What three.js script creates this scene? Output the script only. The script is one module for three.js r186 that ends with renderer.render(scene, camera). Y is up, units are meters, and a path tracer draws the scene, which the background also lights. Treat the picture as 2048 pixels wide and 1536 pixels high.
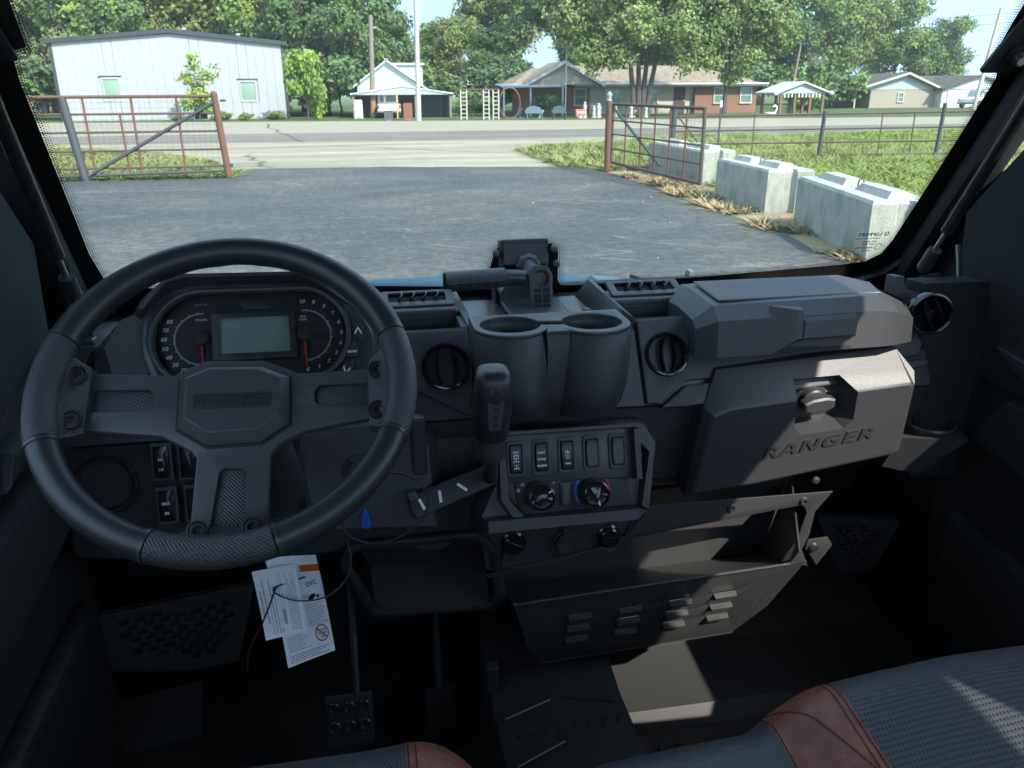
import * as THREE from 'three';
import { mergeGeometries, toCreasedNormals } from 'three/addons/utils/BufferGeometryUtils.js';
import { ImprovedNoise } from 'three/addons/math/ImprovedNoise.js';
import { FontLoader } from 'three/addons/loaders/FontLoader.js';
import { TextGeometry } from 'three/addons/geometries/TextGeometry.js';
import { RoundedBoxGeometry } from 'three/addons/geometries/RoundedBoxGeometry.js';
import { Brush, Evaluator, SUBTRACTION } from 'three-bvh-csg';

// ---------------------------------------------------------------- camera, sky, sun, exposure
// World axes are the vehicle's: x to its right, y up from the tarmac, z towards its rear. Metres.
const R = Math.PI / 180;
const scene = new THREE.Scene();
const camera = new THREE.PerspectiveCamera(50.73, 4 / 3, 0.02, 3000);
{
  const yaw = 10 * R, pitch = 19.7 * R, roll = 0.4 * R;
  const f = new THREE.Vector3(Math.sin(yaw) * Math.cos(pitch), -Math.sin(pitch), -Math.cos(yaw) * Math.cos(pitch));
  const rt = new THREE.Vector3(Math.cos(yaw), 0, Math.sin(yaw));
  const up = new THREE.Vector3().crossVectors(rt, f);
  camera.position.set(-0.25, 1.5, 0);
  camera.up.copy(up).multiplyScalar(Math.cos(roll)).addScaledVector(rt, Math.sin(roll));
  camera.lookAt(camera.position.clone().add(f));
  camera.focus = 1.25; camera.userData.fStop = 20;      // the far scene is a touch soft
}
const SKY = 0.74;
const SUN_EL = 41 * R, SUN_AZ = 32.7 * R;                  // azimuth from straight behind, towards the right
const sunDir = new THREE.Vector3(Math.cos(SUN_EL) * Math.sin(SUN_AZ), Math.sin(SUN_EL), Math.cos(SUN_EL) * Math.cos(SUN_AZ));
// hazy late-summer sky: pale at the horizon, deeper blue overhead, a soft aureole round the sun
{
  const w = 512, h = 256, d = new Float32Array(w * h * 4), v = new THREE.Vector3();
  for (let y = 0; y < h; y++) for (let x = 0; x < w; x++) {
    const el = (y + 0.5) / h * Math.PI - Math.PI / 2, az = ((x + 0.5) / w - 0.5) * 2 * Math.PI;
    v.set(Math.cos(el) * Math.cos(az), Math.sin(el), Math.cos(el) * Math.sin(az));
    const t = Math.pow(Math.max(0, Math.sin(el)), 0.5), g = Math.acos(Math.min(1, v.dot(sunDir))) / R, k = (y * w + x) * 4;
    const dn = el < 0 ? 0.5 : 1, f = SKY * dn * (0.40 + 1.4 * Math.exp(-g / 60)), glow = 0.5 * Math.exp(-Math.pow(g / 20, 2));
    d[k] = f * (0.46 + (0.37 - 0.46) * t + glow); d[k + 1] = f * (0.63 + (0.53 - 0.63) * t + glow * 0.95); d[k + 2] = f * (0.79 + (0.78 - 0.79) * t + glow * 0.85); d[k + 3] = 1;
  }
  const tx = new THREE.DataTexture(d, w, h, THREE.RGBAFormat, THREE.FloatType); tx.mapping = THREE.EquirectangularReflectionMapping; tx.magFilter = THREE.LinearFilter; tx.minFilter = THREE.LinearFilter; tx.wrapS = THREE.RepeatWrapping; tx.needsUpdate = true;
  scene.background = tx; scene.environment = tx;
}
const sun = new THREE.DirectionalLight(0xfff6ea, 2.0);
sun.position.copy(sunDir).multiplyScalar(60);
sun.castShadow = true; sun.shadow.radius = 1;
sun.shadow.mapSize.set(4096, 4096);
Object.assign(sun.shadow.camera, { left: -60, right: 60, top: 60, bottom: -60, near: 1, far: 220 });
scene.add(sun, sun.target);
const renderer = new THREE.WebGLRenderer({ antialias: true });
renderer.toneMapping = THREE.LinearToneMapping;
renderer.toneMappingExposure = 4.9;
renderer.shadowMap.enabled = true;

// ---------------------------------------------------------------- helpers
const V = (x, y, z) => new THREE.Vector3(x, y, z);
function rng(seed) { let s = seed >>> 0; return () => { s = (s + 0x6D2B79F5) >>> 0; let t = s; t = Math.imul(t ^ (t >>> 15), t | 1); t ^= t + Math.imul(t ^ (t >>> 7), t | 61); return ((t ^ (t >>> 14)) >>> 0) / 4294967296; }; }
const noise = new ImprovedNoise();
const N3 = (x, y, z = 0) => noise.noise(x, y, z);
function fbm(x, y, z, o = 4) { let a = 0, k = 0.5; for (let i = 0; i < o; i++) { a += k * N3(x, y, z + i * 7.3); x *= 2.03; y *= 2.03; k *= 0.5; } return a; }
const clamp = (x, a = 0, b = 1) => Math.min(b, Math.max(a, x));
const mix = (a, b, t) => a + (b - a) * t;

const taken = new Map();
function numbered(name) { const n = taken.get(name) || 0; taken.set(name, n + 1); return n ? `${name}_${String(n).padStart(3, '0')}` : name; }
const baseOf = new Map();
function thing(name, label, category, base = [0, 0, 0], group) {
  const o = new THREE.Group(); o.name = numbered(name); o.position.set(...base);
  o.userData = { label, category }; if (group) o.userData.group = group;
  baseOf.set(o, V(...base)); scene.add(o); return o;
}
// geometry clean-up: non-indexed, position/normal/uv only
function plain(g) {
  if (g.index) g = g.toNonIndexed();
  for (const k of Object.keys(g.attributes)) if (!['position', 'normal', 'uv', 'color'].includes(k)) g.deleteAttribute(k);
  if (!g.attributes.normal) g.computeVertexNormals();
  g.morphAttributes = {};
  return g;
}
// crease-aware normals; done at millimetre scale because the helper compares positions coarsely
function creased(g, a) { g.scale(1000, 1000, 1000); const o = toCreasedNormals(g, a); o.scale(0.001, 0.001, 0.001); return o; }
// uv in metres, projected along the strongest axis of the face
function boxUV(g) {
  const p = g.attributes.position, uv = new Float32Array(p.count * 2), a = V(), b = V(), c = V(), n = V();
  for (let i = 0; i < p.count; i += 3) {
    a.fromBufferAttribute(p, i); b.fromBufferAttribute(p, i + 1); c.fromBufferAttribute(p, i + 2);
    n.crossVectors(b.clone().sub(a), c.clone().sub(a));
    const x = Math.abs(n.x), y = Math.abs(n.y), z = Math.abs(n.z);
    [a, b, c].forEach((q, k) => {
      const j = (i + k) * 2;
      if (x >= y && x >= z) { uv[j] = q.z; uv[j + 1] = q.y; }
      else if (y >= z) { uv[j] = q.x; uv[j + 1] = q.z; }
      else { uv[j] = q.x; uv[j + 1] = q.y; }
    });
  }
  g.setAttribute('uv', new THREE.BufferAttribute(uv, 2));
  return g;
}
function join(list, keepUV) {
  const gs = (Array.isArray(list) ? list : [list]).flat(3).filter(Boolean).map(plain).map(g => { if (!keepUV || !g.attributes.uv) boxUV(g); return g; });
  const col = gs.some(g => g.attributes.color);
  if (col) for (const g of gs) if (!g.attributes.color) g.setAttribute('color', new THREE.BufferAttribute(new Float32Array(g.attributes.position.count * 3).fill(1), 3));
  return gs.length === 1 ? gs[0] : mergeGeometries(gs);
}
// part: geometries given in world coordinates become ONE mesh under a thing (or a sub-part under a part)
function part(name, geoms, material, parent, opt = {}) {
  let g = join(geoms, opt.uv);
  let root = parent; while (root && !baseOf.has(root)) root = root.parent;
  const b = root ? baseOf.get(root) : V(0, 0, 0);
  g.translate(-b.x, -b.y, -b.z);
  const m = new THREE.Mesh(g, material); m.name = name; m.castShadow = m.receiveShadow = true;
  if (opt.label) m.userData.label = opt.label;
  if (opt.kind) m.userData.kind = opt.kind;
  (parent || scene).add(m);
  return m;
}
function single(name, label, category, geoms, material, group, opt = {}) {   // a thing that is one mesh
  const m = part(numbered(name), geoms, material, null, opt);
  Object.assign(m.userData, { label, category }); if (group) m.userData.group = group;
  return m;
}
function structure(name, geoms, material, opt = {}) { const m = part(numbered(name), geoms, material, null, opt); m.userData.kind = 'structure'; return m; }

// frames: a plane with origin o (m), u to the right, v up in the plane, n out of it towards the cabin. tau leans the top away.
function frame(o, tau, turn = 0, spin = 0) {
  const t = tau * R;
  let u = V(1, 0, 0), v = V(0, Math.cos(t), -Math.sin(t)), n = V(0, Math.sin(t), Math.cos(t));
  const q = new THREE.Quaternion().setFromAxisAngle(V(0, 1, 0), turn * R);
  u.applyQuaternion(q); v.applyQuaternion(q); n.applyQuaternion(q);
  const s = new THREE.Quaternion().setFromAxisAngle(n, spin * R); u.applyQuaternion(s); v.applyQuaternion(s);
  const m = new THREE.Matrix4().makeBasis(u, v, n).setPosition(V(...o));
  const f = { o: V(...o), u, v, n, m };
  f.p = (a, b, d = 0) => f.o.clone().addScaledVector(u, a / 1000).addScaledVector(v, b / 1000).addScaledVector(n, d / 1000);
  f.sub = (a, b, d = 0, sp = 0) => { const c = f.p(a, b, d); const g = { o: c, u: u.clone(), v: v.clone(), n }; const q2 = new THREE.Quaternion().setFromAxisAngle(n, sp * R); g.u.applyQuaternion(q2); g.v.applyQuaternion(q2); g.m = new THREE.Matrix4().makeBasis(g.u, g.v, n).setPosition(c); g.p = (x, y, z = 0) => c.clone().addScaledVector(g.u, x / 1000).addScaledVector(g.v, y / 1000).addScaledVector(n, z / 1000); return g; };
  return f;
}
const shapeOf = (pts, r = 0) => {
  const s = new THREE.Shape();
  if (!r) { pts.forEach(([x, y], i) => i ? s.lineTo(x / 1000, y / 1000) : s.moveTo(x / 1000, y / 1000)); s.closePath(); return s; }
  const n = pts.length;
  for (let i = 0; i < n; i++) {
    const a = pts[(i + n - 1) % n], b = pts[i], c = pts[(i + 1) % n];
    const d1 = Math.hypot(a[0] - b[0], a[1] - b[1]), d2 = Math.hypot(c[0] - b[0], c[1] - b[1]);
    const q = Math.min(r, d1 * 0.45, d2 * 0.45);
    const p1 = [b[0] + (a[0] - b[0]) * q / d1, b[1] + (a[1] - b[1]) * q / d1], p2 = [b[0] + (c[0] - b[0]) * q / d2, b[1] + (c[1] - b[1]) * q / d2];
    if (i) s.lineTo(p1[0] / 1000, p1[1] / 1000); else s.moveTo(p1[0] / 1000, p1[1] / 1000);
    s.quadraticCurveTo(b[0] / 1000, b[1] / 1000, p2[0] / 1000, p2[1] / 1000);
  }
  s.closePath(); return s;
};
// plate: a polygon (mm, in the frame) extruded from d0 to d1 (mm along n) with bevelled rims
function plate(f, pts, d0, d1, bevel = 1, opt = {}) {
  const s = pts instanceof THREE.Shape ? pts : shapeOf(pts, opt.r || 0);
  for (const h of opt.holes || []) s.holes.push(h instanceof THREE.Path ? h : shapeOf(h, opt.hr || 0));
  const b = Math.min(bevel, (d1 - d0) * 0.45) / 1000;
  const g = new THREE.ExtrudeGeometry(s, { depth: (d1 - d0) / 1000 - 2 * b, bevelEnabled: b > 0, bevelThickness: b, bevelSize: b, bevelOffset: -b, bevelSegments: opt.seg || 2, curveSegments: opt.cs || 8 });
  g.translate(0, 0, d0 / 1000 + b);
  g.applyMatrix4(f.m);
  return creased(g, opt.crease || 0.55);
}
const circle = (x, y, r) => { const p = new THREE.Path(); p.absarc(x / 1000, y / 1000, r / 1000, 0, Math.PI * 2, true); p.isPath = true; return p; };
const disc = (x, y, r) => { const p = new THREE.Shape(); p.absarc(x / 1000, y / 1000, r / 1000, 0, Math.PI * 2, false); return p; };
const rect = (x, y, w, h) => [[x - w / 2, y - h / 2], [x + w / 2, y - h / 2], [x + w / 2, y + h / 2], [x - w / 2, y + h / 2]];
// loft: rings of world points with equal counts; closed rings, optional caps
function loft(rings, { cap = true, crease = 0.6, closed = true, uv = null } = {}) {
  const tx = [], pos = [], n = rings[0].length, tri = (a, b, c) => pos.push(a.x, a.y, a.z, b.x, b.y, b.z, c.x, c.y, c.z);
  for (let k = 0; k + 1 < rings.length; k++) for (let i = 0; i < (closed ? n : n - 1); i++) {
    const j = (i + 1) % n, a = rings[k][i], b = rings[k][j], c = rings[k + 1][j], d = rings[k + 1][i];
    tri(a, b, c); tri(a, c, d);
    if (uv) tx.push(...uv(k, i), ...uv(k, i + 1), ...uv(k + 1, i + 1), ...uv(k, i), ...uv(k + 1, i + 1), ...uv(k + 1, i));
  }
  if (cap) for (const [ring, flip] of [[rings[0], 1], [rings[rings.length - 1], 0]]) {
    // triangulate in the ring's own plane
    const c0 = ring[0], nn = V(); for (let i = 0; i < n; i++) { const a = ring[i], b = ring[(i + 1) % n]; nn.x += (a.y - b.y) * (a.z + b.z); nn.y += (a.z - b.z) * (a.x + b.x); nn.z += (a.x - b.x) * (a.y + b.y); }
    nn.normalize(); const ux = (Math.abs(nn.x) < 0.8 ? V(1, 0, 0) : V(0, 1, 0)).cross(nn).normalize(), uy = nn.clone().cross(ux);
    const flat = ring.map(p => { const d = p.clone().sub(c0); return new THREE.Vector2(d.dot(ux), d.dot(uy)); });
    for (const [i, j, k] of THREE.ShapeUtils.triangulateShape(flat, [])) { const out = ring[j].clone().sub(ring[i]).cross(ring[k].clone().sub(ring[i])).dot(nn) > 0; (flip ? out : !out) ? tri(ring[i], ring[k], ring[j]) : tri(ring[i], ring[j], ring[k]); }
  }
  if (cap && closed) {                 // outward faces whatever way the rings were drawn
    let vol = 0; for (let i = 0; i < pos.length; i += 9) { const [a, b, c, d, e, f, g, h, k] = pos.slice(i, i + 9); vol += a * (e * k - f * h) + b * (f * g - d * k) + c * (d * h - e * g); }
    if (vol < 0 && uv) for (let i = 0; i < tx.length; i += 6) for (let q = 0; q < 2; q++) { const t = tx[i + 2 + q]; tx[i + 2 + q] = tx[i + 4 + q]; tx[i + 4 + q] = t; }
    if (vol < 0) for (let i = 0; i < pos.length; i += 9) for (let q = 0; q < 3; q++) { const t = pos[i + 3 + q]; pos[i + 3 + q] = pos[i + 6 + q]; pos[i + 6 + q] = t; }
  }
  const g = new THREE.BufferGeometry(); g.setAttribute('position', new THREE.Float32BufferAttribute(pos, 3));
  g.computeVertexNormals();
  const out = creased(g, crease);
  if (uv) { while (tx.length < pos.length / 3 * 2) tx.push(0, 0); out.setAttribute('uv', new THREE.Float32BufferAttribute(tx, 2)); }
  return out;
}
// loft between polygons of one frame: [[pts, d], ...] with d in mm
const loftF = (f, rings, o) => loft(rings.map(([pts, d]) => pts.map(([x, y]) => f.p(x, y, d))), o);
const inset = (pts, k) => {          // move every edge inwards by k mm
  const n = pts.length; let A = 0; for (let i = 0; i < n; i++) { const a = pts[i], b = pts[(i + 1) % n]; A += a[0] * b[1] - b[0] * a[1]; }
  const s = A > 0 ? 1 : -1;
  return pts.map((p, i) => {
    const a = pts[(i + n - 1) % n], c = pts[(i + 1) % n];
    let d1 = [p[0] - a[0], p[1] - a[1]], d2 = [c[0] - p[0], c[1] - p[1]];
    const l1 = Math.hypot(...d1), l2 = Math.hypot(...d2);
    const n1 = [-d1[1] / l1 * s, d1[0] / l1 * s], n2 = [-d2[1] / l2 * s, d2[0] / l2 * s];
    const q = 1 + n1[0] * n2[0] + n1[1] * n2[1];
    return [p[0] + k * (n1[0] + n2[0]) / Math.max(0.3, q), p[1] + k * (n1[1] + n2[1]) / Math.max(0.3, q)];
  });
};
// uv in metres along a frame's own axes
function frameUV(g, f) { g = plain(g); const p = g.attributes.position, uv = new Float32Array(p.count * 2), o = V(); for (let i = 0; i < p.count; i++) { o.fromBufferAttribute(p, i).sub(f.o); uv[i * 2] = o.dot(f.u); uv[i * 2 + 1] = o.dot(f.v); } g.setAttribute('uv', new THREE.BufferAttribute(uv, 2)); return g; }
// turned body round a frame's normal: profile [[radius, d], ...] in mm
function lathe(f, profile, seg = 28, p0 = 0, pl = Math.PI * 2) {
  const g = new THREE.LatheGeometry(profile.map(([r, d]) => new THREE.Vector2(Math.max(r, 0.0001) / 1000, d / 1000)), seg, p0, pl);
  g.rotateX(Math.PI / 2);           // lathe axis y -> z
  g.applyMatrix4(f.m); return creased(g.toNonIndexed(), 0.5);
}
function bar(a, b, r, r2 = r, seg = 10, cap = true) {
  const d = b.clone().sub(a), L = d.length();
  const g = new THREE.CylinderGeometry(r2, r, L, seg, 1, !cap);
  g.translate(0, L / 2, 0);
  g.applyQuaternion(new THREE.Quaternion().setFromUnitVectors(V(0, 1, 0), d.normalize())); g.translate(a.x, a.y, a.z);
  return creased(g.toNonIndexed(), 0.6);
}
const tube = (pts, r, n = 24, seg = 8, closed = false) => { const g = new THREE.TubeGeometry(new THREE.CatmullRomCurve3(pts, closed, 'centripetal'), n, r, seg, closed); return g; };
function box(cx, cy, cz, w, h, d, bev = 0) {
  const g = bev ? new RoundedBoxGeometry(w, h, d, 2, bev) : new THREE.BoxGeometry(w, h, d);
  g.translate(cx, cy, cz); return g;
}
function fbox(f, x, y, d, w, h, t, bev = 1, spin = 0) {   // rounded box in a frame, mm
  const b = Math.min(bev, w * 0.45, h * 0.45, t * 0.45) / 1000;
  const g = new RoundedBoxGeometry(w / 1000, h / 1000, t / 1000, 2, b);
  if (spin) g.rotateZ(spin * R); g.translate(x / 1000, y / 1000, d / 1000); g.applyMatrix4(f.m); return g;
}
function quad(a, b, c, d) { const g = new THREE.BufferGeometry(); g.setAttribute('position', new THREE.Float32BufferAttribute([...a, ...b, ...c, ...a, ...c, ...d].flatMap(v => v.isVector3 ? [v.x, v.y, v.z] : [v]), 3)); g.computeVertexNormals(); return g; }
// extruded profile: polygon in the (z, y) plane drawn out along x
function profileX(pts, x0, x1, bevel = 0.004) {
  const s = new THREE.Shape(); pts.forEach(([z, y], i) => i ? s.lineTo(z, y) : s.moveTo(z, y)); s.closePath();
  const g = new THREE.ExtrudeGeometry(s, { depth: x1 - x0 - 2 * bevel, bevelEnabled: bevel > 0, bevelThickness: bevel, bevelSize: bevel, bevelOffset: -bevel, bevelSegments: 2 });
  g.translate(0, 0, x0 + bevel);
  // shape x -> world z, shape y -> world y, extrude -> world x
  g.applyMatrix4(new THREE.Matrix4().set(0, 0, 1, 0, 0, 1, 0, 0, 1, 0, 0, 0, 0, 0, 0, 1));
  const i = g.index; if (i) g = g.toNonIndexed();
  const p = g.attributes.position.array;             // the mapping mirrors: restore the winding
  for (let k = 0; k < p.length; k += 9) for (let q = 0; q < 3; q++) { const t = p[k + 3 + q]; p[k + 3 + q] = p[k + 6 + q]; p[k + 6 + q] = t; }
  g.computeVertexNormals();
  return creased(g, 0.5);
}
const csg = new Evaluator(); csg.attributes = ['position', 'normal']; csg.useGroups = false;
function minus(a, ...bs) {
  let A = new Brush(plain(a)); A.updateMatrixWorld();
  for (const b of bs) { const B = new Brush(plain(b)); B.updateMatrixWorld(); const r = csg.evaluate(A, B, SUBTRACTION); A = new Brush(r.geometry); A.updateMatrixWorld(); }
  return plain(A.geometry);
}
const fontBold = await new FontLoader().loadAsync('fonts/droid/droid_sans_bold.typeface.json');
// raised lettering in a frame: size, depth in mm; slant shears to the right, wide stretches
function letters(f, text, size, depth, { slant = 0, wide = 1, flip = 1, d = 0 } = {}) {
  const g = new TextGeometry(text, { font: fontBold, size: size / 1000, depth: depth / 1000, curveSegments: 4, bevelEnabled: false });
  g.computeBoundingBox(); const bb = g.boundingBox; g.translate(-(bb.min.x + bb.max.x) / 2, -(bb.min.y + bb.max.y) / 2, 0);
  g.applyMatrix4(new THREE.Matrix4().set(wide * flip, slant, 0, 0, 0, 1, 0, 0, 0, 0, 1, d / 1000, 0, 0, 0, 1));
  g.applyMatrix4(f.m); return g;
}

// ---------------------------------------------------------------- textures
function tex(n, fn, repeat, { srgb = false, w = n, h = n } = {}) {
  const d = new Uint8Array(w * h * 4);
  for (let y = 0; y < h; y++) for (let x = 0; x < w; x++) {
    const c = fn(x / w, y / h, x, y), k = (y * w + x) * 4;
    if (typeof c === 'number') d[k] = d[k + 1] = d[k + 2] = clamp(c) * 255; else for (let q = 0; q < 3; q++) d[k + q] = clamp(c[q]) * 255;
    d[k + 3] = 255;
  }
  const t = new THREE.DataTexture(d, w, h); t.wrapS = t.wrapT = THREE.RepeatWrapping; t.magFilter = THREE.LinearFilter; t.minFilter = THREE.LinearMipmapLinearFilter; t.generateMipmaps = true;
  if (srgb) t.colorSpace = THREE.SRGBColorSpace;
  if (repeat) t.repeat.set(repeat, repeat * h / w); t.needsUpdate = true; return t;
}
// tileable value noise
function tileNoise(seed, n) { const r = rng(seed), a = Float32Array.from({ length: n * n }, r); return (u, v) => { let x = u * n, y = v * n; const i = Math.floor(x), j = Math.floor(y); x -= i; y -= j; x = x * x * (3 - 2 * x); y = y * y * (3 - 2 * y); const g = (p, q) => a[((q % n + n) % n) * n + ((p % n + n) % n)]; return mix(mix(g(i, j), g(i + 1, j), x), mix(g(i, j + 1), g(i + 1, j + 1), x), y); }; }
const n8 = tileNoise(1, 8), n16 = tileNoise(2, 16), n32 = tileNoise(3, 32), n64 = tileNoise(4, 64), n128 = tileNoise(5, 128);
const T_grain = tex(256, (u, v) => 0.6 * n128(u, v) + 0.4 * n64(u, v), 1 / 0.06);
const T_weave = tex(128, (u, v) => { const a = (u + v) * 8, b = (u - v) * 8; const fa = Math.abs((a - Math.floor(a)) - 0.5) * 2, fb = Math.abs((b - Math.floor(b)) - 0.5) * 2; return Math.min(1, Math.max(fa * 0.9, 0.25) * (0.45 + 0.55 * fb)); }, 1 / 0.03);
// wrinkled hide: distance between the two nearest cell points
function cellTile(seed, n) {
  const r = rng(seed), px = [], py = []; for (let i = 0; i < n * n; i++) { px.push(r()); py.push(r()); }
  return (u, v) => { const x = u * n, y = v * n, i = Math.floor(x), j = Math.floor(y); let d1 = 9, d2 = 9; for (let a = -1; a <= 1; a++) for (let b = -1; b <= 1; b++) { const k = ((j + b + n) % n) * n + ((i + a + n) % n); const dx = i + a + px[k] - x, dy = j + b + py[k] - y, d = dx * dx + dy * dy; if (d < d1) { d2 = d1; d1 = d; } else if (d < d2) d2 = d; } return Math.sqrt(d2) - Math.sqrt(d1); };
}
const cell24 = cellTile(11, 28), cell9 = cellTile(12, 9);
const T_hide = tex(256, (u, v) => clamp(0.35 + 0.9 * Math.min(0.6, cell24(u, v)) + 0.2 * (n64(u, v) - 0.5)), 1 / 0.05);
const T_crease = tex(512, (u, v) => { const q = clamp(cell9(u + 0.02 * (n32(u, v) - 0.5), v + 0.02 * (n16(u, v) - 0.5)) * 4); return 0.55 + 0.3 * q + 0.25 * (n64(u, v) - 0.5) + 0.2 * (n16(u, v) - 0.5); }, 1 / 0.22);
const perfDot = (u, v) => { const n = 8, x = u * n, y = v * n * 1; const j = Math.floor(y), xx = x + (j % 2) * 0.5; const dx = xx - Math.floor(xx) - 0.5, dy = y - j - 0.5; return Math.hypot(dx, dy); };
const PERF = 1 / 0.036;
const T_perf = tex(256, (u, v) => { const d = perfDot(u, v); return clamp(d < 0.2 ? 0.0 : d < 0.32 ? (d - 0.2) / 0.12 * 0.8 : 0.8 + 0.15 * (n64(u, v) - 0.5)); }, PERF);
const T_perfCol = tex(256, (u, v) => { const d = perfDot(u, v), q = d < 0.22 ? 0.12 : 1; return [0.29 * q, 0.30 * q, 0.31 * q]; }, PERF, { srgb: true });
const T_brown = tex(512, (u, v) => { const s = n16(u, v) * 0.5 + n32(u, v) * 0.3 + n64(u, v) * 0.2; const c = clamp(1 - cell24(u + 0.03 * n32(u, v), v + 0.03 * n16(v, u)) * 14) * 0.05 * n16(v, u); return [0.47 + 0.22 * (s - 0.5) + c, 0.255 + 0.17 * (s - 0.5) + c, 0.185 + 0.14 * (s - 0.5) + c]; }, 1 / 0.2, { srgb: true });
const T_scuff = tex(512, (u, v) => { return 0.5 + 0.12 * (n16(u, v) - 0.5) + 0.14 * (n64(u, v) - 0.5) + 0.16 * (n128(u, v) - 0.5); }, 1 / 0.35);

// ---------------------------------------------------------------- materials
const C3 = (r, g, b) => new THREE.Color().setRGB(r, g, b);
const M = {};
const mat = (col, roughness, o = {}) => new THREE.MeshStandardMaterial({ color: col, roughness, ...o });
M.plastic = mat(C3(0.034, 0.0355, 0.039), 0.45, { bumpMap: T_grain, bumpScale: 0.0002 });
M.plasticSmooth = mat(C3(0.033, 0.0345, 0.038), 0.37, { bumpMap: T_grain, bumpScale: 0.00004 });
M.weave = mat(C3(0.037, 0.039, 0.042), 0.4, { bumpMap: T_weave, bumpScale: 0.0009 });
M.gloss = mat(C3(0.012, 0.012, 0.013), 0.14);
M.black = mat(C3(0.016, 0.017, 0.018), 0.6);
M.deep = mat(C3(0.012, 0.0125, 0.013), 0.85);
M.rubber = mat(C3(0.02, 0.021, 0.022), 0.75, { bumpMap: T_grain, bumpScale: 0.0001 });
M.powder = mat(C3(0.035, 0.036, 0.036), 0.42, { bumpMap: T_grain, bumpScale: 0.0002 });
M.rim = mat(C3(0.021, 0.022, 0.024), 0.42, { bumpMap: T_hide, bumpScale: 0.00006 });
M.hide = mat(C3(0.034, 0.037, 0.041), 0.5, { bumpMap: T_crease, bumpScale: 0.0007 });
M.perf = mat(C3(0.62, 0.64, 0.66), 0.5, { map: T_perfCol, bumpMap: T_perf, bumpScale: 0.0006 });
M.brown = mat(C3(0.95, 0.95, 0.95), 0.5, { map: T_brown, bumpMap: T_crease, bumpScale: 0.0005 });
M.stitch = mat(C3(0.03, 0.02, 0.018), 0.8);
M.steel = mat(C3(0.45, 0.45, 0.44), 0.35, { metalness: 1 });
M.boltBlack = mat(C3(0.05, 0.05, 0.052), 0.35, { metalness: 0.4 });
M.white = mat(C3(0.8, 0.8, 0.8), 0.6);
M.print = mat(C3(0.72, 0.73, 0.74), 0.6);
M.glass = new THREE.MeshPhysicalMaterial({ color: C3(0.93, 0.965, 0.955), roughness: 0, transmission: 1, thickness: 0, ior: 1.5 });
M.clear = new THREE.MeshPhysicalMaterial({ color: C3(0.95, 0.95, 0.95), roughness: 0.02, transmission: 1, thickness: 0, ior: 1.5 });
M.frit = mat(C3(0.008, 0.008, 0.008), 0.5);

// ---------------------------------------------------------------- ground, driveway, road
const canvasTex = (w, h, draw, srgb = true) => { const c = document.createElement('canvas'); c.width = w; c.height = h; draw(c.getContext('2d'), w, h); const t = new THREE.CanvasTexture(c); if (srgb) t.colorSpace = THREE.SRGBColorSpace; t.anisotropy = 8; return t; };
const speckle = (ctx, w, h, fn) => { const im = ctx.createImageData(w, h); for (let y = 0; y < h; y++) for (let x = 0; x < w; x++) { const c = fn(x, y), k = (y * w + x) * 4; im.data[k] = c[0]; im.data[k + 1] = c[1]; im.data[k + 2] = c[2]; im.data[k + 3] = 255; } ctx.putImageData(im, 0, 0); };
const T_rough = tex(256, (u, v) => 0.5 * n128(u, v) + 0.3 * n64(u, v) + 0.2 * n32(u, v), 1 / 0.5);
const T_grass = tex(512, (u, v) => { const a = n128(u, v) * 0.45 + n64(u * 1, v) * 0.3 + n8(u, v) * 0.25, d = clamp((n8(v, u) * 0.6 + n16(u, v) * 0.4 - 0.5) * 3); return [mix(0.33, 0.55, d) * (0.65 + 0.7 * a), mix(0.43, 0.49, d) * (0.65 + 0.7 * a), mix(0.17, 0.27, d) * (0.65 + 0.7 * a)]; }, 1 / 9, { srgb: true });
M.grassGround = mat(C3(0.52, 0.57, 0.45), 0.95, { map: T_grass, bumpMap: T_rough, bumpScale: 0.03 });
const flat = (pts, y) => { const s = new THREE.Shape(); pts.forEach(([x, z], i) => i ? s.lineTo(x, -z) : s.moveTo(x, -z)); const g = new THREE.ShapeGeometry(s); g.rotateX(-Math.PI / 2); g.translate(0, y, 0); return g; };
structure('ground', flat([[-700, 300], [700, 300], [700, -1200], [-700, -1200]], 0), M.grassGround);

const ragged = (pts, step, amp, seed) => { const r = rng(seed), o = []; for (let i = 0; i < pts.length; i++) { const a = pts[i], b = pts[(i + 1) % pts.length]; const L = Math.hypot(b[0] - a[0], b[1] - a[1]), n = a[2] ? 1 : Math.max(1, Math.round(L / step)); for (let k = 0; k < n; k++) { const t = k / n; o.push([a[0] + (b[0] - a[0]) * t + (k ? (r() - 0.5) * amp : 0), a[1] + (b[1] - a[1]) * t + (k ? (r() - 0.5) * amp : 0)]); } } return o; };
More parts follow.
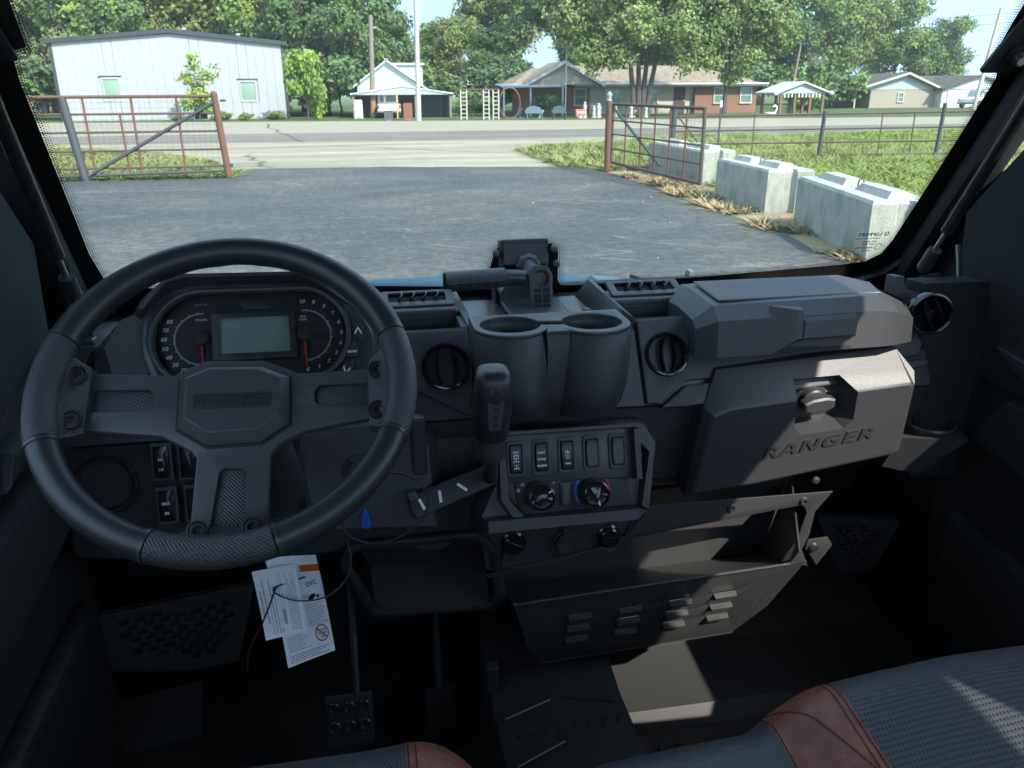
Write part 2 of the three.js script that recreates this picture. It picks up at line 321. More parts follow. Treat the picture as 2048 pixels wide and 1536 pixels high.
// sealed asphalt: blue-grey with dust, tyre scuffs and pale stone chips; the map covers 26 m x 26 m
const DW = [-13, -20, 18];
const T_asphalt = canvasTex(2048, 2048, (c, w, h) => {
  speckle(c, w, h, (x, y) => {
    const X = DW[0] + x / w * 18, Z = DW[1] + y / h * 18;
    const big = fbm(X * 0.3, Z * 0.4, 3, 4), streak = fbm(X * 1.1 + 9, Z * 1.7, 8, 4), fine = fbm(X * 9, Z * 9, 1, 2), grit = Math.sin(x * 12.9898 + y * 78.233) * 43758.5453; const gr = (grit - Math.floor(grit)) - 0.5;
    const wear = fbm(X * 0.8 + 40, Z * 0.8, 6, 3); const d = clamp(0.14 + big * 0.6 + Math.max(0, streak) * 0.6 + (wear > (Z < -9 ? 0.16 : 0.0) ? 0.12 : 0));
    const k = 1 + fine * 0.5 + gr * 0.5;
    return [mix(70, 128, d) * k, mix(75, 124, d) * k, mix(77, 113, d) * k];
  });
  const r = rng(77);
  const P = (X, Z) => [(X - DW[0]) / 18 * w, (Z - DW[1]) / 18 * h];
  for (let i = 0; i < 520; i++) {                        // chalky scuffs left by turning tyres and scraped loads
    const X = -9 + r() * 14, Z = -18.5 + r() * 16, l = 0.15 + r() * r() * 1.6, a = (r() - 0.5) * 2.4, [x, y] = P(X, Z), q = l / 18 * w, near = Z > -11 ? 1.5 : 1;
    c.strokeStyle = `rgba(${188 + r() * 34 | 0},${180 + r() * 28 | 0},${160 + r() * 26 | 0},${(0.08 + r() * r() * 0.4) * Math.min(1, near * 0.8)})`; c.lineWidth = 0.7 + r() * r() * 5; c.lineCap = 'round';
    const n = 1 + (r() * 3 | 0); for (let k = 0; k < n; k++) { const o = k * (2 + r() * 5); c.beginPath(); c.moveTo(x, y + o); c.quadraticCurveTo(x + q * 0.5 * Math.cos(a) - q * 0.25 * Math.sin(a), y + o + q * 0.5 * Math.sin(a) + (r() - 0.5) * q * 0.5, x + q * Math.cos(a), y + o + q * Math.sin(a)); c.stroke(); }
  }
  for (let i = 0; i < 90; i++) {                         // grainy patches of blown dust
    const [x, y] = P(-8 + r() * 13, -15 + r() * 11), R0 = 12 + r() * 60;
    for (let k = 0; k < 260; k++) { const t = r() * 6.283, q = R0 * Math.sqrt(r()); c.fillStyle = `rgba(176,160,132,${0.1 + r() * 0.25})`; c.fillRect(x + Math.cos(t) * q * 1.8, y + Math.sin(t) * q * 0.7, 1 + r() * 2.4, 1 + r() * 1.6); }
  }
  for (let i = 0; i < 900; i++) { c.fillStyle = `rgba(225,220,205,${0.25 + r() * 0.6})`; const q = 0.6 + r() * r() * 2.6; c.fillRect(r() * w, r() * h, q, q * 0.8); }
  c.strokeStyle = 'rgba(206,200,182,0.6)'; c.lineWidth = 4; c.beginPath(); c.moveTo(w * 0.2, h * 0.31); c.quadraticCurveTo(w * 0.4, h * 0.285, w * 0.56, h * 0.295); c.stroke();
});
T_asphalt.wrapS = T_asphalt.wrapT = THREE.RepeatWrapping;
const mapUV = (g, x0, z0, w, h) => { g = plain(g); const p = g.attributes.position, uv = new Float32Array(p.count * 2); for (let i = 0; i < p.count; i++) { uv[i * 2] = (p.getX(i) - x0) / w; uv[i * 2 + 1] = 1 - (p.getZ(i) - z0) / h; } g.setAttribute('uv', new THREE.BufferAttribute(uv, 2)); return g; };
const T_roughA = T_rough.clone(); T_roughA.repeat.set(45, 45);
M.asphalt = mat(C3(0.62, 0.595, 0.555), 0.82, { map: T_asphalt, bumpMap: T_roughA, bumpScale: 0.004 });
structure('asphalt_driveway', mapUV(flat(ragged([[-40, -16.5], [-5.8, -16.6], [-3.0, -18.0], [-2.7, -18.85], [0.55, -18.5], [3.83, -17.6], [4.57, -16.2], [4.55, -13.7], [4.42, -10.2], [4.36, -8.5], [4.1, -6.7], [4.0, -4, 1], [4.2, 25, 1], [-40, 25, 1]], 0.35, 0.16, 5), 0.012), DW[0], DW[1], 18, 18), M.asphalt, { uv: 1 });
{
  const n = 150, m = new THREE.InstancedMesh(new THREE.DodecahedronGeometry(1, 0), mat(C3(0.26, 0.245, 0.215), 0.9), n), r = rng(91), q = new THREE.Object3D();
  for (let i = 0; i < n; i++) { const z = -18 + r() * 14.5, edge = r() < 0.35; q.position.set(edge ? 3.3 + r() * 0.9 : -7 + r() * 10.5, 0.014, z); q.rotation.set(r() * 6, r() * 6, r() * 6); const k = 0.004 + r() * r() * r() * 0.017; q.scale.set(k * 1.3, k * 0.7, k); q.updateMatrix(); m.setMatrixAt(i, q.matrix); }
  m.name = 'stone_chips'; m.userData = { kind: 'stuff', label: 'loose pale stone chips scattered on the asphalt', category: 'stones' }; m.castShadow = m.receiveShadow = true; scene.add(m);
}
// pale worn apron and road: the map covers 120 m x 48 m
const T_road = canvasTex(2048, 1024, (c, w, h) => {
  speckle(c, w, h, (x, y) => {
    const X = -60 + x / w * 120, Z = -64 + y / h * 48;
    const lane = Z < -29.8 && Z > -36.5, far = Z <= -36.5;
    const a = fbm(X * 0.16, Z * 0.9, 5, 4), b = fbm(X * 2.2, Z * 2.2, 2, 2), t = fbm(X * 0.03, Z * 1.6, 12, 3);
    let k = lane ? 0.74 + t * 0.42 : far ? 0.97 + t * 0.14 : 0.95 + a * 0.34; k += b * 0.1;
    return [212 * k, 203 * k, lane ? 190 * k : 184 * k];
  });
  const P = (X, Z) => [(X + 60) / 120 * w, (Z + 64) / 48 * h];
  const line = (pts, lw, col) => { c.strokeStyle = col; c.lineWidth = lw; c.beginPath(); pts.forEach((p, i) => c[i ? 'lineTo' : 'moveTo'](...P(...p))); c.stroke(); };
  const r = rng(31);
  line([[-60, -36.5], [60, -36.5]], 2.4, 'rgba(120,118,112,.8)'); line([[-60, -33.0], [60, -33.2]], 2, 'rgba(150,148,140,.8)');
  for (const [x0, z0, x1, z1] of [[-5.6, -50, -2.4, -29.5], [-1.2, -27, 3.4, -22.5], [10, -36.4, 12, -30.5], [15, -36.5, 17.2, -31], [-3.2, -23.5, -2.4, -19], [1.5, -30, 4.6, -30.8], [22, -36, 25, -31], [5, -27.5, 9, -29]]) {
    const pts = []; for (let k = 0; k <= 9; k++) pts.push([x0 + (x1 - x0) * k / 9 + (r() - 0.5) * 0.5, z0 + (z1 - z0) * k / 9 + (r() - 0.5) * 0.3]); line(pts, 1.6, 'rgba(70,72,62,.85)'); }
  for (let i = 0; i < 300; i++) { const x = r() * w, y = h * (0.55 + 0.45 * r()); c.fillStyle = `rgba(${r() < 0.4 ? '118,122,80' : '150,146,130'},${0.15 + 0.3 * r()})`; c.beginPath(); c.ellipse(x, y, 2 + r() * 14, 0.6 + r() * 2, 0, 0, 7); c.fill(); }
});
const T_roughR = T_rough.clone(); T_roughR.repeat.set(120, 48);
M.road = mat(C3(0.4, 0.38, 0.335), 0.88, { map: T_road, bumpMap: T_roughR, bumpScale: 0.006 });
structure('concrete_apron', mapUV(flat(ragged([[-3.0, -17.4], [-3.3, -20], [-4.0, -21.9], [-5.8, -25.2], [-10.3, -29.4], [-12, -30.4, 1], [26, -30.4], [19, -30.2], [13, -29.6], [7.9, -27.3], [5.2, -25.6], [4.1, -23.5], [3.95, -21.5], [3.85, -17.2, 1]], 0.4, 0.3, 6), 0.004), -60, -64, 120, 48), M.road, { uv: 1 });
structure('road', mapUV(flat([[-60, -29.8], [60, -29.8], [60, -44], [12, -50], [-22, -57], [-60, -63]], 0.008), -60, -64, 120, 48), M.road, { uv: 1 });
M.straw = mat(C3(0.30, 0.225, 0.12), 0.95, { bumpMap: T_rough, bumpScale: 0.02 });
structure('dry_dirt_strip', flat(ragged([[3.98, -5], [4.06, -6.7], [4.34, -8.6], [4.4, -10.2], [4.52, -13.6], [4.6, -16.6], [5.3, -17.4], [6.6, -16.8], [6.1, -13], [5.6, -9.5], [5.0, -6.5], [4.6, -4.5]], 0.3, 0.16, 8), 0.006), M.straw);
// grass blades where they can still be told from a lawn: one uncountable object each
function grassField(name, label, cat, n, seed, place, col, hgt) {
  const g = new THREE.BufferGeometry(), pos = []; const r0 = rng(seed + 1);
  for (let i = 0; i < 7; i++) { const a = r0() * 6.28, q = 0.05 * r0(), b = r0() * 6.28, w = 0.006 + r0() * 0.006, h = 0.6 + r0() * 0.5, lx = Math.cos(b) * 0.4 * h * r0(), lz = Math.sin(b) * 0.4 * h * r0(); const x = Math.cos(a) * q, z = Math.sin(a) * q; pos.push(x - w * Math.sin(b), 0, z + w * Math.cos(b), x + w * Math.sin(b), 0, z - w * Math.cos(b), x + lx, h, z + lz); }
  g.setAttribute('position', new THREE.Float32BufferAttribute(pos, 3)); g.computeVertexNormals();
  const m = new THREE.InstancedMesh(g, mat(C3(1, 1, 1), 0.9, { side: THREE.DoubleSide }), n); m.name = name; m.userData = { kind: 'stuff', label, category: cat };
  const r = rng(seed), q = new THREE.Object3D(), c = new THREE.Color();
  for (let i = 0; i < n; i++) { let p; do p = place(r); while (!p); q.position.set(p[0], 0.0, p[1]); q.rotation.set((r() - 0.5) * 0.5, r() * 6.28, (r() - 0.5) * 0.5); const s = hgt * (0.6 + r() * 0.8); q.scale.set(1.6, s, 1.6); q.updateMatrix(); m.setMatrixAt(i, q.matrix); const [a, b] = col, t = clamp(0.5 + 0.9 * fbm(p[0] * 0.35, p[1] * 0.35, 2, 3) + (r() - 0.5) * 0.5); m.setColorAt(i, c.setRGB(mix(a[0], b[0], t), mix(a[1], b[1], t), mix(a[2], b[2], t))); }
  m.castShadow = m.receiveShadow = true; scene.add(m);
}
const green = [[0.13, 0.19, 0.032], [0.2, 0.225, 0.055]];
grassField('lawn_grass', 'bright green mown grass behind the concrete blocks', 'grass', 80000, 4, r => { const z = -6 - r() * 24, x = 5 + r() * 22; if (x < 5.4 + (-8 - z) * 0.04 || x > 4 - z * 0.95) return null; if (z < -25 && x < 6 + (-25 - z) * 3) return null; return [x, z]; }, green, 0.055);
grassField('island_grass', 'patch of grass between the apron and the open gate', 'grass', 14000, 14, r => { const z = -16.4 - r() * 12.5, x = 3.95 + r() * 10; const edge = z > -17.6 ? 4.7 : z > -23.5 ? 4.05 : 4.1 + (-23.5 - z) * 1.35; return x > edge ? [x, z] : null; }, [[0.12, 0.16, 0.03], [0.25, 0.24, 0.09]], 0.07);
grassField('verge_grass', 'strip of patchy grass behind the rusty gate', 'grass', 26000, 24, r => { const z = -16.75 - r() * 13, x = -2.6 - r() * 17; const edge = z > -18.3 ? -2.75 : z > -22 ? -3.3 - (-18.3 - z) * 0.25 : -4.2 - (-22 - z) * 0.85; return x < edge ? [x, z] : null; }, [[0.11, 0.15, 0.03], [0.27, 0.255, 0.10]], 0.07);
grassField('straw_tufts', 'dry straw and dead weeds along the foot of the blocks', 'dry grass', 900, 34, r => { const z = -5.5 - r() * 11.5, x = 4.12 + (-6 - z) * 0.06 + r() * r() * 0.8; if (N3(x * 1.3, z * 1.1, 4) < 0.02) return null; return [x, z]; }, [[0.24, 0.17, 0.08], [0.34, 0.27, 0.14]], 0.06);

// ---------------------------------------------------------------- concrete blocks
const T_conc = tex(512, (u, v) => { const s = 0.5 * n16(u, v) + 0.3 * n64(u, v) + 0.2 * n128(u, v), st = clamp((n8(u, v * 0.3) - 0.5) * 2.2) + (n128(u, v) * n64(v, u) > 0.82 ? 2.2 : 0) + clamp((n32(u, v * 0.25) - 0.7) * 3); return [0.80 + 0.12 * (s - 0.5) - 0.10 * st, 0.80 + 0.12 * (s - 0.5) - 0.08 * st, 0.77 + 0.12 * (s - 0.5) - 0.09 * st]; }, 1 / 1.3, { srgb: true });
M.concrete = mat(C3(0.56, 0.55, 0.51), 0.9, { map: T_conc, bumpMap: T_rough, bumpScale: 0.006 });
M.rust = mat(C3(0.13, 0.062, 0.042), 0.85, { bumpMap: T_grain, bumpScale: 0.0006 });
M.pipe = mat(C3(0.05, 0.054, 0.06), 0.6, { bumpMap: T_grain, bumpScale: 0.0005 });
M.pipeRust = mat(C3(0.085, 0.058, 0.048), 0.75, { bumpMap: T_grain, bumpScale: 0.0005 });
function concreteBlock(label, x, z, L, ang, H, W = 0.62) {
  const t = thing('concrete_block', label, 'block', [x, 0, z], 'concrete blocks along the driveway');
  const a = ang * R, dir = V(Math.sin(a), 0, -Math.cos(a)), rt = V(Math.cos(a), 0, Math.sin(a));
  const P = (s, w, y) => V(x, y, z).addScaledVector(dir, s).addScaledVector(rt, w);
  // outline seen from above with a V groove in each end
  const o = [[0, 0], [0, W * 0.36], [0.07, W * 0.42], [0.07, W * 0.58], [0, W * 0.64], [0, W], [L, W], [L, W * 0.64], [L - 0.07, W * 0.58], [L - 0.07, W * 0.42], [L, W * 0.36], [L, 0]];
  const cx = L / 2, cw = W / 2, sh = (k) => o.map(([s, w]) => [cx + (s - cx) * (1 - k / L * 2), cw + (w - cw) * (1 - k / W * 2)]);
  const rr = rng(x * 100 | 0), ring = (k, y) => sh(k).map(([s, w]) => P(s + (rr() - 0.5) * 0.008, w + (rr() - 0.5) * 0.008, y));
  part('body', loft([ring(0.01, -0.03), ring(0, 0.03), ring(0, H - 0.03), ring(0.025, H)], { crease: 0.5 }), M.concrete, t);
  for (const [s0, s1] of [[0.14, L * 0.43], [L * 0.57, L - 0.14]]) {
    const kr = (k, y) => [[s0 + k, W * 0.28 + k], [s0 + k, W * 0.72 - k], [s1 - k, W * 0.72 - k], [s1 - k, W * 0.28 + k]].map(([s, w]) => P(s, w, y));
    part('key', loft([kr(0, H - 0.01), kr(0.06, H + 0.065)], { crease: 0.4 }), M.concrete, t);
  }
  part('lifting_loop', tube([P(L / 2 - 0.09, W / 2, H - 0.02), P(L / 2 - 0.07, W / 2, H + 0.06), P(L / 2, W / 2, H + 0.085), P(L / 2 + 0.07, W / 2, H + 0.06), P(L / 2 + 0.09, W / 2, H - 0.02)], 0.008, 16, 6), M.rust, t);
  return t;
}
concreteBlock('nearest grey concrete block, cut off by the right windshield pillar', 4.28, -6.78, 2.4, 13, 0.56);
concreteBlock('middle concrete block with straw at its near end', 4.86, -9.95, 2.0, 5, 0.56);
concreteBlock('farthest concrete block, partly behind the open right gate leaf', 5.38, -13.4, 2.9, 2, 0.58);

// ---------------------------------------------------------------- pipe gates and fence
{
  const t = thing('pipe_gate', 'rusty pipe and mesh gate leaf standing open left of the driveway', 'gate', [-2.8, 0, -16.75]);
  const z = -16.75, P = (x, y) => V(x, y, z);
  part('post', bar(P(-2.8, 0), P(-2.9, 1.53), 0.062, 0.062, 14), M.rust, t, { label: 'rust red end post of the gate' });
  part('post_cap', (() => { const g = new THREE.SphereGeometry(0.064, 14, 8); g.translate(-2.9, 1.53, z); return g; })(), M.rust, t);
  part('post', bar(P(-5.38, 0), P(-5.55, 1.5), 0.075, 0.075, 14), M.pipe, t, { label: 'thick dark steel post behind the gate' });
  part('rail', bar(P(-2.9, 1.5), P(-9.5, 1.5), 0.03), M.rust, t, { label: 'rusty top rail' });
  for (const y of [1.2, 0.88, 0.55, 0.24]) part('rail', bar(P(-2.86, y), P(-9.5, y), 0.021), M.pipeRust, t);
  part('rail', bar(P(-2.84, 0.15), P(-9.5, 0.04), 0.024), M.pipe, t);
  for (const [xb, xt, y0, y1] of [[-5.19, -5.2, 0.1, 1.5], [-4.37, -4.37, 0.13, 1.5], [-3.58, -3.58, 0.14, 1.5], [-4.58, -4.6, 0.16, 1.2], [-6.05, -6.1, 0.1, 1.5], [-7, -7, 0.1, 1.5], [-8, -8, 0.1, 1.5]]) part('upright', bar(P(xb, y0), P(xt, y1), 0.02), M.rust, t);
  part('brace', bar(V(-2.9, 1.4, z + 0.03), V(-5.25, 0.14, z + 0.03), 0.034), M.pipe, t);
  for (const y of [1.42, 0.26]) part('hinge', bar(V(-2.8, y, z), V(-2.7, y, z + 0.02), 0.02), M.pipe, t);
  const w = [];
  for (let x = -2.95; x > -9.4; x -= 0.1) w.push(bar(V(x, 0.14, z - 0.02), V(x, 1.5, z - 0.02), 0.0016, 0.0016, 4, false));
  for (let y = 0.2; y < 1.5; y += 0.1) w.push(bar(V(-2.9, y, z - 0.02), V(-9.4, y, z - 0.02), 0.0016, 0.0016, 4, false));
  part('wire_mesh', w, M.pipeRust, t, { kind: 'stuff' });
}
{
  const t = thing('pipe_gate', 'brown pipe gate leaf swung open beside the farthest concrete block', 'gate', [4.64, 0, -16.4]);
  const A = V(4.64, 0, -16.4), B = V(5.0, 0, -12.45), P = (s, y) => A.clone().lerp(B, s).setY(y);
  part('post', bar(P(0, 0), P(0, 1.36), 0.065, 0.065, 14), M.rust, t, { label: 'rusty hinge post topped by a lantern' });
  part('lantern', lathe(frame([4.64, 1.36, -16.4], 90), [[0, 0], [58, 0], [58, 22], [38, 30], [42, 90], [56, 100], [50, 130], [24, 165], [0, 175]], 14), mat(C3(0.28, 0.3, 0.3), 0.4), t);
  const e = 0.055;
  part('frame', [bar(P(e, 0.2), P(e, 1.3), 0.026), bar(P(1, 0.12), P(1, 1.28), 0.03), bar(P(e, 1.3), P(1, 1.27), 0.028), bar(P(e, 0.2), P(1, 0.14), 0.028)], M.pipeRust, t);
  for (const y of [1.0, 0.74, 0.46]) part('rail', bar(P(e, y), P(1, y - 0.02), 0.014), M.pipeRust, t);
  for (const s of [0.22, 0.4, 0.55, 0.7, 0.85]) part('upright', bar(P(s, 0.18), P(s, 1.29), 0.015), M.rust, t);
  part('brace', bar(P(e, 1.24), P(0.62, 0.3), 0.026), M.pipe, t);
  const w = [];
  for (let s = 0.08; s < 1; s += 0.028) w.push(bar(P(s, 0.2), P(s, 1.28), 0.0016, 0.0016, 4, false));
  for (let y = 0.28; y < 1.25; y += 0.1) w.push(bar(P(e, y), P(1, y), 0.0016, 0.0016, 4, false));
  part('wire_mesh', w, M.pipeRust, t, { kind: 'stuff' });
}
{
  const t = thing('pipe_fence', 'long brown pipe rail fence across the lawn on the right', 'fence', [7.0, 0, -18.9]);
  const A = V(7.0, 0, -18.9), B = V(12.95, 0, -17.6), D = B.clone().sub(A), P = (s, y, o = 0) => A.clone().addScaledVector(D, s).setY(y).add(V(0, 0, o));
  for (const [y0, y1] of [[0.98, 1.06], [0.65, 0.72], [0.36, 0.4], [0.08, 0.1]]) part('rail', bar(P(0, y0), P(2.6, y1 + 0.1), 0.022), M.pipeRust, t);
  for (const [s, h, r] of [[-0.01, 1.22, 0.07], [0.557, 1.08, 0.045], [1, 1.24, 0.045], [1.5, 1.2, 0.045], [2, 1.2, 0.045]]) part('post', bar(P(s, 0), P(s + 0.006, h), r, r, 12), M.pipe, t);
  for (const s of [0.3, 0.78, 0.9, 1.2, 1.3, 1.7]) part('upright', bar(P(s, 0.06), P(s, 1.05), 0.014), M.pipeRust, t);
  part('brace', bar(P(0, 1.05), P(0.12, 0.2), 0.018), M.pipe, t);
}
{
  const t = thing('steel_stake', 'thin dark fence stake with a white tip behind the middle block', 'stake', [7.4, 0, -17.3]);
  part('shaft', box(7.4, 0.6, -17.3, 0.035, 1.24, 0.03, 0.004), M.pipe, t); part('tip', box(7.4, 1.27, -17.3, 0.038, 0.14, 0.032, 0.004), M.white, t);
}

// summer haze: far trees and houses fade a little
scene.fog = new THREE.FogExp2(0xdfe9ee, 0.0005);

// ---------------------------------------------------------------- white metal building
const T_white = tex(256, (u, v) => 0.93 + 0.025 * (n16(u, v) - 0.5) + 0.02 * (n64(u, v) - 0.5), 1 / 3, { srgb: true });
M.siding = mat(C3(0.385, 0.39, 0.395), 0.5, { map: T_white });
M.trimDark = mat(C3(0.028, 0.036, 0.042), 0.5);
M.pane = new THREE.MeshPhysicalMaterial({ color: C3(0.12, 0.19, 0.16), roughness: 0.08, clearcoat: 1, clearcoatRoughness: 0.02 });
{
  const t = thing('metal_building', 'white ribbed metal building with dark green trim across the road', 'building', [-19.3, 0, -60]);
  const F = frame([-19.3, 0, -60], 0, 6);                    // local mm on the front wall
  const W = 14.2, EL = 4.75, RG = 5.38, X = m => m * 1000;
  const D = 26;
  const roofY = x => EL + (RG - EL) * (1 - Math.abs(x - W / 2) / (W / 2));
  // front wall as separate ribbed panels, each with its own standing edge
  const opens = [[2.6, 3.75, 1.2, 2.7], [7.9, 9.1, 0.0, 2.5], [11.15, 12.3, 1.1, 2.5]];
  const n = 24, pw = W / n;
  for (let i = 0; i < n; i++) {
    const a = i * pw + 0.012, b = (i + 1) * pw - 0.012; let cuts = [];
    let segs = [[0, null]];
    const h = opens.find(o => (a + b) / 2 > o[0] && (a + b) / 2 < o[1]);
    const poly = (y0, y1) => [[X(a), X(y0)], [X(b), X(y0)], [X(b), y1 === null ? X(roofY(b)) : X(y1)], [X(a), y1 === null ? X(roofY(a)) : X(y1)]];
    const list = h ? [h[2] > 0.05 ? poly(0, h[2]) : null, poly(h[3], null)] : [poly(0, null)];
    for (const p of list.filter(Boolean)) part('wall_panel', plate(F, p, -20, 12, 8, { seg: 1 }), M.siding, t);
  }
  const rib = []; for (let i = 0; i <= n; i++) { const x = i * pw; if (!opens.some(o => x > o[0] && x < o[1])) rib.push(fbox(F, X(x), X(roofY(x) / 2), 14, 45, X(roofY(x)) - 40, 44, 8)); }
  part('standing_seams', rib, M.siding, t, { kind: 'stuff' });
  const shell = [[[0, 0], [W, 0], [W, EL], [W / 2, RG], [0, EL]].map(([x, y]) => [X(x), X(y)])];
  part('wall', loftF(F, [[shell[0], -X(D)], [inset(shell[0], 10), -30]]), M.siding, t);
  for (const [x0, y0, x1, y1] of [[-0.35, EL - 0.05, W / 2, RG + 0.02], [W / 2, RG + 0.02, W + 0.35, EL - 0.05]])
    part('roof', loftF(F, [[[[X(x0), X(y0)], [X(x1), X(y1)], [X(x1), X(y1 + 0.26)], [X(x0), X(y0 + 0.26)]], -X(D) - 300], [[[X(x0), X(y0)], [X(x1), X(y1)], [X(x1), X(y1 + 0.26)], [X(x0), X(y0 + 0.26)]], 260]]), M.trimDark, t);
  for (const x of [-0.04, W + 0.04]) part('corner_trim', fbox(F, X(x), X(EL / 2), 10, 190, X(EL), 110, 6), M.trimDark, t);
  for (const [x0, x1, y0, y1] of [opens[0], opens[2]]) {
    const w = part('window', plate(F, [[X(x0), X(y0)], [X(x1), X(y0)], [X(x1), X(y1)], [X(x0), X(y1)]], -30, 40, 6, { holes: [inset([[X(x0), X(y0)], [X(x1), X(y0)], [X(x1), X(y1)], [X(x0), X(y1)]], 130)] }), M.siding, t);
    part('pane', plate(F, inset([[X(x0), X(y0)], [X(x1), X(y0)], [X(x1), X(y1)], [X(x0), X(y1)]], 125), -20, -8, 1), mat(C3(0.2, 0.29, 0.23), 0.25), w);
    part('drip_cap', fbox(F, X((x0 + x1) / 2), X(y1 + 0.07), 40, X(x1 - x0 + 0.2), 60, 70, 6), M.trimDark, w);
  }
  const d = part('door', plate(F, [[7900, 0], [9100, 0], [9100, 2500], [7900, 2500]], -30, 38, 6, { holes: [inset([[7900, -150], [9100, -150], [9100, 2500], [7900, 2500]], 170)] }), M.siding, t);
  part('pane', plate(F, [[8060, 20], [8940, 20], [8940, 2340], [8060, 2340]], -22, -6, 1), mat(C3(0.012, 0.013, 0.014), 0.15), d);
  part('mullion', [fbox(F, 8500, 1050, 0, 880, 80, 22, 3)], M.siding, d);
  part('drip_cap', fbox(F, 8500, 2600, 44, 1500, 60, 80, 6), M.trimDark, d);
  part('wall_lamp', [fbox(F, 7200, 2650, 40, 150, 210, 90, 20)], mat(C3(0.35, 0.34, 0.28), 0.5), t);
  for (const x of [7.9, 11.4]) part('roof_vent', lathe(frame(F.p(X(x), X(roofY(x) + 0.2), -2500).toArray(), 90), [[110, 0], [110, 260], [180, 280], [150, 380], [0, 400]], 12), M.siding, t);
}

// ---------------------------------------------------------------- brick house
const T_brick = tex(256, (u, v) => { const row = Math.floor(v * 24), x = u * 10 + (row % 2) * 0.5, fx = x - Math.floor(x), fy = v * 24 - row; const m = fx < 0.06 || fy < 0.13 ? 1 : 0; const s = n64(u, v) * 0.3 + n16(u, v) * 0.3; return m ? [0.62, 0.5, 0.44] : [0.68 + 0.16 * (s - 0.3), 0.48 + 0.12 * (s - 0.3), 0.38 + 0.1 * (s - 0.3)]; }, 1 / 2.2, { srgb: true });
M.brick = mat(C3(0.55, 0.55, 0.55), 0.9, { map: T_brick });
const T_shingle = tex(256, (u, v) => { const row = Math.floor(v * 20), x = u * 12 + (row % 2) * 0.5, fy = v * 20 - row; const s = n64(u, v) * 0.4 + n16(u, v) * 0.6, e = fy < 0.16 ? 0.78 : 1; return [0.62 * e * (0.8 + 0.4 * s), 0.57 * e * (0.8 + 0.4 * s), 0.50 * e * (0.8 + 0.4 * s)]; }, 1 / 3, { srgb: true });
M.shingle = mat(C3(0.66, 0.62, 0.56), 0.95, { map: T_shingle });
M.shingleDark = mat(C3(0.22, 0.235, 0.25), 0.95, { map: T_shingle });
M.cream = mat(C3(0.42, 0.38, 0.3), 0.75);
M.tan = mat(C3(0.34, 0.295, 0.23), 0.8, { map: T_white });
M.paleGreen = mat(C3(0.38, 0.42, 0.41), 0.6, { map: T_white });
M.trimWhite = mat(C3(0.48, 0.48, 0.47), 0.6);
function hipRoof(x0, x1, z0, z1, ye, yr, hipL, hipR, over = 0.5) {    // z0 front (greater), z1 back
  x0 -= over; x1 += over; z0 += over; z1 -= over; const zm = (z0 + z1) / 2, a = V(x0, ye, z0), b = V(x1, ye, z0), c = V(x1, ye, z1), d = V(x0, ye, z1), r0 = V(x0 + hipL, yr, zm), r1 = V(x1 - hipR, yr, zm);
  const tri = (...v) => v.flatMap(p => [p.x, p.y, p.z]); const P = [...tri(a, b, r1), ...tri(a, r1, r0), ...tri(c, d, r0), ...tri(c, r0, r1), ...tri(b, c, r1), ...tri(d, a, r0), ...tri(a, c, b), ...tri(a, d, c)];
  const g = new THREE.BufferGeometry(); g.setAttribute('position', new THREE.Float32BufferAttribute(P, 3)); g.computeVertexNormals(); return g;
}
function windowOn(t, x, y, z, w, h, pm = M.pane) {
  const f = part('window', [box(x, y + h / 2 + 0.04, z + 0.03, w + 0.16, 0.08, 0.1), box(x, y - h / 2 - 0.04, z + 0.04, w + 0.2, 0.08, 0.14), box(x - w / 2 - 0.04, y, z + 0.03, 0.08, h, 0.1), box(x + w / 2 + 0.04, y, z + 0.03, 0.08, h, 0.1), box(x, y, z + 0.025, w, 0.05, 0.05)], M.trimWhite, t);
  part('pane', box(x, y, z + 0.005, w, h, 0.03), pm, f); return f;
}
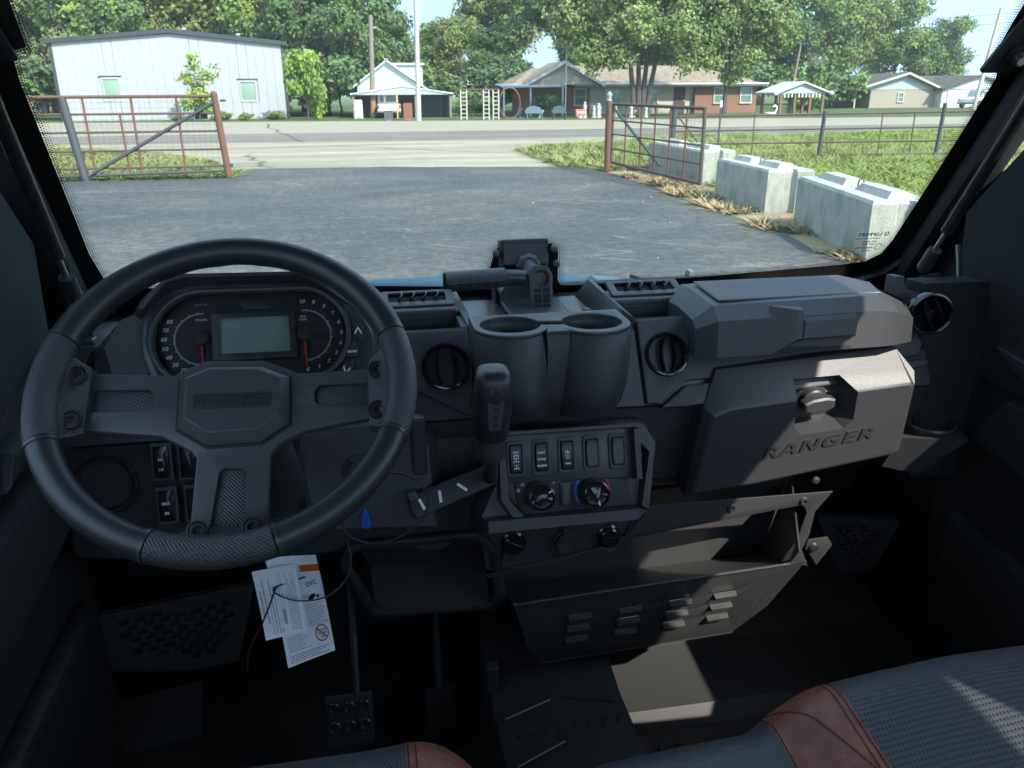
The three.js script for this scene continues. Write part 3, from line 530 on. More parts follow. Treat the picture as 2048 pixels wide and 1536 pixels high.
{
  const t = thing('brick_house', 'low brick ranch house with pale shingle roof under the big trees', 'house', [22, 0, -62]);
  const z = -62;
  part('wall', box(27.5, 1.05, z - 4, 5.0, 2.1, 8), M.brick, t, { label: 'orange brick wall' });
  part('wall', box(14.4, 1.0, z - 3.6, 4.6, 2.0, 7), M.brick, t, { label: 'orange brick wall under the porch' });
  part('wall', [box(20.9, 1.05, z - 4.2, 8.2, 2.1, 7.6)], M.cream, t, { label: 'cream boarded wall' });
  part('roof', hipRoof(16.0, 30.0, z, z - 8, 2.08, 3.55, 1.0, 4.2, 0.55), M.shingle, t);
  part('roof', hipRoof(11.4, 16.6, z - 1, z - 9, 2.1, 3.4, 2.4, 0.4, 0.5), M.shingle, t);
  const g = [V(11.9, 2.1, z + 1.4), V(16.9, 2.1, z + 1.4), V(14.4, 3.55, z + 1.4)], q = p => p.clone().add(V(0, 0, -5));
  part('gable', loft([g.map(q), g]), M.cream, t, { label: 'cream porch gable' });
  for (const s of [-1, 1]) part('gable_roof', loft([[V(14.4, 3.55, z + 1.65), V(14.4 + s * 2.9, 1.98, z + 1.65), V(14.4 + s * 2.9, 2.14, z + 1.65), V(14.4, 3.72, z + 1.65)], [V(14.4, 3.55, z - 4), V(14.4 + s * 2.9, 1.98, z - 4), V(14.4 + s * 2.9, 2.14, z - 4), V(14.4, 3.72, z - 4)]]), M.shingle, t);
  for (const s of [-1, 1]) part('barge_board', loft([[V(14.4, 3.5, z + 1.7), V(14.4 + s * 3, 1.9, z + 1.7), V(14.4 + s * 3, 2.1, z + 1.7), V(14.4, 3.72, z + 1.7)], [V(14.4, 3.5, z + 1.63), V(14.4 + s * 3, 1.9, z + 1.63), V(14.4 + s * 3, 2.1, z + 1.63), V(14.4, 3.72, z + 1.63)]]), M.trimWhite, t);
  part('fascia', [box(23.0, 2.06, z + 0.58, 15.2, 0.2, 0.06), box(30.58, 2.06, z - 4, 0.06, 0.2, 9)], M.trimWhite, t);
  part('gutter', bar(V(15.9, 2.12, z + 0.68), V(30.6, 2.12, z + 0.68), 0.07), M.trimWhite, t);
  part('porch_roof', loft([[V(9.6, 1.92, z + 3.2), V(14, 1.92, z + 3.2), V(14, 2.0, z + 3.2), V(9.6, 2.0, z + 3.2)], [V(9.6, 2.12, z), V(14, 2.12, z), V(14, 2.2, z), V(9.6, 2.2, z)]]), M.paleGreen, t);
  for (const x of [9.7, 11.6, 13.9]) part('porch_post', box(x, 0.96, z + 3.1, 0.1, 1.92, 0.1), M.trimWhite, t);
  windowOn(t, 27.0, 1.3, z, 0.9, 1.05); windowOn(t, 29.1, 1.3, z, 0.8, 1.05); windowOn(t, 18.6, 1.2, z - 0.4, 1.2, 1.1); windowOn(t, 21.6, 1.2, z - 0.4, 1.0, 1.1); windowOn(t, 16.0, 1.25, z - 0.1, 0.8, 1.1);
  const d = part('door', box(23.9, 0.95, z - 0.38, 0.9, 1.9, 0.06), mat(C3(0.06, 0.04, 0.03), 0.6), t); part('handle', bar(V(24.2, 0.95, z - 0.3), V(24.25, 0.95, z - 0.3), 0.03), M.steel, d);
  part('chimney', box(15.6, 3.6, z - 4, 0.8, 0.5, 0.6), M.brick, t);
}
// ---------------------------------------------------------------- pale barn with open carport
{
  const t = thing('barn', 'pale green metal barn with a dark open carport beside the poles', 'barn', [2.6, 0, -61]);
  const z = -61;
  const up = [V(-0.3, 1.4, z - 3), V(4.4, 1.4, z - 3), V(4.4, 1.95, z - 3), V(1.9, 3.85, z - 3), V(-0.3, 2.2, z - 3)];
  part('gable_wall', loft([up.map(p => p.clone().add(V(0, 0, -6))), up]), M.paleGreen, t);
  part('roof', [loft([[V(1.8, 3.86, z - 2.7), V(4.9, 1.75, z - 2.7), V(4.9, 1.87, z - 2.7), V(1.8, 4.0, z - 2.7)], [V(1.8, 3.86, z - 9), V(4.9, 1.75, z - 9), V(4.9, 1.87, z - 9), V(1.8, 4.0, z - 9)]]), loft([[V(2.0, 3.86, z - 2.7), V(2.0, 4.0, z - 2.7), V(-0.6, 2.1, z - 2.7), V(-0.6, 1.98, z - 2.7)], [V(2.0, 3.86, z - 9), V(2.0, 4.0, z - 9), V(-0.6, 2.1, z - 9), V(-0.6, 1.98, z - 9)]])], mat(C3(0.5, 0.54, 0.53), 0.45), t);
  part('clerestory', box(3.5, 2.6, z - 6, 2.2, 2.0, 3.6), M.paleGreen, t); part('clerestory_roof', box(3.5, 3.66, z - 6, 2.5, 0.12, 4), M.trimWhite, t);
  part('flue', bar(V(2.9, 2.6, z - 4.5), V(2.9, 3.9, z - 4.5), 0.12), M.rust, t);
  for (const s of [-1, 1]) part('carport_roof', loft([[V(2.7, 2.02, z + 2), V(2.7 + s * 3.5, 1.52, z + 2), V(2.7 + s * 3.5, 1.6, z + 2), V(2.7, 2.1, z + 2)], [V(2.7, 2.02, z - 3), V(2.7 + s * 3.5, 1.52, z - 3), V(2.7 + s * 3.5, 1.6, z - 3), V(2.7, 2.1, z - 3)]]), mat(C3(0.55, 0.6, 0.58), 0.45), t);
  const cg = [V(-0.6, 1.5, z + 1.95), V(6.0, 1.5, z + 1.95), V(2.7, 2.0, z + 1.95)]; part('carport_gable', loft([cg.map(p => p.clone().add(V(0, 0, -0.06))), cg]), M.paleGreen, t);
  for (const x of [-0.6, 1.5, 3.6, 6.0]) part('carport_post', box(x, 0.75, z + 1.8, 0.12, 1.5, 0.12), mat(C3(0.2, 0.17, 0.14), 0.8), t);
  part('back_wall', box(2.7, 0.75, z - 3.0, 6.6, 1.5, 0.1), M.paleGreen, t); part('added_side_wall', box(5.95, 0.75, z - 0.6, 0.08, 1.5, 4.6), mat(C3(0.22, 0.2, 0.18), 0.8), t); part('added_side_wall', box(-0.55, 0.75, z - 0.6, 0.08, 1.5, 4.6), mat(C3(0.3, 0.28, 0.26), 0.8), t);  // side walls added to keep daylight out of the carport
}
// ---------------------------------------------------------------- tan house with garage, right
{
  const t = thing('tan_house', 'tan house with grey roof and white garage door at far right', 'house', [50, 0, -75]);
  const z = -75, x0 = 48.0, x1 = 55.0;
  part('wall', box((x0 + x1) / 2, 0.8, z - 4, x1 - x0, 1.7, 8), M.tan, t);
  const g = [V(46.2, 1.62, z), V(55.2, 1.62, z), V(51.5, 3.05, z)]; part('gable', loft([g.map(p => p.clone().add(V(0, 0, -8))), g]), M.paleGreen, t, { label: 'pale green gable boards' });
  for (const [xa, ya, xb, yb] of [[51.5, 3.05, 46.0, 1.55], [51.5, 3.05, 55.6, 1.5]]) { const s = Math.sign(xb - xa); part('roof', loft([[V(xa, ya, z + 0.5), V(xb, yb, z + 0.5), V(xb, yb + 0.16, z + 0.5), V(xa, ya + 0.16, z + 0.5)], [V(xa, ya, z - 9), V(xb, yb, z - 9), V(xb, yb + 0.16, z - 9), V(xa, ya + 0.16, z - 9)]]), M.shingleDark, t); }
  part('barge_board', [[51.5, 3.0, 46.0, 1.5], [51.5, 3.0, 55.6, 1.45]].map(([xa, ya, xb, yb]) => loft([[V(xa, ya, z + 0.55), V(xb, yb, z + 0.55), V(xb, yb + 0.2, z + 0.55), V(xa, ya + 0.22, z + 0.55)], [V(xa, ya, z + 0.49), V(xb, yb, z + 0.49), V(xb, yb + 0.2, z + 0.49), V(xa, ya + 0.22, z + 0.49)]])), M.cream, t);
  windowOn(t, 51.2, 0.95, z, 0.5, 0.75);
  part('garage_wall', box(58.5, 0.85, z - 3, 7.2, 1.8, 8), M.trimWhite, t);
  part('roof', hipRoof(54, 66, z - 1.5, z - 10, 1.75, 3.0, 0.2, 2, 0.4), M.shingleDark, t);
  const g2 = [V(55.0, 1.7, z + 1.1), V(62.2, 1.7, z + 1.1), V(58.6, 2.75, z + 1.1)]; part('garage_gable', loft([g2.map(p => p.clone().add(V(0, 0, -6))), g2]), M.trimWhite, t);
  for (const s of [-1, 1]) part('garage_roof', loft([[V(58.6, 2.75, z + 1.4), V(58.6 + s * 4, 1.58, z + 1.4), V(58.6 + s * 4, 1.74, z + 1.4), V(58.6, 2.92, z + 1.4)], [V(58.6, 2.75, z - 6), V(58.6 + s * 4, 1.58, z - 6), V(58.6 + s * 4, 1.74, z - 6), V(58.6, 2.92, z - 6)]]), M.shingleDark, t);
  part('garage_door', box(57.6, 0.75, z + 1.06, 4.2, 1.5, 0.06), M.white, t);
  part('porch_post', box(46.6, 0.78, z - 0.3, 0.12, 1.56, 0.12), M.trimWhite, t);
}
// ---------------------------------------------------------------- pickups
function pickup(label, x, z, turn, s, col) {
  const t = thing('pickup_truck', label, 'truck', [x, 0, z]);
  const q = new THREE.Matrix4().makeTranslation(x, 0, z).multiply(new THREE.Matrix4().makeRotationY(turn * R)).multiply(new THREE.Matrix4().makeScale(s, s, s));
  const T = g => { g = plain(g); g.applyMatrix4(q); return g; };
  const paint = mat(col, 0.3), ex = (pts, w, b = 0.05) => { const sh = new THREE.Shape(); pts.forEach(([a, c], i) => i ? sh.lineTo(a, c) : sh.moveTo(a, c)); const g = new THREE.ExtrudeGeometry(sh, { depth: w - 2 * b, bevelEnabled: true, bevelSize: b, bevelThickness: b, bevelOffset: -b, bevelSegments: 2 }); g.translate(0, 0, -w / 2 + b); return creased(g, 0.5); };
  part('body', T(ex([[-2.75, 0.55], [-2.75, 1.1], [-0.75, 1.12], [1.05, 1.12], [2.55, 1.02], [2.75, 0.9], [2.75, 0.5], [2.2, 0.42], [-2.2, 0.42]], 1.9)), paint, t);
  part('cab', T(ex([[-0.8, 1.1], [-0.65, 1.78], [-0.5, 1.84], [0.5, 1.84], [1.25, 1.1]], 1.74)), paint, t);
  for (const sd of [-1, 1]) for (const [a, b] of [[-0.55, 0.05], [0.12, 0.85]]) part('window', T(box((a + b) / 2, 1.45, sd * 0.872, b - a, 0.5, 0.02)), M.pane, t);
  part('windshield', T((() => { const g = new THREE.BoxGeometry(0.02, 0.85, 1.5); g.rotateZ(0.78); g.translate(0.93, 1.5, 0); return g; })()), M.pane, t);
  part('rear_window', T(box(-0.76, 1.5, 0, 0.03, 0.42, 1.3)), M.pane, t);
  for (const xx of [-1.75, 1.75]) for (const sd of [-1, 1]) { const w = part('wheel', T((() => { const g = new THREE.CylinderGeometry(0.4, 0.4, 0.26, 20); g.rotateX(Math.PI / 2); g.translate(xx, 0.4, sd * 0.86); return g; })()), M.rubber, t); part('rim', T((() => { const g = new THREE.CylinderGeometry(0.22, 0.22, 0.28, 14); g.rotateX(Math.PI / 2); g.translate(xx, 0.4, sd * 0.865); return g; })()), M.steel, w); }
  for (const sd of [-0.75, 0.75]) part('headlight', T(box(2.74, 0.86, sd, 0.05, 0.2, 0.28, 0.02)), M.trimWhite, t);
  for (const sd of [-0.86, 0.86]) part('tail_light', T(box(-2.75, 0.9, sd, 0.05, 0.34, 0.14, 0.02)), mat(C3(0.4, 0.02, 0.02), 0.3), t);
  part('bumper', T(box(-2.85, 0.55, 0, 0.12, 0.2, 1.8, 0.03)), M.steel, t); part('bumper', T(box(2.82, 0.5, 0, 0.12, 0.22, 1.8, 0.03)), M.steel, t);
}
pickup('white pickup parked in the dark carport of the barn', 1.75, -60.6, 90, 0.82, C3(0.75, 0.75, 0.75));
pickup('white pickup parked before the tan house garage', 57.0, -71.5, 205, 0.86, C3(0.72, 0.75, 0.76));
// ---------------------------------------------------------------- small white garden pavilion
{
  const t = thing('garden_pavilion', 'small white gabled pavilion with brown posts beside the brick house', 'pavilion', [28.2, 0, -54]);
  const z = -54, cx = 28.7;
  for (const s of [-1, 1]) part('roof', loft([[V(cx, 2.05, z + 1.5), V(cx + s * 2, 1.38, z + 1.5), V(cx + s * 2, 1.48, z + 1.5), V(cx, 2.17, z + 1.5)], [V(cx, 2.05, z - 1.5), V(cx + s * 2, 1.38, z - 1.5), V(cx + s * 2, 1.48, z - 1.5), V(cx, 2.17, z - 1.5)]]), M.trimWhite, t);
  const g = [V(cx - 1.7, 1.42, z + 1.3), V(cx + 1.7, 1.42, z + 1.3), V(cx, 2.02, z + 1.3)]; part('gable', loft([g.map(p => p.clone().add(V(0, 0, -0.05))), g]), M.paleGreen, t);
  for (const x of [-1.5, -0.5, 0.6, 1.5]) for (const dz of [-1.3, 1.3]) part('post', box(cx + x, 0.7, z + dz, 0.16, 1.4, 0.16), mat(C3(0.16, 0.09, 0.06), 0.8), t);
  for (let k = 0; k < 13; k++) part('valance_slat', box(cx - 1.5 + k * 0.25, 1.28, z + 1.35, 0.1, 0.24, 0.03), M.trimWhite, t);
  part('back_rail', box(cx, 0.7, z - 1.3, 3, 0.1, 0.06), mat(C3(0.3, 0.2, 0.12), 0.8), t);
  for (const s of [-1, 1]) part('corner_ball', (() => { const q = new THREE.SphereGeometry(0.14, 12, 8); q.translate(cx + s * 2, 1.42, z + 1.5); return q; })(), M.white, t);
}
// ---------------------------------------------------------------- poles
M.wood = mat(C3(0.21, 0.17, 0.13), 0.9, { bumpMap: T_rough, bumpScale: 0.01 });
function pole(label, x, z, h, r, m, lean = 0, opt = {}) {
  const t = thing('utility_pole', label, 'pole', [x, 0, z], opt.group);
  part('shaft', bar(V(x, 0, z), V(x + lean, h, z), r, r * 0.72, 12), m, t);
  if (opt.arm) { part('cross_arm', box(x + lean, h - 0.7, z, 2.2, 0.12, 0.12), M.wood, t); for (const s of [-0.9, 0, 0.9]) part('insulator', bar(V(x + lean + s, h - 0.64, z), V(x + lean + s, h - 0.42, z), 0.06, 0.03), M.trimWhite, t); }
  if (opt.collar) part('sleeve', bar(V(x, 0, z), V(x + lean * 0.3, h * 0.3, z), r * 1.08, r * 1.05, 12), mat(C3(0.28, 0.15, 0.06), 0.8), t);
  if (opt.clamp) part('clamp', bar(V(x + lean, h - 0.8, z), V(x + lean + 0.35, h - 0.75, z), 0.05), M.steel, t);
  return t;
}
pole('short wooden pole with an orange base in front of the barn', 0.68, -59.6, 6.5, 0.19, M.wood, 0.2, { collar: 1, clamp: 1 });
pole('tall pale grey pole rising past the top of the windshield', 3.25, -51.6, 10.5, 0.16, mat(C3(0.36, 0.34, 0.31), 0.85), 0.2);
pole('leaning pole by the pavilion roof', 29.0, -55, 4.45, 0.1, M.wood, 0.45);
pole('tall leaning pole before the tan house at far right', 49.6, -62.7, 7.7, 0.17, mat(C3(0.48, 0.43, 0.37), 0.85), 0.9, { clamp: 1 });
{ const t = thing('radio_mast', 'thin grey antenna mast in front of the porch gable', 'mast', [12.9, 0, -54]); part('pipe', bar(V(12.9, 0, -54), V(12.95, 3.9, -54), 0.035), M.steel, t); part('tip', bar(V(12.95, 3.9, -54), V(12.95, 4.7, -54), 0.012), M.steel, t); }
for (const [label, pts] of [['upper power wire crossing the sky at right', [[30, 9.3, -90], [49.8, 8.0, -80], [80, 9.8, -70]]], ['lower power wire crossing the sky at right', [[30, 8.6, -90], [49.8, 7.2, -80], [80, 8.9, -70]]], ['power wire sagging between the dark trees and the short pole', [[-14, 4.0, -66], [-6, 4.5, -63], [0.85, 6.2, -59.6]]]])
  single('power_wire', label, 'wire', tube(pts.map(p => V(...p)), 0.018, 30, 4), M.pipe, 'overhead wires');
// ---------------------------------------------------------------- yard clutter by the road
function lattice(label, x, z, w, h, m) {
  const t = thing('lattice_trellis', label, 'trellis', [x, 0, z], 'white trellises by the road');
  for (const s of [-1, 1]) part('stile', box(x + s * w / 2, h / 2, z, 0.07, h, 0.07), m, t);
  for (let y = 0.15; y < h; y += 0.24) part('rung', box(x, y, z, w, 0.045, 0.045), m, t);
}
const white2 = mat(C3(0.42, 0.39, 0.35), 0.8);
lattice('white lattice trellis farthest left, next to the tall pole', 6.1, -52.4, 0.36, 1.75, white2); lattice('middle white lattice trellis under the rusty beam', 7.5, -52.4, 0.34, 1.75, white2); lattice('right white lattice trellis next to the ring arch', 8.1, -52.4, 0.34, 1.75, white2);
single('trellis_beam', 'rusty beam laid across the white trellises', 'beam', box(7.1, 1.78, -52.4, 2.5, 0.07, 0.08), M.rust);
{ const t = thing('ring_arch', 'tall rusty ring arch by the road', 'arch', [9.0, 0, -52.6]); part('hoop', (() => { const g = new THREE.TorusGeometry(0.92, 0.06, 8, 40); g.scale(0.72, 1, 1); g.translate(9.0, 0.95, -52.6); return g; })(), M.rust, t); part('foot', box(9.0, 0.04, -52.6, 1.0, 0.08, 0.3), M.rust, t); }
for (const [label, x, w, c, turn] of [['blue rounded bench with white lettering panel by the road', 10.4, 1.1, C3(0.07, 0.13, 0.17), 0], ['teal metal bench on the lawn before the porch', 12.0, 0.9, C3(0.03, 0.075, 0.075), 0]]) {
  const t = thing('garden_bench', label, 'bench', [x, 0, -51.8]); const m = mat(c, 0.5);
  part('seat', box(x, 0.38, -51.8, w, 0.05, 0.4, 0.01), m, t); part('backrest', loft([[-0.5, -0.35, 0, 0.35, 0.5].map((u, i) => V(x + u * w, [0.5, 0.72, 0.8, 0.72, 0.5][i], -52)).concat([V(x + 0.5 * w, 0.4, -52), V(x - 0.5 * w, 0.4, -52)]), [-0.5, -0.35, 0, 0.35, 0.5].map((u, i) => V(x + u * w, [0.5, 0.72, 0.8, 0.72, 0.5][i], -51.95)).concat([V(x + 0.5 * w, 0.4, -51.95), V(x - 0.5 * w, 0.4, -51.95)])]), m, t);
  for (const s of [-1, 1]) part('leg', box(x + s * w * 0.42, 0.19, -51.8, 0.06, 0.38, 0.36), m, t);
}
{ const t = thing('yard_sign', 'small red and white yard sign by the road', 'sign', [13.2, 0, -51.2]); part('board', box(13.2, 0.38, -51.2, 0.6, 0.42, 0.04, 0.01), mat(C3(0.5, 0.12, 0.1), 0.6), t); part('stripe', box(13.2, 0.4, -51.17, 0.46, 0.08, 0.02), M.white, t); for (const s of [-0.2, 0.2]) part('stake', box(13.2 + s, 0.1, -51.2, 0.04, 0.2, 0.03), M.wood, t); }
const statueWords = ['tallest white statue', 'small white statue', 'grey statue', 'squat white urn', 'slender pale statue', 'stocky grey statue', 'pale statue', 'round white urn', 'small grey urn', 'broad pale statue', 'thin white statue', 'dark planter'];
const statueSpots = [[14.0, 1.0, 0], [14.8, 0.75, 0], [15.4, 0.85, 1], [13.7, 0.5, 2], [16.0, 0.95, 0], [16.5, 0.7, 1], [17.1, 0.85, 0], [17.5, 0.45, 2], [11.4, 0.5, 2], [18.1, 0.8, 0], [15.1, 0.9, 0], [10.0, 0.62, 2]];
statueSpots.forEach(([x, h, k], i) => {
  const z = -53.2 - (i % 3) * 0.7, near = i < 3 ? 'nearest the gate post' : i < 7 ? 'before the brick porch' : 'at the edge of the porch clutter';
  const t = thing('garden_statue', `${statueWords[i]} among the yard ornaments ${near}`, 'statue', [x, 0, z], 'yard ornaments before the brick house');
  const m = mat(k === 1 ? C3(0.3, 0.31, 0.3) : i === 11 ? C3(0.05, 0.06, 0.08) : C3(0.42, 0.42, 0.4), 0.85), F = frame([x, 0, z], 90);
  const H = h * 1000;
  part('pedestal', lathe(F, [[0, 0], [150, 0], [150, 60], [110, 90], [110, H * 0.25], [140, H * 0.28], [0, H * 0.28]], 10), m, t);
  part('figure', lathe(F, k === 2 ? [[0, H * 0.28], [70, H * 0.3], [60, H * 0.45], [200, H * 0.8], [230, H], [180, H], [0, H * 0.8]] : [[0, H * 0.28], [120, H * 0.28], [90, H * 0.45], [110, H * 0.62], [130, H * 0.74], [60, H * 0.82], [55, H * 0.85], [80, H * 0.92], [50, H * 1.0], [0, H * 1.01]], 10), m, t);
});
{ const t = thing('swan_planter', 'white swan shaped planter in front of the pavilion', 'planter', [26.2, 0, -52]); part('bowl', lathe(frame([26.2, 0, -52], 90), [[0, 0], [200, 20], [330, 160], [350, 260], [300, 270], [0, 200]], 16), M.white, t); part('neck', tube([V(26.5, 0.22, -52), V(26.62, 0.5, -52), V(26.5, 0.68, -52), V(26.36, 0.6, -52)], 0.05, 14, 8), M.white, t); }
for (const [label, x, z, h, c] of [['yellow upright board leaning by the short pole', 3.15 - 1.0, -55, 1.7, C3(0.5, 0.36, 0.05)], ['rust brown sheet panel by the tall pole', 2.75, -54, 1.0, C3(0.2, 0.08, 0.05)], ['pale board leaning on the carport corner', -0.3, -58, 1.2, C3(0.5, 0.52, 0.5)], ['dark grey post box by the road', 1.5, -53, 0.6, C3(0.08, 0.08, 0.08)]])
  { const t = thing('leaning_board', label, 'board', [x, 0, z]); part('panel', box(x, h / 2, z, c.b < 0.1 && c.r > 0.3 ? 0.09 : 0.55, h, 0.06, 0.01), mat(c, 0.8), t); part('foot', box(x, 0.03, z - 0.1, 0.3, 0.06, 0.3), M.wood, t); }

// ---------------------------------------------------------------- trees
M.bark = mat(C3(0.10, 0.082, 0.066), 0.95, { bumpMap: T_rough, bumpScale: 0.03 });
const leafMat = new THREE.MeshPhysicalMaterial({ color: C3(1, 1, 1), vertexColors: true, roughness: 0.85, transmission: 0.3, thickness: 0, side: THREE.DoubleSide });
// crown: leaf-sized faces in clumps spread over lumpy lobes; cols = list of linear leaf colours
function foliage(seed, lobes, clumps, per, leaf, spread, cols) {
  const r = rng(seed), pos = [], col = [];
  const tot = lobes.reduce((s, l) => s + l[3] * l[3], 0);
  for (const [lx, ly, lz, lr, fy = 0.8] of lobes) {
    const n = Math.round(clumps * lr * lr / tot);
    for (let i = 0; i < n; i++) {
      const u = r() * 2 - 1, a = r() * 6.283, q = Math.sqrt(1 - u * u); const dx = q * Math.cos(a), dy = u, dz = q * Math.sin(a);
      const lump = 0.78 + 0.34 * N3(dx * 2.1 + seed, dy * 2.1, dz * 2.1) + 0.2 * N3(dx * 5 + seed, dy * 5, dz * 5);
      const rad = lr * lump * Math.pow(0.25 + 0.75 * r(), 0.35);
      const cx = lx + dx * rad, cy = ly + dy * rad * fy, cz = lz + dz * rad;
      const base = cols[Math.min(cols.length - 1, Math.floor(clamp(0.5 + 0.75 * N3(cx * 0.45 + seed * 3, cy * 0.45, cz * 0.45) + (r() - 0.5) * 0.35) * cols.length))];
      const tone = 0.72 + r() * 0.5;
      for (let k = 0; k < per; k++) {
        const px = cx + (r() + r() - 1) * spread, py = cy + (r() + r() - 1) * spread * 0.7, pz = cz + (r() + r() - 1) * spread;
        // leaf: a small bent rhombus leaning outwards
        const t = V(r() - 0.5, r() - 0.75, r() - 0.5).normalize(), o = V(dx + (r() - 0.5) * 1.6, dy + 0.5 + (r() - 0.5) * 1.4, dz + (r() - 0.5) * 1.6).normalize();
        const w = new THREE.Vector3().crossVectors(t, o).normalize(), L = leaf * (0.7 + r() * 0.6), W = L * 0.42;
        const A = [px, py, pz], B = [px + t.x * L * 0.5 + w.x * W, py + t.y * L * 0.5 + w.y * W, pz + t.z * L * 0.5 + w.z * W], Cc = [px + t.x * L, py + t.y * L, pz + t.z * L], D = [px + t.x * L * 0.5 - w.x * W, py + t.y * L * 0.5 - w.y * W, pz + t.z * L * 0.5 - w.z * W];
        pos.push(...A, ...B, ...Cc, ...A, ...Cc, ...D);
        const tt = 1.6 * tone * (0.9 + 0.2 * r()); for (let q2 = 0; q2 < 6; q2++) col.push(base[0] * tt, base[1] * tt * 1.03, base[2] * tt * 0.8);
      }
    }
  }
  const g = new THREE.BufferGeometry(); g.setAttribute('position', new THREE.Float32BufferAttribute(pos, 3)); g.setAttribute('color', new THREE.Float32BufferAttribute(col, 3)); g.computeVertexNormals();
  return g;
}
function limbs(seed, h, r0, lobes, stems = 1) {
  const r = rng(seed + 900), out = [];
  for (let s = 0; s < stems; s++) {
    const lean = stems > 1 ? 0.085 * h * (s - (stems - 1) / 2) : 0.02 * h * (r() - 0.5);
    const pts = []; for (let k = 0; k <= 5; k++) pts.push(V(lean * Math.pow(k / 5, 1.4) + (r() - 0.5) * 0.12 * (k > 0) + (s - (stems - 1) / 2) * r0 * 0.7, h * 0.72 * k / 5, (r() - 0.5) * 0.15 * (k > 0)));
    for (let k = 0; k < 5; k++) out.push(bar(pts[k], pts[k + 1], r0 * (1 - k * 0.16) / Math.sqrt(stems), r0 * (1 - (k + 1) * 0.16) / Math.sqrt(stems), 8, false));
    lobes.forEach(([x, y, z], i) => { if (stems > 1 && i % stems !== s) return; const b = pts[2 + (i % 3)], e = V(x, y, z), m = b.clone().lerp(e, 0.5).add(V(0, 0.3, 0)); out.push(bar(b, m, r0 * 0.36, r0 * 0.22, 6, false), bar(m, e, r0 * 0.22, r0 * 0.08, 6, false)); });
  }
  return out;
}
function makeLobes(seed, h, rad, low, n) { const r = rng(seed + 50), L = [[0, h * 0.78, 0, rad * 0.62]]; for (let i = 0; i < n; i++) { const a = i / n * 6.283 + r(), q = rad * (0.35 + 0.4 * r()), y = mix(low + rad * 0.3, h * 0.85, r()); L.push([Math.cos(a) * q, y, Math.sin(a) * q, rad * (0.34 + 0.24 * r())]); } return L; }
const G = { dark: [[0.034, 0.062, 0.016], [0.046, 0.085, 0.02], [0.062, 0.105, 0.024], [0.085, 0.125, 0.028]], mid: [[0.04, 0.075, 0.016], [0.07, 0.115, 0.022], [0.10, 0.15, 0.03], [0.14, 0.17, 0.035]], yellow: [[0.06, 0.095, 0.02], [0.095, 0.13, 0.028], [0.125, 0.15, 0.033], [0.15, 0.14, 0.035]], autumn: [[0.055, 0.085, 0.022], [0.085, 0.115, 0.03], [0.115, 0.125, 0.04], [0.14, 0.11, 0.052]], grey: [[0.065, 0.095, 0.028], [0.09, 0.125, 0.036], [0.12, 0.155, 0.05], [0.16, 0.185, 0.07]], bright: [[0.11, 0.17, 0.02], [0.16, 0.22, 0.03], [0.21, 0.26, 0.045]] };
const protos = new Map();
function tree(kind, label, x, z, s, turn, group, P) {
  let p = protos.get(kind), t;
  if (!p) {
    const lobes = P.lobes || makeLobes(P.seed, P.h, P.r, P.low, P.n);
    t = thing(P.name || 'broadleaf_tree', label, P.cat || 'tree', [0, 0, 0], group);
    part('trunk', limbs(P.seed, P.h, P.trunk, lobes, P.stems || 1), M.bark, t);
    part('crown', foliage(P.seed, lobes, P.clumps, P.per, P.leaf, P.spread, P.cols), leafMat, t);
    protos.set(kind, t);
  } else { t = p.clone(); t.name = numbered(p.userData.stem || 'broadleaf_tree'); scene.add(t); t.userData = { label, category: p.userData.category }; if (group) t.userData.group = group; }
  if (!p) t.userData.stem = P.name || 'broadleaf_tree';
  t.position.set(x, 0, z); t.rotation.y = turn; const [sx, sy] = Array.isArray(s) ? s : [s, s]; t.scale.set(sx, sy, sx);
  return t;
}
const woodA = { seed: 3, h: 14, r: 5.2, low: 2.2, n: 11, trunk: 0.3, clumps: 1000, per: 18, leaf: 0.3, spread: 0.7, cols: G.autumn };
const woodB = { seed: 8, h: 14, r: 5.0, low: 1.6, n: 11, trunk: 0.3, clumps: 1000, per: 18, leaf: 0.3, spread: 0.7, cols: G.mid };
const woodD = { seed: 13, h: 14, r: 5.0, low: 0.8, n: 13, trunk: 0.34, clumps: 1150, per: 17, leaf: 0.28, spread: 0.6, cols: G.dark };
const woodG = { seed: 21, h: 13, r: 4.8, low: 2.5, n: 11, trunk: 0.3, clumps: 1050, per: 17, leaf: 0.28, spread: 0.6, cols: G.yellow };
const bushP = { seed: 33, h: 2.6, r: 2.0, low: 0.1, n: 7, trunk: 0.06, clumps: 240, per: 12, leaf: 0.24, spread: 0.35, cols: G.mid, name: 'shrub', cat: 'shrub' };
const bushD = { ...bushP, seed: 35, cols: G.dark };
// wood behind the white building
const wl = 'trees behind the white building';
[['autumn', woodA, 'brownish vine hung tree at the far left edge of the wood', -35, -78, 1.05, 0.2], ['autumn', woodA, 'tree with rusty leaves over the left roof corner of the white building', -27, -80, 1.12, 1.7], ['mid', woodB, 'green tree rising over the left half of the white building', -21, -79, 1.1, 0.5], ['yellow', woodG, 'yellow green tree behind the roof ridge of the white building', -15.5, -82, 1.15, 2.2], ['autumn', woodA, 'browning tree behind the ridge vent of the white building', -11, -84, 1.15, 3.6], ['mid', woodB, 'green tree over the right roof slope of the white building', -7, -78, 1.05, 2.9], ['dark', woodD, 'dark green tree at the right end of the white building', -2.8, -70, 1.0, 0.3], ['dark', woodD, 'largest dark tree overhanging the barn', 0.2, -73, 1.08, 2.4], ['dark', woodD, 'dark tree close behind the right corner of the white building', -5.2, -82, 1.1, 4.4]].forEach(([k, P, l, x, z, s, a]) => tree(k, l, x, z, s, a, wl, P));
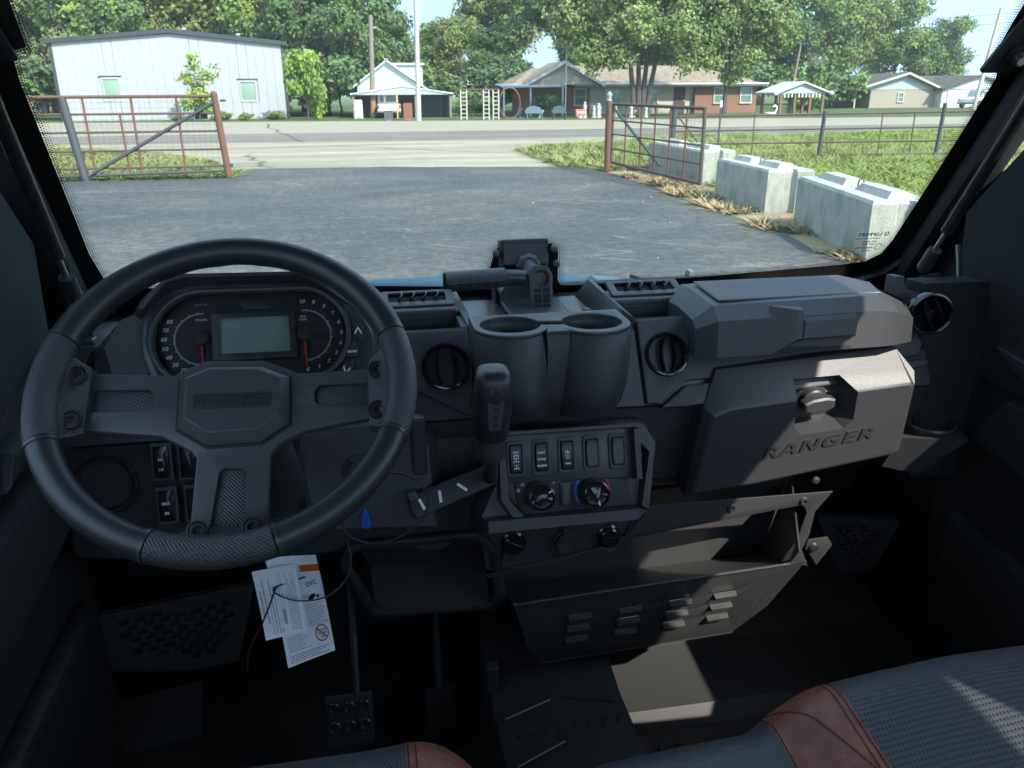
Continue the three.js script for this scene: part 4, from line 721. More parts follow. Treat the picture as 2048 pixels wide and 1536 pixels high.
// further rows that close the view between the trunks
[['mid', woodB, 'tree deep in the wood behind the left wall of the white building', -30, -92, 1.3, 1.1], ['dark', woodD, 'tree deep in the wood behind the roof of the white building', -19, -95, 1.3, 2.0], ['dark', woodD, 'tree deep in the wood left of the barn', -9, -96, 1.3, 0.9], ['autumn', woodA, 'tree at the far left behind the pillar', -43, -84, 1.2, 2.6], ['yellow', woodG, 'yellow green tree peeping past the left pillar', -38, -74, 0.8, 0.6]].forEach(([k, P, l, x, z, s, a]) => tree(k, l, x, z, s, a, wl, P));
[['shrub_dark', bushD, 'dark undergrowth shrub at the left corner of the white building', -24, -66, [1.8, 1.5], 0], ['shrub_dark', bushD, 'dark shrub behind the short pole', -1.6, -66, [1.7, 1.5], 1], ['shrub_dark', bushD, 'dark shrub filling the gap by the carport', -4.0, -66, [1.5, 1.3], 2.4], ['shrub_dark', bushD, 'dark shrub under the big tree behind the barn', 2.2, -73, [2.0, 1.5], 3.1], ['shrub', bushP, 'green shrub at the far left beside the gate', -29, -64, [1.6, 1.3], 0.4]].forEach(([k, P, l, x, z, s, a]) => tree(k, l, x, z, s, a, 'undergrowth shrubs', P));
// bright saplings and weeds by the white building
tree('bright_bush', 'bright yellow green bush at the right corner of the white building', -3.6, -57.5, [0.95, 1.5], 0.5, null, { ...bushP, seed: 41, h: 2.9, r: 1.5, cols: G.bright, name: 'bright_bush' });
tree('sapling', 'spindly sapling in front of the door of the white building', -10.4, -57.6, 1, 0.5, null, { seed: 47, h: 4.2, r: 1.2, trunk: 0.05, lobes: [[0, 3.5, 0, 0.5, 1.3], [-0.5, 2.6, 0.2, 0.55], [0.7, 2.7, 0, 0.55, 1.2], [0.1, 1.6, 0.2, 0.7], [-0.6, 1.1, 0.1, 0.6], [0.7, 0.9, 0, 0.6], [1.2, 3.0, 0, 0.3, 1.6]], clumps: 150, per: 8, leaf: 0.2, spread: 0.3, cols: G.bright, name: 'sapling' });
for (const [x, s, l] of [[-9.0, 0.36, 'patch of tall weeds right of the building door'], [-7.6, 0.3, 'patch of tall weeds under the right window of the building'], [-5.6, 0.36, 'patch of tall weeds at the right corner of the building'], [-11.8, 0.22, 'low weeds left of the building door']]) tree('weeds', l, x, -57.8 + (x + 7) * 0.05, [s, s * 0.55], x, 'weeds along the white building', { ...bushP, seed: 53, cols: G.yellow, name: 'weed_patch', cat: 'weeds' });
// middle distance, under the gap of sky
const md = 'trees between the barn and the brick house';
[['yellow', woodG, 'round yellow green tree right of the barn', 8.5, -84, 0.72, 1.2], ['mid', woodB, 'low green tree behind the barn roof', 4.4, -95, 0.62, 0.2], ['yellow', woodG, 'yellow tinged tree left of the brick house, its top at the sky', 14.0, -88, 1.02, 3.3], ['mid', woodB, 'distant tree below the patch of sky', 9.5, -112, 0.78, 2.7], ['mid', woodB, 'distant tree left of the patch of sky', 2.0, -118, 0.82, 4.0], ['dark', woodD, 'shaded tree behind the ring arch', 12.4, -76, 0.55, 1.0]].forEach(([k, P, l, x, z, s, a]) => tree(k, l, x, z, s, a, md, P));
tree('willow', 'tall feathery grey green tree behind the porch gable', 17.5, -74, 1, 0.4, 'trees around the brick house', { seed: 61, h: 15, r: 5.4, low: 3.2, n: 13, trunk: 0.34, clumps: 1500, per: 18, leaf: 0.24, spread: 0.55, cols: G.grey });
// large tree in the front garden with several stems, and its neighbour
tree('house_tree', 'big many stemmed tree standing in front of the brick house', 18.0, -54, 1, 0, 'trees around the brick house', { seed: 67, h: 12, r: 6, trunk: 0.42, stems: 4, lobes: [[-4.6, 5.8, 0, 2.3], [-2.6, 7.6, 1, 2.6], [0, 8.6, 0, 2.9], [2.8, 7.4, -1, 2.6], [5.0, 6.2, 0, 2.4], [-1.0, 5.6, 1.6, 2.0], [1.8, 5.2, 1.4, 2.0], [-3.6, 3.9, 1, 1.6], [3.8, 3.9, 0.6, 1.7], [-2.0, 3.6, 1.4, 1.1], [2.4, 3.3, 1.2, 1.0], [0.4, 4.4, -1.8, 1.8], [-5.6, 7.6, -1, 2.0], [6.6, 8.0, -1, 2.2]], clumps: 1900, per: 17, leaf: 0.2, spread: 0.48, cols: G.grey });
tree('garden_tree', 'slim tree with low hanging boughs right of the big one', 23.6, -53.5, 1, 0, 'trees around the brick house', { seed: 71, h: 9.5, r: 4, trunk: 0.2, lobes: [[-0.6, 5.2, 0, 2.0], [1.6, 6.2, 0.4, 2.2], [3.2, 4.8, 0, 1.7], [-2.2, 3.9, 0.4, 1.3], [1.0, 3.6, 0.8, 1.2], [0.2, 8, 0, 2.2], [3.2, 7.6, 0, 2.0], [0.2, 2.4, 0.2, 0.7]], clumps: 1200, per: 17, leaf: 0.19, spread: 0.42, cols: G.grey });
// right-hand wood
const wr = 'trees behind the tan house';
[['mid', woodB, 'green tree right of the big garden tree', 34, -84, 1.05, 0.8], ['dark', woodD, 'dark green tree above the pavilion', 30, -88, 1.05, 2.0], ['mid', woodB, 'tall green tree behind the leaning twigs', 41, -90, 1.2, 3.1], ['dark', woodD, 'dark green tree left of the tan house roof', 47, -96, 1.2, 0.3], ['mid', woodB, 'rounded green tree over the tan house gable', 54, -97, 1.16, 5.1], ['yellow', woodG, 'yellow tinged tree over the tan house ridge', 60, -99, 1.08, 1.5], ['mid', woodB, 'green tree at the right end of the wood', 67, -100, 0.98, 2.4], ['mid', woodB, 'lowest green tree beside the right pole', 76, -104, 0.8, 0.9], ['dark', woodD, 'tree deep behind the brick house', 24, -92, 1.1, 1.4], ['dark', woodD, 'dark tree behind the right roof end of the brick house', 36.5, -98, 1.1, 4.0]].forEach(([k, P, l, x, z, s, a]) => tree(k, l, x, z, s, a, wr, P));
[['shrub_dark', bushD, 'dark shrub behind the pavilion', 33, -70, [1.9, 1.4], 0.3], ['shrub', bushP, 'green shrub at the left end of the tan house', 43.2, -76, [1.8, 1.6], 1.3], ['shrub_dark', bushD, 'shrub behind the brick house chimney', 11, -72, [1.6, 1.3], 2.2], ['shrub', bushP, 'green bush beside the ring arch', 8.4, -64, [0.9, 0.6], 0.7], ['shrub_dark', bushD, 'small dark bush on the porch corner', 12.6, -57.5, [0.6, 0.5], 0.9], ['shrub_dark', bushD, 'dark bush filling the gap left of the porch', 5.6, -78, [1.8, 1.2], 1.9]].forEach(([k, P, l, x, z, s, a]) => tree(k, l, x, z, s, a, 'undergrowth shrubs', P));
tree('ivy_tree', 'ivy clad stump tree with bare twigs left of the tan house', 36.6, -66, 1, 0, null, { seed: 83, h: 4.6, r: 1.6, trunk: 0.16, lobes: [[0, 1.2, 0, 1.15, 1.1], [0.2, 2.4, 0, 0.95, 1.1], [0.3, 3.3, 0, 0.6], [-0.5, 0.7, 0.2, 0.9]], clumps: 330, per: 11, leaf: 0.2, spread: 0.3, cols: G.mid, name: 'ivy_tree' });
{ const t = scene.children.find(o => o.name === 'ivy_tree'), r = rng(5), w = []; for (let i = 0; i < 34; i++) { const a = V(0.2 + (r() - 0.5) * 0.5, 2.6 + r() * 1.0, (r() - 0.5) * 0.5), e = a.clone().add(V((r() - 0.35) * 1.9, 0.8 + r() * 0.9, (r() - 0.5))); w.push(bar(a, e, 0.022, 0.008, 4, false)); } part('bare_twigs', w, mat(C3(0.22, 0.17, 0.14), 0.9), t, { kind: 'stuff' }); }

// ---------------------------------------------------------------- vehicle shell: floor, roof, pillars, bonnet
const CAB = thing('vehicle_cab', 'black cab shell of the utility vehicle with blue hood ahead', 'vehicle cab', [0.03, 0.4, -0.4]);
const XL = -0.74, XR = 0.80;
M.paintBlue = mat(C3(0.006, 0.05, 0.085), 0.85);
M.shell = mat(C3(0.014, 0.015, 0.016), 0.6, { bumpMap: T_grain, bumpScale: 0.0001 });
M.floor = mat(C3(0.03, 0.031, 0.031), 0.55, { bumpMap: T_grain, bumpScale: 0.0003 });
{
  part('floor_pan', box(0.03, 0.385, -0.45, 1.86, 0.03, 2.5, 0.01), M.floor, CAB);
  part('firewall', box(0.03, 0.76, -1.56, 1.86, 0.76, 0.03), M.shell, CAB);
  part('roof_panel', box(0.03, 1.815, -0.17, 1.64, 0.05, 1.9, 0.02), M.shell, CAB);
  // A pillars, roof rails, B pillars: bent cage tubes
  for (const s of [-1, 1]) {
    const x = s < 0 ? XL - 0.02 : XR + 0.03, xt = 0.03 + s * 0.80;
    part('pillar', tube([V(x, 0.9, -1.56), V(x, 1.15, -1.47), V(x, 1.45, -1.29), V(xt, 1.66, -1.15), V(xt, 1.76, -1.04), V(xt, 1.775, -0.9)], 0.03, 30, 12), M.powder, CAB);
    part('roof_rail', bar(V(xt, 1.775, -0.92), V(xt, 1.775, 0.72), 0.028, 0.028, 12), M.powder, CAB);
    part('pillar', tube([V(xt, 1.77, 0.62), V(x, 1.5, 0.72), V(x, 0.9, 0.74), V(x, 0.4, 0.74)], 0.03, 20, 12), M.powder, CAB);
    part('side_cover', profileX([[-1.64, 0.36], [-1.64, 1.1], [-1.5, 1.15], [-1.33, 1.37], [-1.1, 1.37], [-1.1, 0.36]].map(([z, y]) => [z, y]), s < 0 ? XL - 0.07 : XR + 0.035, s < 0 ? XL - 0.035 : XR + 0.07, 0.006), M.shell, CAB);
  }
  part('rear_panel', [box(0.03, 0.7, 0.76, 1.6, 0.6, 0.03), box(0.03, 1.76, 0.76, 1.6, 0.1, 0.03), box(-0.73, 1.355, 0.76, 0.07, 0.71, 0.03), box(0.79, 1.355, 0.76, 0.07, 0.71, 0.03)], M.shell, CAB);
  part('header_rail', box(0.03, 1.755, -1.06, 1.56, 0.07, 0.06, 0.015), M.shell, CAB);
  part('cowl', profileX([[-1.66, 1.08], [-1.49, 1.125], [-1.44, 1.135], [-1.44, 1.0], [-1.66, 0.95]], XL, XR, 0.004), M.shell, CAB);
  // hood with raised centre and creases
  const sec = (z, yc, w) => [[-1, -0.10], [-0.86, -0.05], [-0.6, -0.018], [-0.42, -0.012], [-0.34, 0.008], [0, 0.012], [0.34, 0.008], [0.42, -0.012], [0.6, -0.018], [0.86, -0.05], [1, -0.10], [1, -0.2], [-1, -0.2]].map(([u, v]) => V(0.2 * 0 + 0.03 + u * w, yc + v, z));
  part('hood', loft([sec(-2.72, 0.84, 0.62), sec(-2.6, 0.915, 0.68), sec(-2.3, 0.998, 0.78), sec(-1.95, 1.048, 0.8), sec(-1.67, 1.075, 0.8)], { crease: 0.3 }), M.paintBlue, CAB);
  for (const s of [-1, 1]) {
    part('hood_vent', loft([[V(0.03 + s * 0.24, 1.045, -1.76), V(0.03 + s * 0.36, 1.04, -1.78), V(0.03 + s * 0.4, 1.02, -2.1), V(0.03 + s * 0.3, 1.02, -2.12)], [V(0.03 + s * 0.25, 1.083, -1.79), V(0.03 + s * 0.35, 1.068, -1.81), V(0.03 + s * 0.38, 1.03, -2.08), V(0.03 + s * 0.31, 1.036, -2.1)]], { crease: 0.2 }), mat(C3(0.05, 0.1, 0.12), 0.85), CAB);
    part('fender', loft([[V(0.03 + s * 0.62, 0.9, -2.7), V(0.03 + s * 0.85, 0.86, -2.7), V(0.03 + s * 0.85, 0.6, -2.7), V(0.03 + s * 0.62, 0.6, -2.7)], [V(0.03 + s * 0.64, 0.94, -2.2), V(0.03 + s * 0.9, 0.88, -2.2), V(0.03 + s * 0.9, 0.6, -2.2), V(0.03 + s * 0.64, 0.6, -2.2)], [V(0.03 + s * 0.66, 0.98, -1.66), V(0.03 + s * 0.88, 0.94, -1.66), V(0.03 + s * 0.88, 0.6, -1.66), V(0.03 + s * 0.66, 0.6, -1.66)]]), M.shell, CAB);
  }
  part('hood_peg', loft([[V(0.515, 1.0, -1.86), V(0.545, 1.0, -1.86), V(0.545, 1.0, -1.91), V(0.515, 1.0, -1.91)], [V(0.53, 1.083, -1.875), V(0.543, 1.083, -1.875), V(0.543, 1.083, -1.9), V(0.53, 1.083, -1.9)]]), mat(C3(0.1, 0.11, 0.12), 0.4), CAB);
  // engine tunnel with moulded tread bars, and the sill of the passenger footwell
  const tun = [[-1.5, 0.60], [-1.12, 0.57], [-1.06, 0.555], [-0.62, 0.55], [-0.62, 0.4], [-1.5, 0.4]];
  part('tunnel', profileX(tun, -0.1, 0.118, 0.006), M.rubber, CAB);
  for (const [xa, za, xb, zb] of [[-0.084, -1.028, -0.003, -1.058], [0.02, -1.061, 0.1, -1.036], [-0.082, -0.928, -0.001, -0.964], [-0.06, -1.09, 0.02, -1.1]]) part('tread_bar', bar(V(xa, 0.556, za), V(xb, 0.557, zb), 0.0022, 0.0022, 6), M.plasticSmooth, CAB);
  for (let k = 0; k < 8; k++) { const x = k < 4 ? 0.022 + k * 0.023 : -0.07 + (k - 4) * 0.022, z = k < 4 ? -0.99 : -0.985; part('tread_bar', bar(V(x, 0.556, z), V(x + 0.008, 0.557, z - 0.012), 0.0018, 0.0018, 5), M.plasticSmooth, CAB); }
  part('tunnel_tab', box(-0.095, 0.59, -1.09, 0.02, 0.05, 0.02, 0.003), M.powder, CAB);
  part('footwell_step', profileX([[-1.5, 0.4], [-1.5, 0.56], [-1.3, 0.44], [-1.14, 0.43], [-1.12, 0.40]], 0.125, 0.78, 0.003), M.floor, CAB);
  for (let k = 0; k < 5; k++) part('floor_rib', box(0.17 + k * 0.035, 0.403, -1.0, 0.012, 0.006, 0.16, 0.002), M.floor, CAB);
  // wiring loom behind the shelf
  part('wiring_loom', (() => { const pts = []; for (let k = 0; k <= 40; k++) pts.push(V(0.13 + k * 0.0022 + 0.0015 * Math.sin(k * 2.2), 0.55 + k * 0.0012 + 0.002 * Math.cos(k * 2.2), -1.18)); return tube(pts, 0.006, 160, 8); })(), M.rubber, CAB);
}
// ---------------------------------------------------------------- windshield
const FW = frame([0, 1.16, -1.45], -33);
{
  const t = thing('windshield', 'flat glass windshield with black dotted border', 'windshield', [0.03, 1.16, -1.45]);
  const outer = [[-770, -40], [830, -40], [830, 690], [-770, 690]];
  part('glass_pane', plate(FW, outer, -6, -5.6, 0), M.glass, t);
  const inner = [[-640, 40], [-560, 34], [-234, 19], [-70, 6], [-52, 4], [-43, 14], [-38, 50], [-32, 94], [-22, 107], [68, 106], [79, 100], [84, 84], [93, 14], [100, 1], [116, -2], [374, 4], [660, 20], [712, 26], [738, 46], [745, 80], [750, 250], [752, 424], [746, 440], [724, 452], [722, 519], [724, 640], [-656, 640], [-656, 536], [-658, 474], [-678, 468], [-683, 424], [-690, 120], [-684, 66], [-668, 46]];
  part('frit_band', plate(FW, outer, -5, -4.4, 0, { holes: [inner] }), M.frit, t);
  // dots fading away from the band along its visible edge
  const dots = []; const n = inner.length; let carry = 0;
  const loop = inner.slice(0, 26).concat(inner.slice(26));
  for (let row = 0; row < 4; row++) {
    const sh = inset(inner, 2.6 + row * 3.4), rad = [1.45, 1.15, 0.85, 0.6][row];
    let acc = row % 2 ? 2 : 0;
    for (let i = 0; i < n; i++) { const a = sh[i], b = sh[(i + 1) % n]; const L = Math.hypot(b[0] - a[0], b[1] - a[1]); while (acc < L) { const k = acc / L, x = a[0] + (b[0] - a[0]) * k, y = a[1] + (b[1] - a[1]) * k; if (y < 620) { const g = new THREE.CircleGeometry(rad / 1000, 6); g.translate(x / 1000, y / 1000, -0.0047); g.applyMatrix4(FW.m); dots.push(g); } acc += 4; } acc -= L; }
  }
  part('frit_dots', dots, M.frit, t, { kind: 'stuff' });
  // maker's print near the lower right corner, seen from behind so it reads mirrored
  const Lp = FW.sub(696, 96, -4.6, -1), pr = [letters(Lp.sub ? Lp : Lp, 'LIPPERT', 9, 0.1, { wide: 1.15, flip: -1 })];
  part('maker_print', [letters(FW.sub(690, 97, -4.8), 'LIPPERT', 8.5, 0.1, { wide: 1.1, flip: -1 }), letters(FW.sub(690, 87, -4.8), 'LAMINATED SAFETY GLASS', 3, 0.1, { flip: -1 }), letters(FW.sub(698, 79, -4.8), 'AS1  M356', 4, 0.1, { flip: -1 }), letters(FW.sub(698, 72, -4.8), 'DOT 1086', 4, 0.1, { flip: -1 }), letters(FW.sub(693, 63, -4.8), '43R-00Y163', 5, 0.1, { flip: -1 }), letters(FW.sub(700, 55, -4.8), '2M 1146', 3.4, 0.1, { flip: -1 })], mat(C3(0.03, 0.03, 0.03), 0.6), t);
  part('maker_emblem', plate(FW, disc(725, 98, 5), -4.9, -4.7, 0, { holes: [circle(725, 98, 3)] }), M.frit, t);
  part('approval_mark', plate(FW, disc(722, 65, 7.5), -4.9, -4.7, 0, { holes: [circle(722, 65, 6.6)], cs: 16 }), M.frit, t);
  for (const [x, y] of [[-700, 498], [752, 478]]) {
    const h = part('hinge_plate', plate(FW, [[x - 42, y - 40], [x + 30, y - 40], [x + 14, y + 60], [x - 20, y + 60]], -3, 3, 1, { r: 8 }), M.powder, t);
    part('hinge_bolt', [lathe(FW.sub(x, y - 8, 3), [[0, 0], [17, 0], [17, 4], [12, 5], [12, 15], [9, 20], [0, 20]], 16)], M.boltBlack, h);
    part('bolt_tip', lathe(FW.sub(x, y - 8, 23), [[0, 0], [7, 0], [7, 1.5], [0, 2]], 14), mat(C3(0.55, 0.55, 0.38), 0.4, { metalness: 0.6 }), h);
  }
}
// frame members that hold the glass
{
  const t = scene.children.find(o => o.name === 'windshield');
  for (const s of [-1, 1]) {
    const x = s < 0 ? -742 : 806;
    part('side_member', plate(FW, [[x - 34, -30], [x + 34, -30], [x + 34, 680], [x - 34, 680]], 4, 40, 10), M.shell, t);
    part('seal', plate(FW, [[x - s * 16 - 9, -10], [x - s * 16 + 9, -10], [x - s * 16 + 9, 680], [x - s * 16 - 9, 680]], -2, 14, 5), M.rubber, t);
  }
  part('lower_member', plate(FW, [[-760, -44], [820, -44], [820, -14], [-760, -14]], -2, 26, 6), M.shell, t);
  part('corner_gusset', plate(FW, [[700, -30], [800, -30], [800, 90], [782, 60], [752, 14], [700, -6]], 4, 20, 5), M.shell, t);
}
// ---------------------------------------------------------------- gas struts
for (const [label, a, b] of [['gas strut along the left windshield pillar', V(-0.665, 1.235, -1.215), V(-0.66, 1.62, -1.0)], ['gas strut along the right windshield pillar', V(0.69, 1.215, -1.235), V(0.70, 1.63, -1.0)]]) {
  const t = thing('gas_strut', label, 'strut', a.toArray(), 'gas struts of the windshield');
  const P = k => a.clone().lerp(b, k), d = b.clone().sub(a).normalize();
  part('end_fitting', [bar(P(0), P(0.08), 0.0115, 0.011, 14)], M.boltBlack, t);
  part('ball_stud', [(() => { const g = new THREE.SphereGeometry(0.012, 16, 10); g.translate(a.x, a.y, a.z); return g; })()], M.boltBlack, t);
  part('stud_bolt', bar(V(a.x, a.y - 0.022, a.z), V(a.x + 0.045, a.y - 0.024, a.z - 0.02), 0.008, 0.008, 10), M.boltBlack, t);
  part('rod', bar(P(0.08), P(0.18), 0.0042, 0.0042, 12), M.steel, t);
  part('cylinder', bar(P(0.16), P(1.0), 0.0095, 0.0095, 18), mat(C3(0.02, 0.02, 0.02), 0.22), t);
}
// ---------------------------------------------------------------- washer hose and cables beside the pillars
for (const [label, x, sg] of [['bundle of black cables at the foot of the left pillar', -0.675, 1], ['thin pale cable at the foot of the right pillar', 0.745, -1]]) {
  const t = thing('cable_bundle', label, 'cables', [x, 1.1, -1.2], 'cables beside the pillars');
  const n = sg > 0 ? 4 : 2;
  for (let k = 0; k < n; k++) part('cable', tube([V(x + k * 0.007 * sg, 1.06, -1.19), V(x + k * 0.008 * sg - 0.004, 1.13, -1.2 - k * 0.006), V(x + k * 0.006 * sg + 0.004, 1.19, -1.215), V(x + k * 0.005 * sg - 0.01 * sg, 1.25, -1.24)], k === 1 ? 0.0022 : 0.0032, 20, 6), k === 1 ? mat(C3(0.3, 0.29, 0.26), 0.6) : M.rubber, t);
  part('clip', box(x + 0.012 * sg, 1.17, -1.2, 0.04, 0.012, 0.02, 0.003), M.plasticSmooth, t);
}
// ---------------------------------------------------------------- doors
const doorMat = mat(C3(0.009, 0.0105, 0.012), 0.85, { bumpMap: T_grain, bumpScale: 0.0003 });
for (const s of [-1, 1]) {
  const x = s < 0 ? XL : XR, t = thing('cab_door', s < 0 ? 'black door at the left edge with a storage pocket' : 'black passenger door at the right edge with pull handle', 'door', [x, 0.4, -0.4]);
  const X = (a, b) => s < 0 ? [x - b, x - a] : [x + a, x + b];
  part('panel', profileX([[-1.2, 0.42], [-1.25, 1.0], [-1.28, 1.3], [-1.08, 1.52], [-0.82, 1.6], [-0.8, 1.34], [-0.89, 1.21], [-0.84, 1.17], [0.66, 1.17], [0.66, 0.42]], ...X(-0.015, 0.03), 0.008), doorMat, t);
  part('armrest', profileX([[-1.14, 0.94], [-1.06, 1.03], [-0.6, 1.0], [0.3, 0.98], [0.3, 0.9], [-0.9, 0.9]], ...X(-0.06, -0.013), 0.014), doorMat, t);
  part('handle_recess', profileX([[-1.17, 1.03], [-1.17, 1.13], [-1.08, 1.125], [-0.95, 1.07], [-0.95, 1.03]], ...X(-0.02, -0.012), 0.002), M.deep, t);
  part('pull_handle', profileX([[-1.12, 1.105], [-1.0, 1.09], [-0.97, 1.05], [-1.08, 1.075]], ...X(-0.045, -0.018), 0.006), M.plasticSmooth, t);
  part('added_shade_post', profileX([[-0.1, 1.15], [-0.08, 1.74], [0.12, 1.74], [0.16, 1.15]], ...X(0.0, 0.03), 0.008), M.shell, t);  // unseen post added to keep the sun off the seat front
  part('lower_pocket', profileX([[-1.15, 0.5], [-1.15, 0.78], [-0.4, 0.74], [-0.4, 0.5]], ...X(-0.05, -0.013), 0.012), M.shell, t);
  const wf = (pts, r) => tube(pts.map(p => V(x + s * 0.012, ...p)), r, 30, 8);
  part('window_frame', wf([[1.2, -0.86], [1.34, -0.8], [1.5, -0.815], [1.68, -0.82], [1.715, -0.78], [1.715, 0.5], [1.66, 0.62], [1.24, 0.66]], 0.014), M.shell, t);
  part('edge_seal', wf([[0.5, -1.18], [1.0, -1.235], [1.28, -1.27], [1.48, -1.1]], 0.009), M.rubber, t);
}
// ---------------------------------------------------------------- windshield latch handle
{
  const t = thing('windshield_latch', 'black windshield latch with ribbed grip handle above the cup holders', 'latch', [0.02, 1.15, -1.38]);
  const F = frame([0.018, 1.156, -1.375], 4);
  part('striker_box', [loftF(F, [[rect(0, 82, 86, 46), -30], [rect(0, 82, 86, 46), -6], [rect(0, 82, 74, 36), 2]])], M.plasticSmooth, t);
  part('top_clip', fbox(F, 0, 103, -2, 84, 9, 8, 3), M.plastic, t);
  part('base_housing', loftF(F, [[[[-52, -40], [52, -40], [52, 22], [34, 40], [-40, 40], [-52, 24]], -20], [[[-48, -40], [46, -40], [46, 14], [30, 32], [-34, 32], [-48, 16]], 14]], { crease: 0.3 }), M.plastic, t);
  part('side_plate', [fbox(F, -56, -4, -4, 4, 60, 26, 1)], M.powder, t);
  const piv = F.sub(4, 62, 8);
  part('pivot_nut', lathe(piv, [[0, -10], [22, -10], [22, 0], [17, 6], [17, 12], [0, 12]], 8), M.plasticSmooth, t);
  // pivot tube runs towards the cabin and down to the lever head
  const H = frame([0.030, 1.204, -1.325], 14);
  part('pivot_tube', bar(F.p(2, 66, 8), H.p(-2, 4, 0), 0.013, 0.014, 16), M.plasticSmooth, t);
  const head = plate(H, [[-14, -78], [16, -78], [22, 6], [13, 22], [-9, 22], [-20, 8]], 0, 16, 2, { holes: [circle(2, 0, 13)], cs: 14 });
  const lev = part('lever', head, M.plastic, t);
  part('socket', lathe(H.sub(2, 0, 0), [[13, 16], [15, 17], [15, 15], [13, 4], [0, 3]], 22), M.plasticSmooth, lev);
  for (const [a, b] of [[-24, 0], [-42, 0], [-60, 0]]) part('rib', fbox(H, 2, a, 15.5, 26, 2, 3, 0.6), M.plasticSmooth, lev);
  part('rib', fbox(H, 2, -44, 15.5, 2, 54, 3, 0.6), M.plasticSmooth, lev);
  part('pocket', fbox(H, 2, -44, 14.2, 27, 56, 4, 0.5), M.deep, lev);
  // grip to the left
  const g0 = V(0.008, 1.209, -1.322), g1 = V(-0.026, 1.209, -1.325), g2 = V(-0.128, 1.203, -1.338);
  part('arm', [bar(g0, g1, 0.0125, 0.014, 12)], M.plasticSmooth, t);
  const rings = []; const ax = g2.clone().sub(g1), U = V(0, 1, 0), Wd = V(0, 0, 1);
  for (let k = 0; k <= 48; k++) { const c = g1.clone().addScaledVector(ax, k / 48), rr = []; for (let i = 0; i < 24; i++) { const a = i / 24 * 6.283; let r = 0.0175 * (k === 0 || k === 48 ? 0.86 : 1); const under = Math.sin(a) < -0.2; if (under) r -= 0.0022 * (0.5 - 0.5 * Math.cos(k / 48 * 6.283 * 7)); rr.push(c.clone().addScaledVector(U, Math.sin(a) * r).addScaledVector(Wd, Math.cos(a) * r * 0.92)); } rings.push(rr); }
  const gr = part('grip', loft(rings, { crease: 0.7 }), M.weave, t);
  part('grip_cap', bar(g2, g2.clone().addScaledVector(ax, 0.02), 0.0178, 0.0165, 24), M.plasticSmooth, gr);
  part('grip_ridge', bar(g1.clone().addScaledVector(ax, 0.06).add(V(0, -0.001, 0.016)), g1.clone().addScaledVector(ax, 0.94).add(V(0, -0.001, 0.016)), 0.0022, 0.0022, 6), M.plasticSmooth, gr);
  for (const [a, b] of [[52, 88], [56, 62], [-50, 84]]) part('bolt', lathe(F.sub(a, b, -4, 0), [[0, -4], [7, -4], [7, 6], [4, 9], [0, 9]], 8), M.boltBlack, t);
}

// ---------------------------------------------------------------- dashboard
const FA = frame([0, 1.05, -1.11], 28), FS = frame([0.04, 0.95, -1.05], 18), FG = frame([0.4, 1.0, -1.085], -6), FU = frame([0.42, 1.12, -1.09], 12), FK = frame([-0.42, 1.17, -1.0], 30);
const DASH = thing('dashboard', 'black moulded dashboard with vents, cup holders and glove box', 'dashboard', [0.0, 0.86, -1.2]);
function airVent(F, x, y, r, turn, slats = [-9, 9]) {
  const f = F.sub(x, y, 0);
  const v = part('air_vent', lathe(f, [[r, -6], [r, 5], [r - 1.5, 8], [r - 4, 8.5], [r - 6.5, 5], [r - 8, -20], [r - 9, -34]], 40), M.gloss, DASH);
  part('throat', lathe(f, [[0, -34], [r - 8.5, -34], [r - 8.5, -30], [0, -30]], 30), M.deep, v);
  const q = F.sub(x, y, 0, turn);
  for (const s of slats) { const pts = []; const h = Math.sqrt(Math.max(0, (r - 9) ** 2 - s * s)); const a = [], b = []; for (let k = 0; k <= 12; k++) { const t = -1 + k / 6; const bow = (1 - t * t) * 5 * Math.sign(s); a.push(q.p(s + bow, t * h, 4)); b.push(q.p(s + bow * 0.4 - 4, t * h, -20)); } const thick = 0.0011; part('vane', loft([a.concat(a.slice().reverse().map(p => p.clone().addScaledVector(q.u, 0.0022))), b.concat(b.slice().reverse().map(p => p.clone().addScaledVector(q.u, 0.0022)))]), M.gloss, v); }
  part('vane_link', [fbox(q, 0, -1, -12, (r - 9) * 1.5, 3, 3, 0.8), fbox(q, 0, -6, -12, (r - 9) * 1.5, 2, 3, 0.8)], M.black, v);
  return v;
}
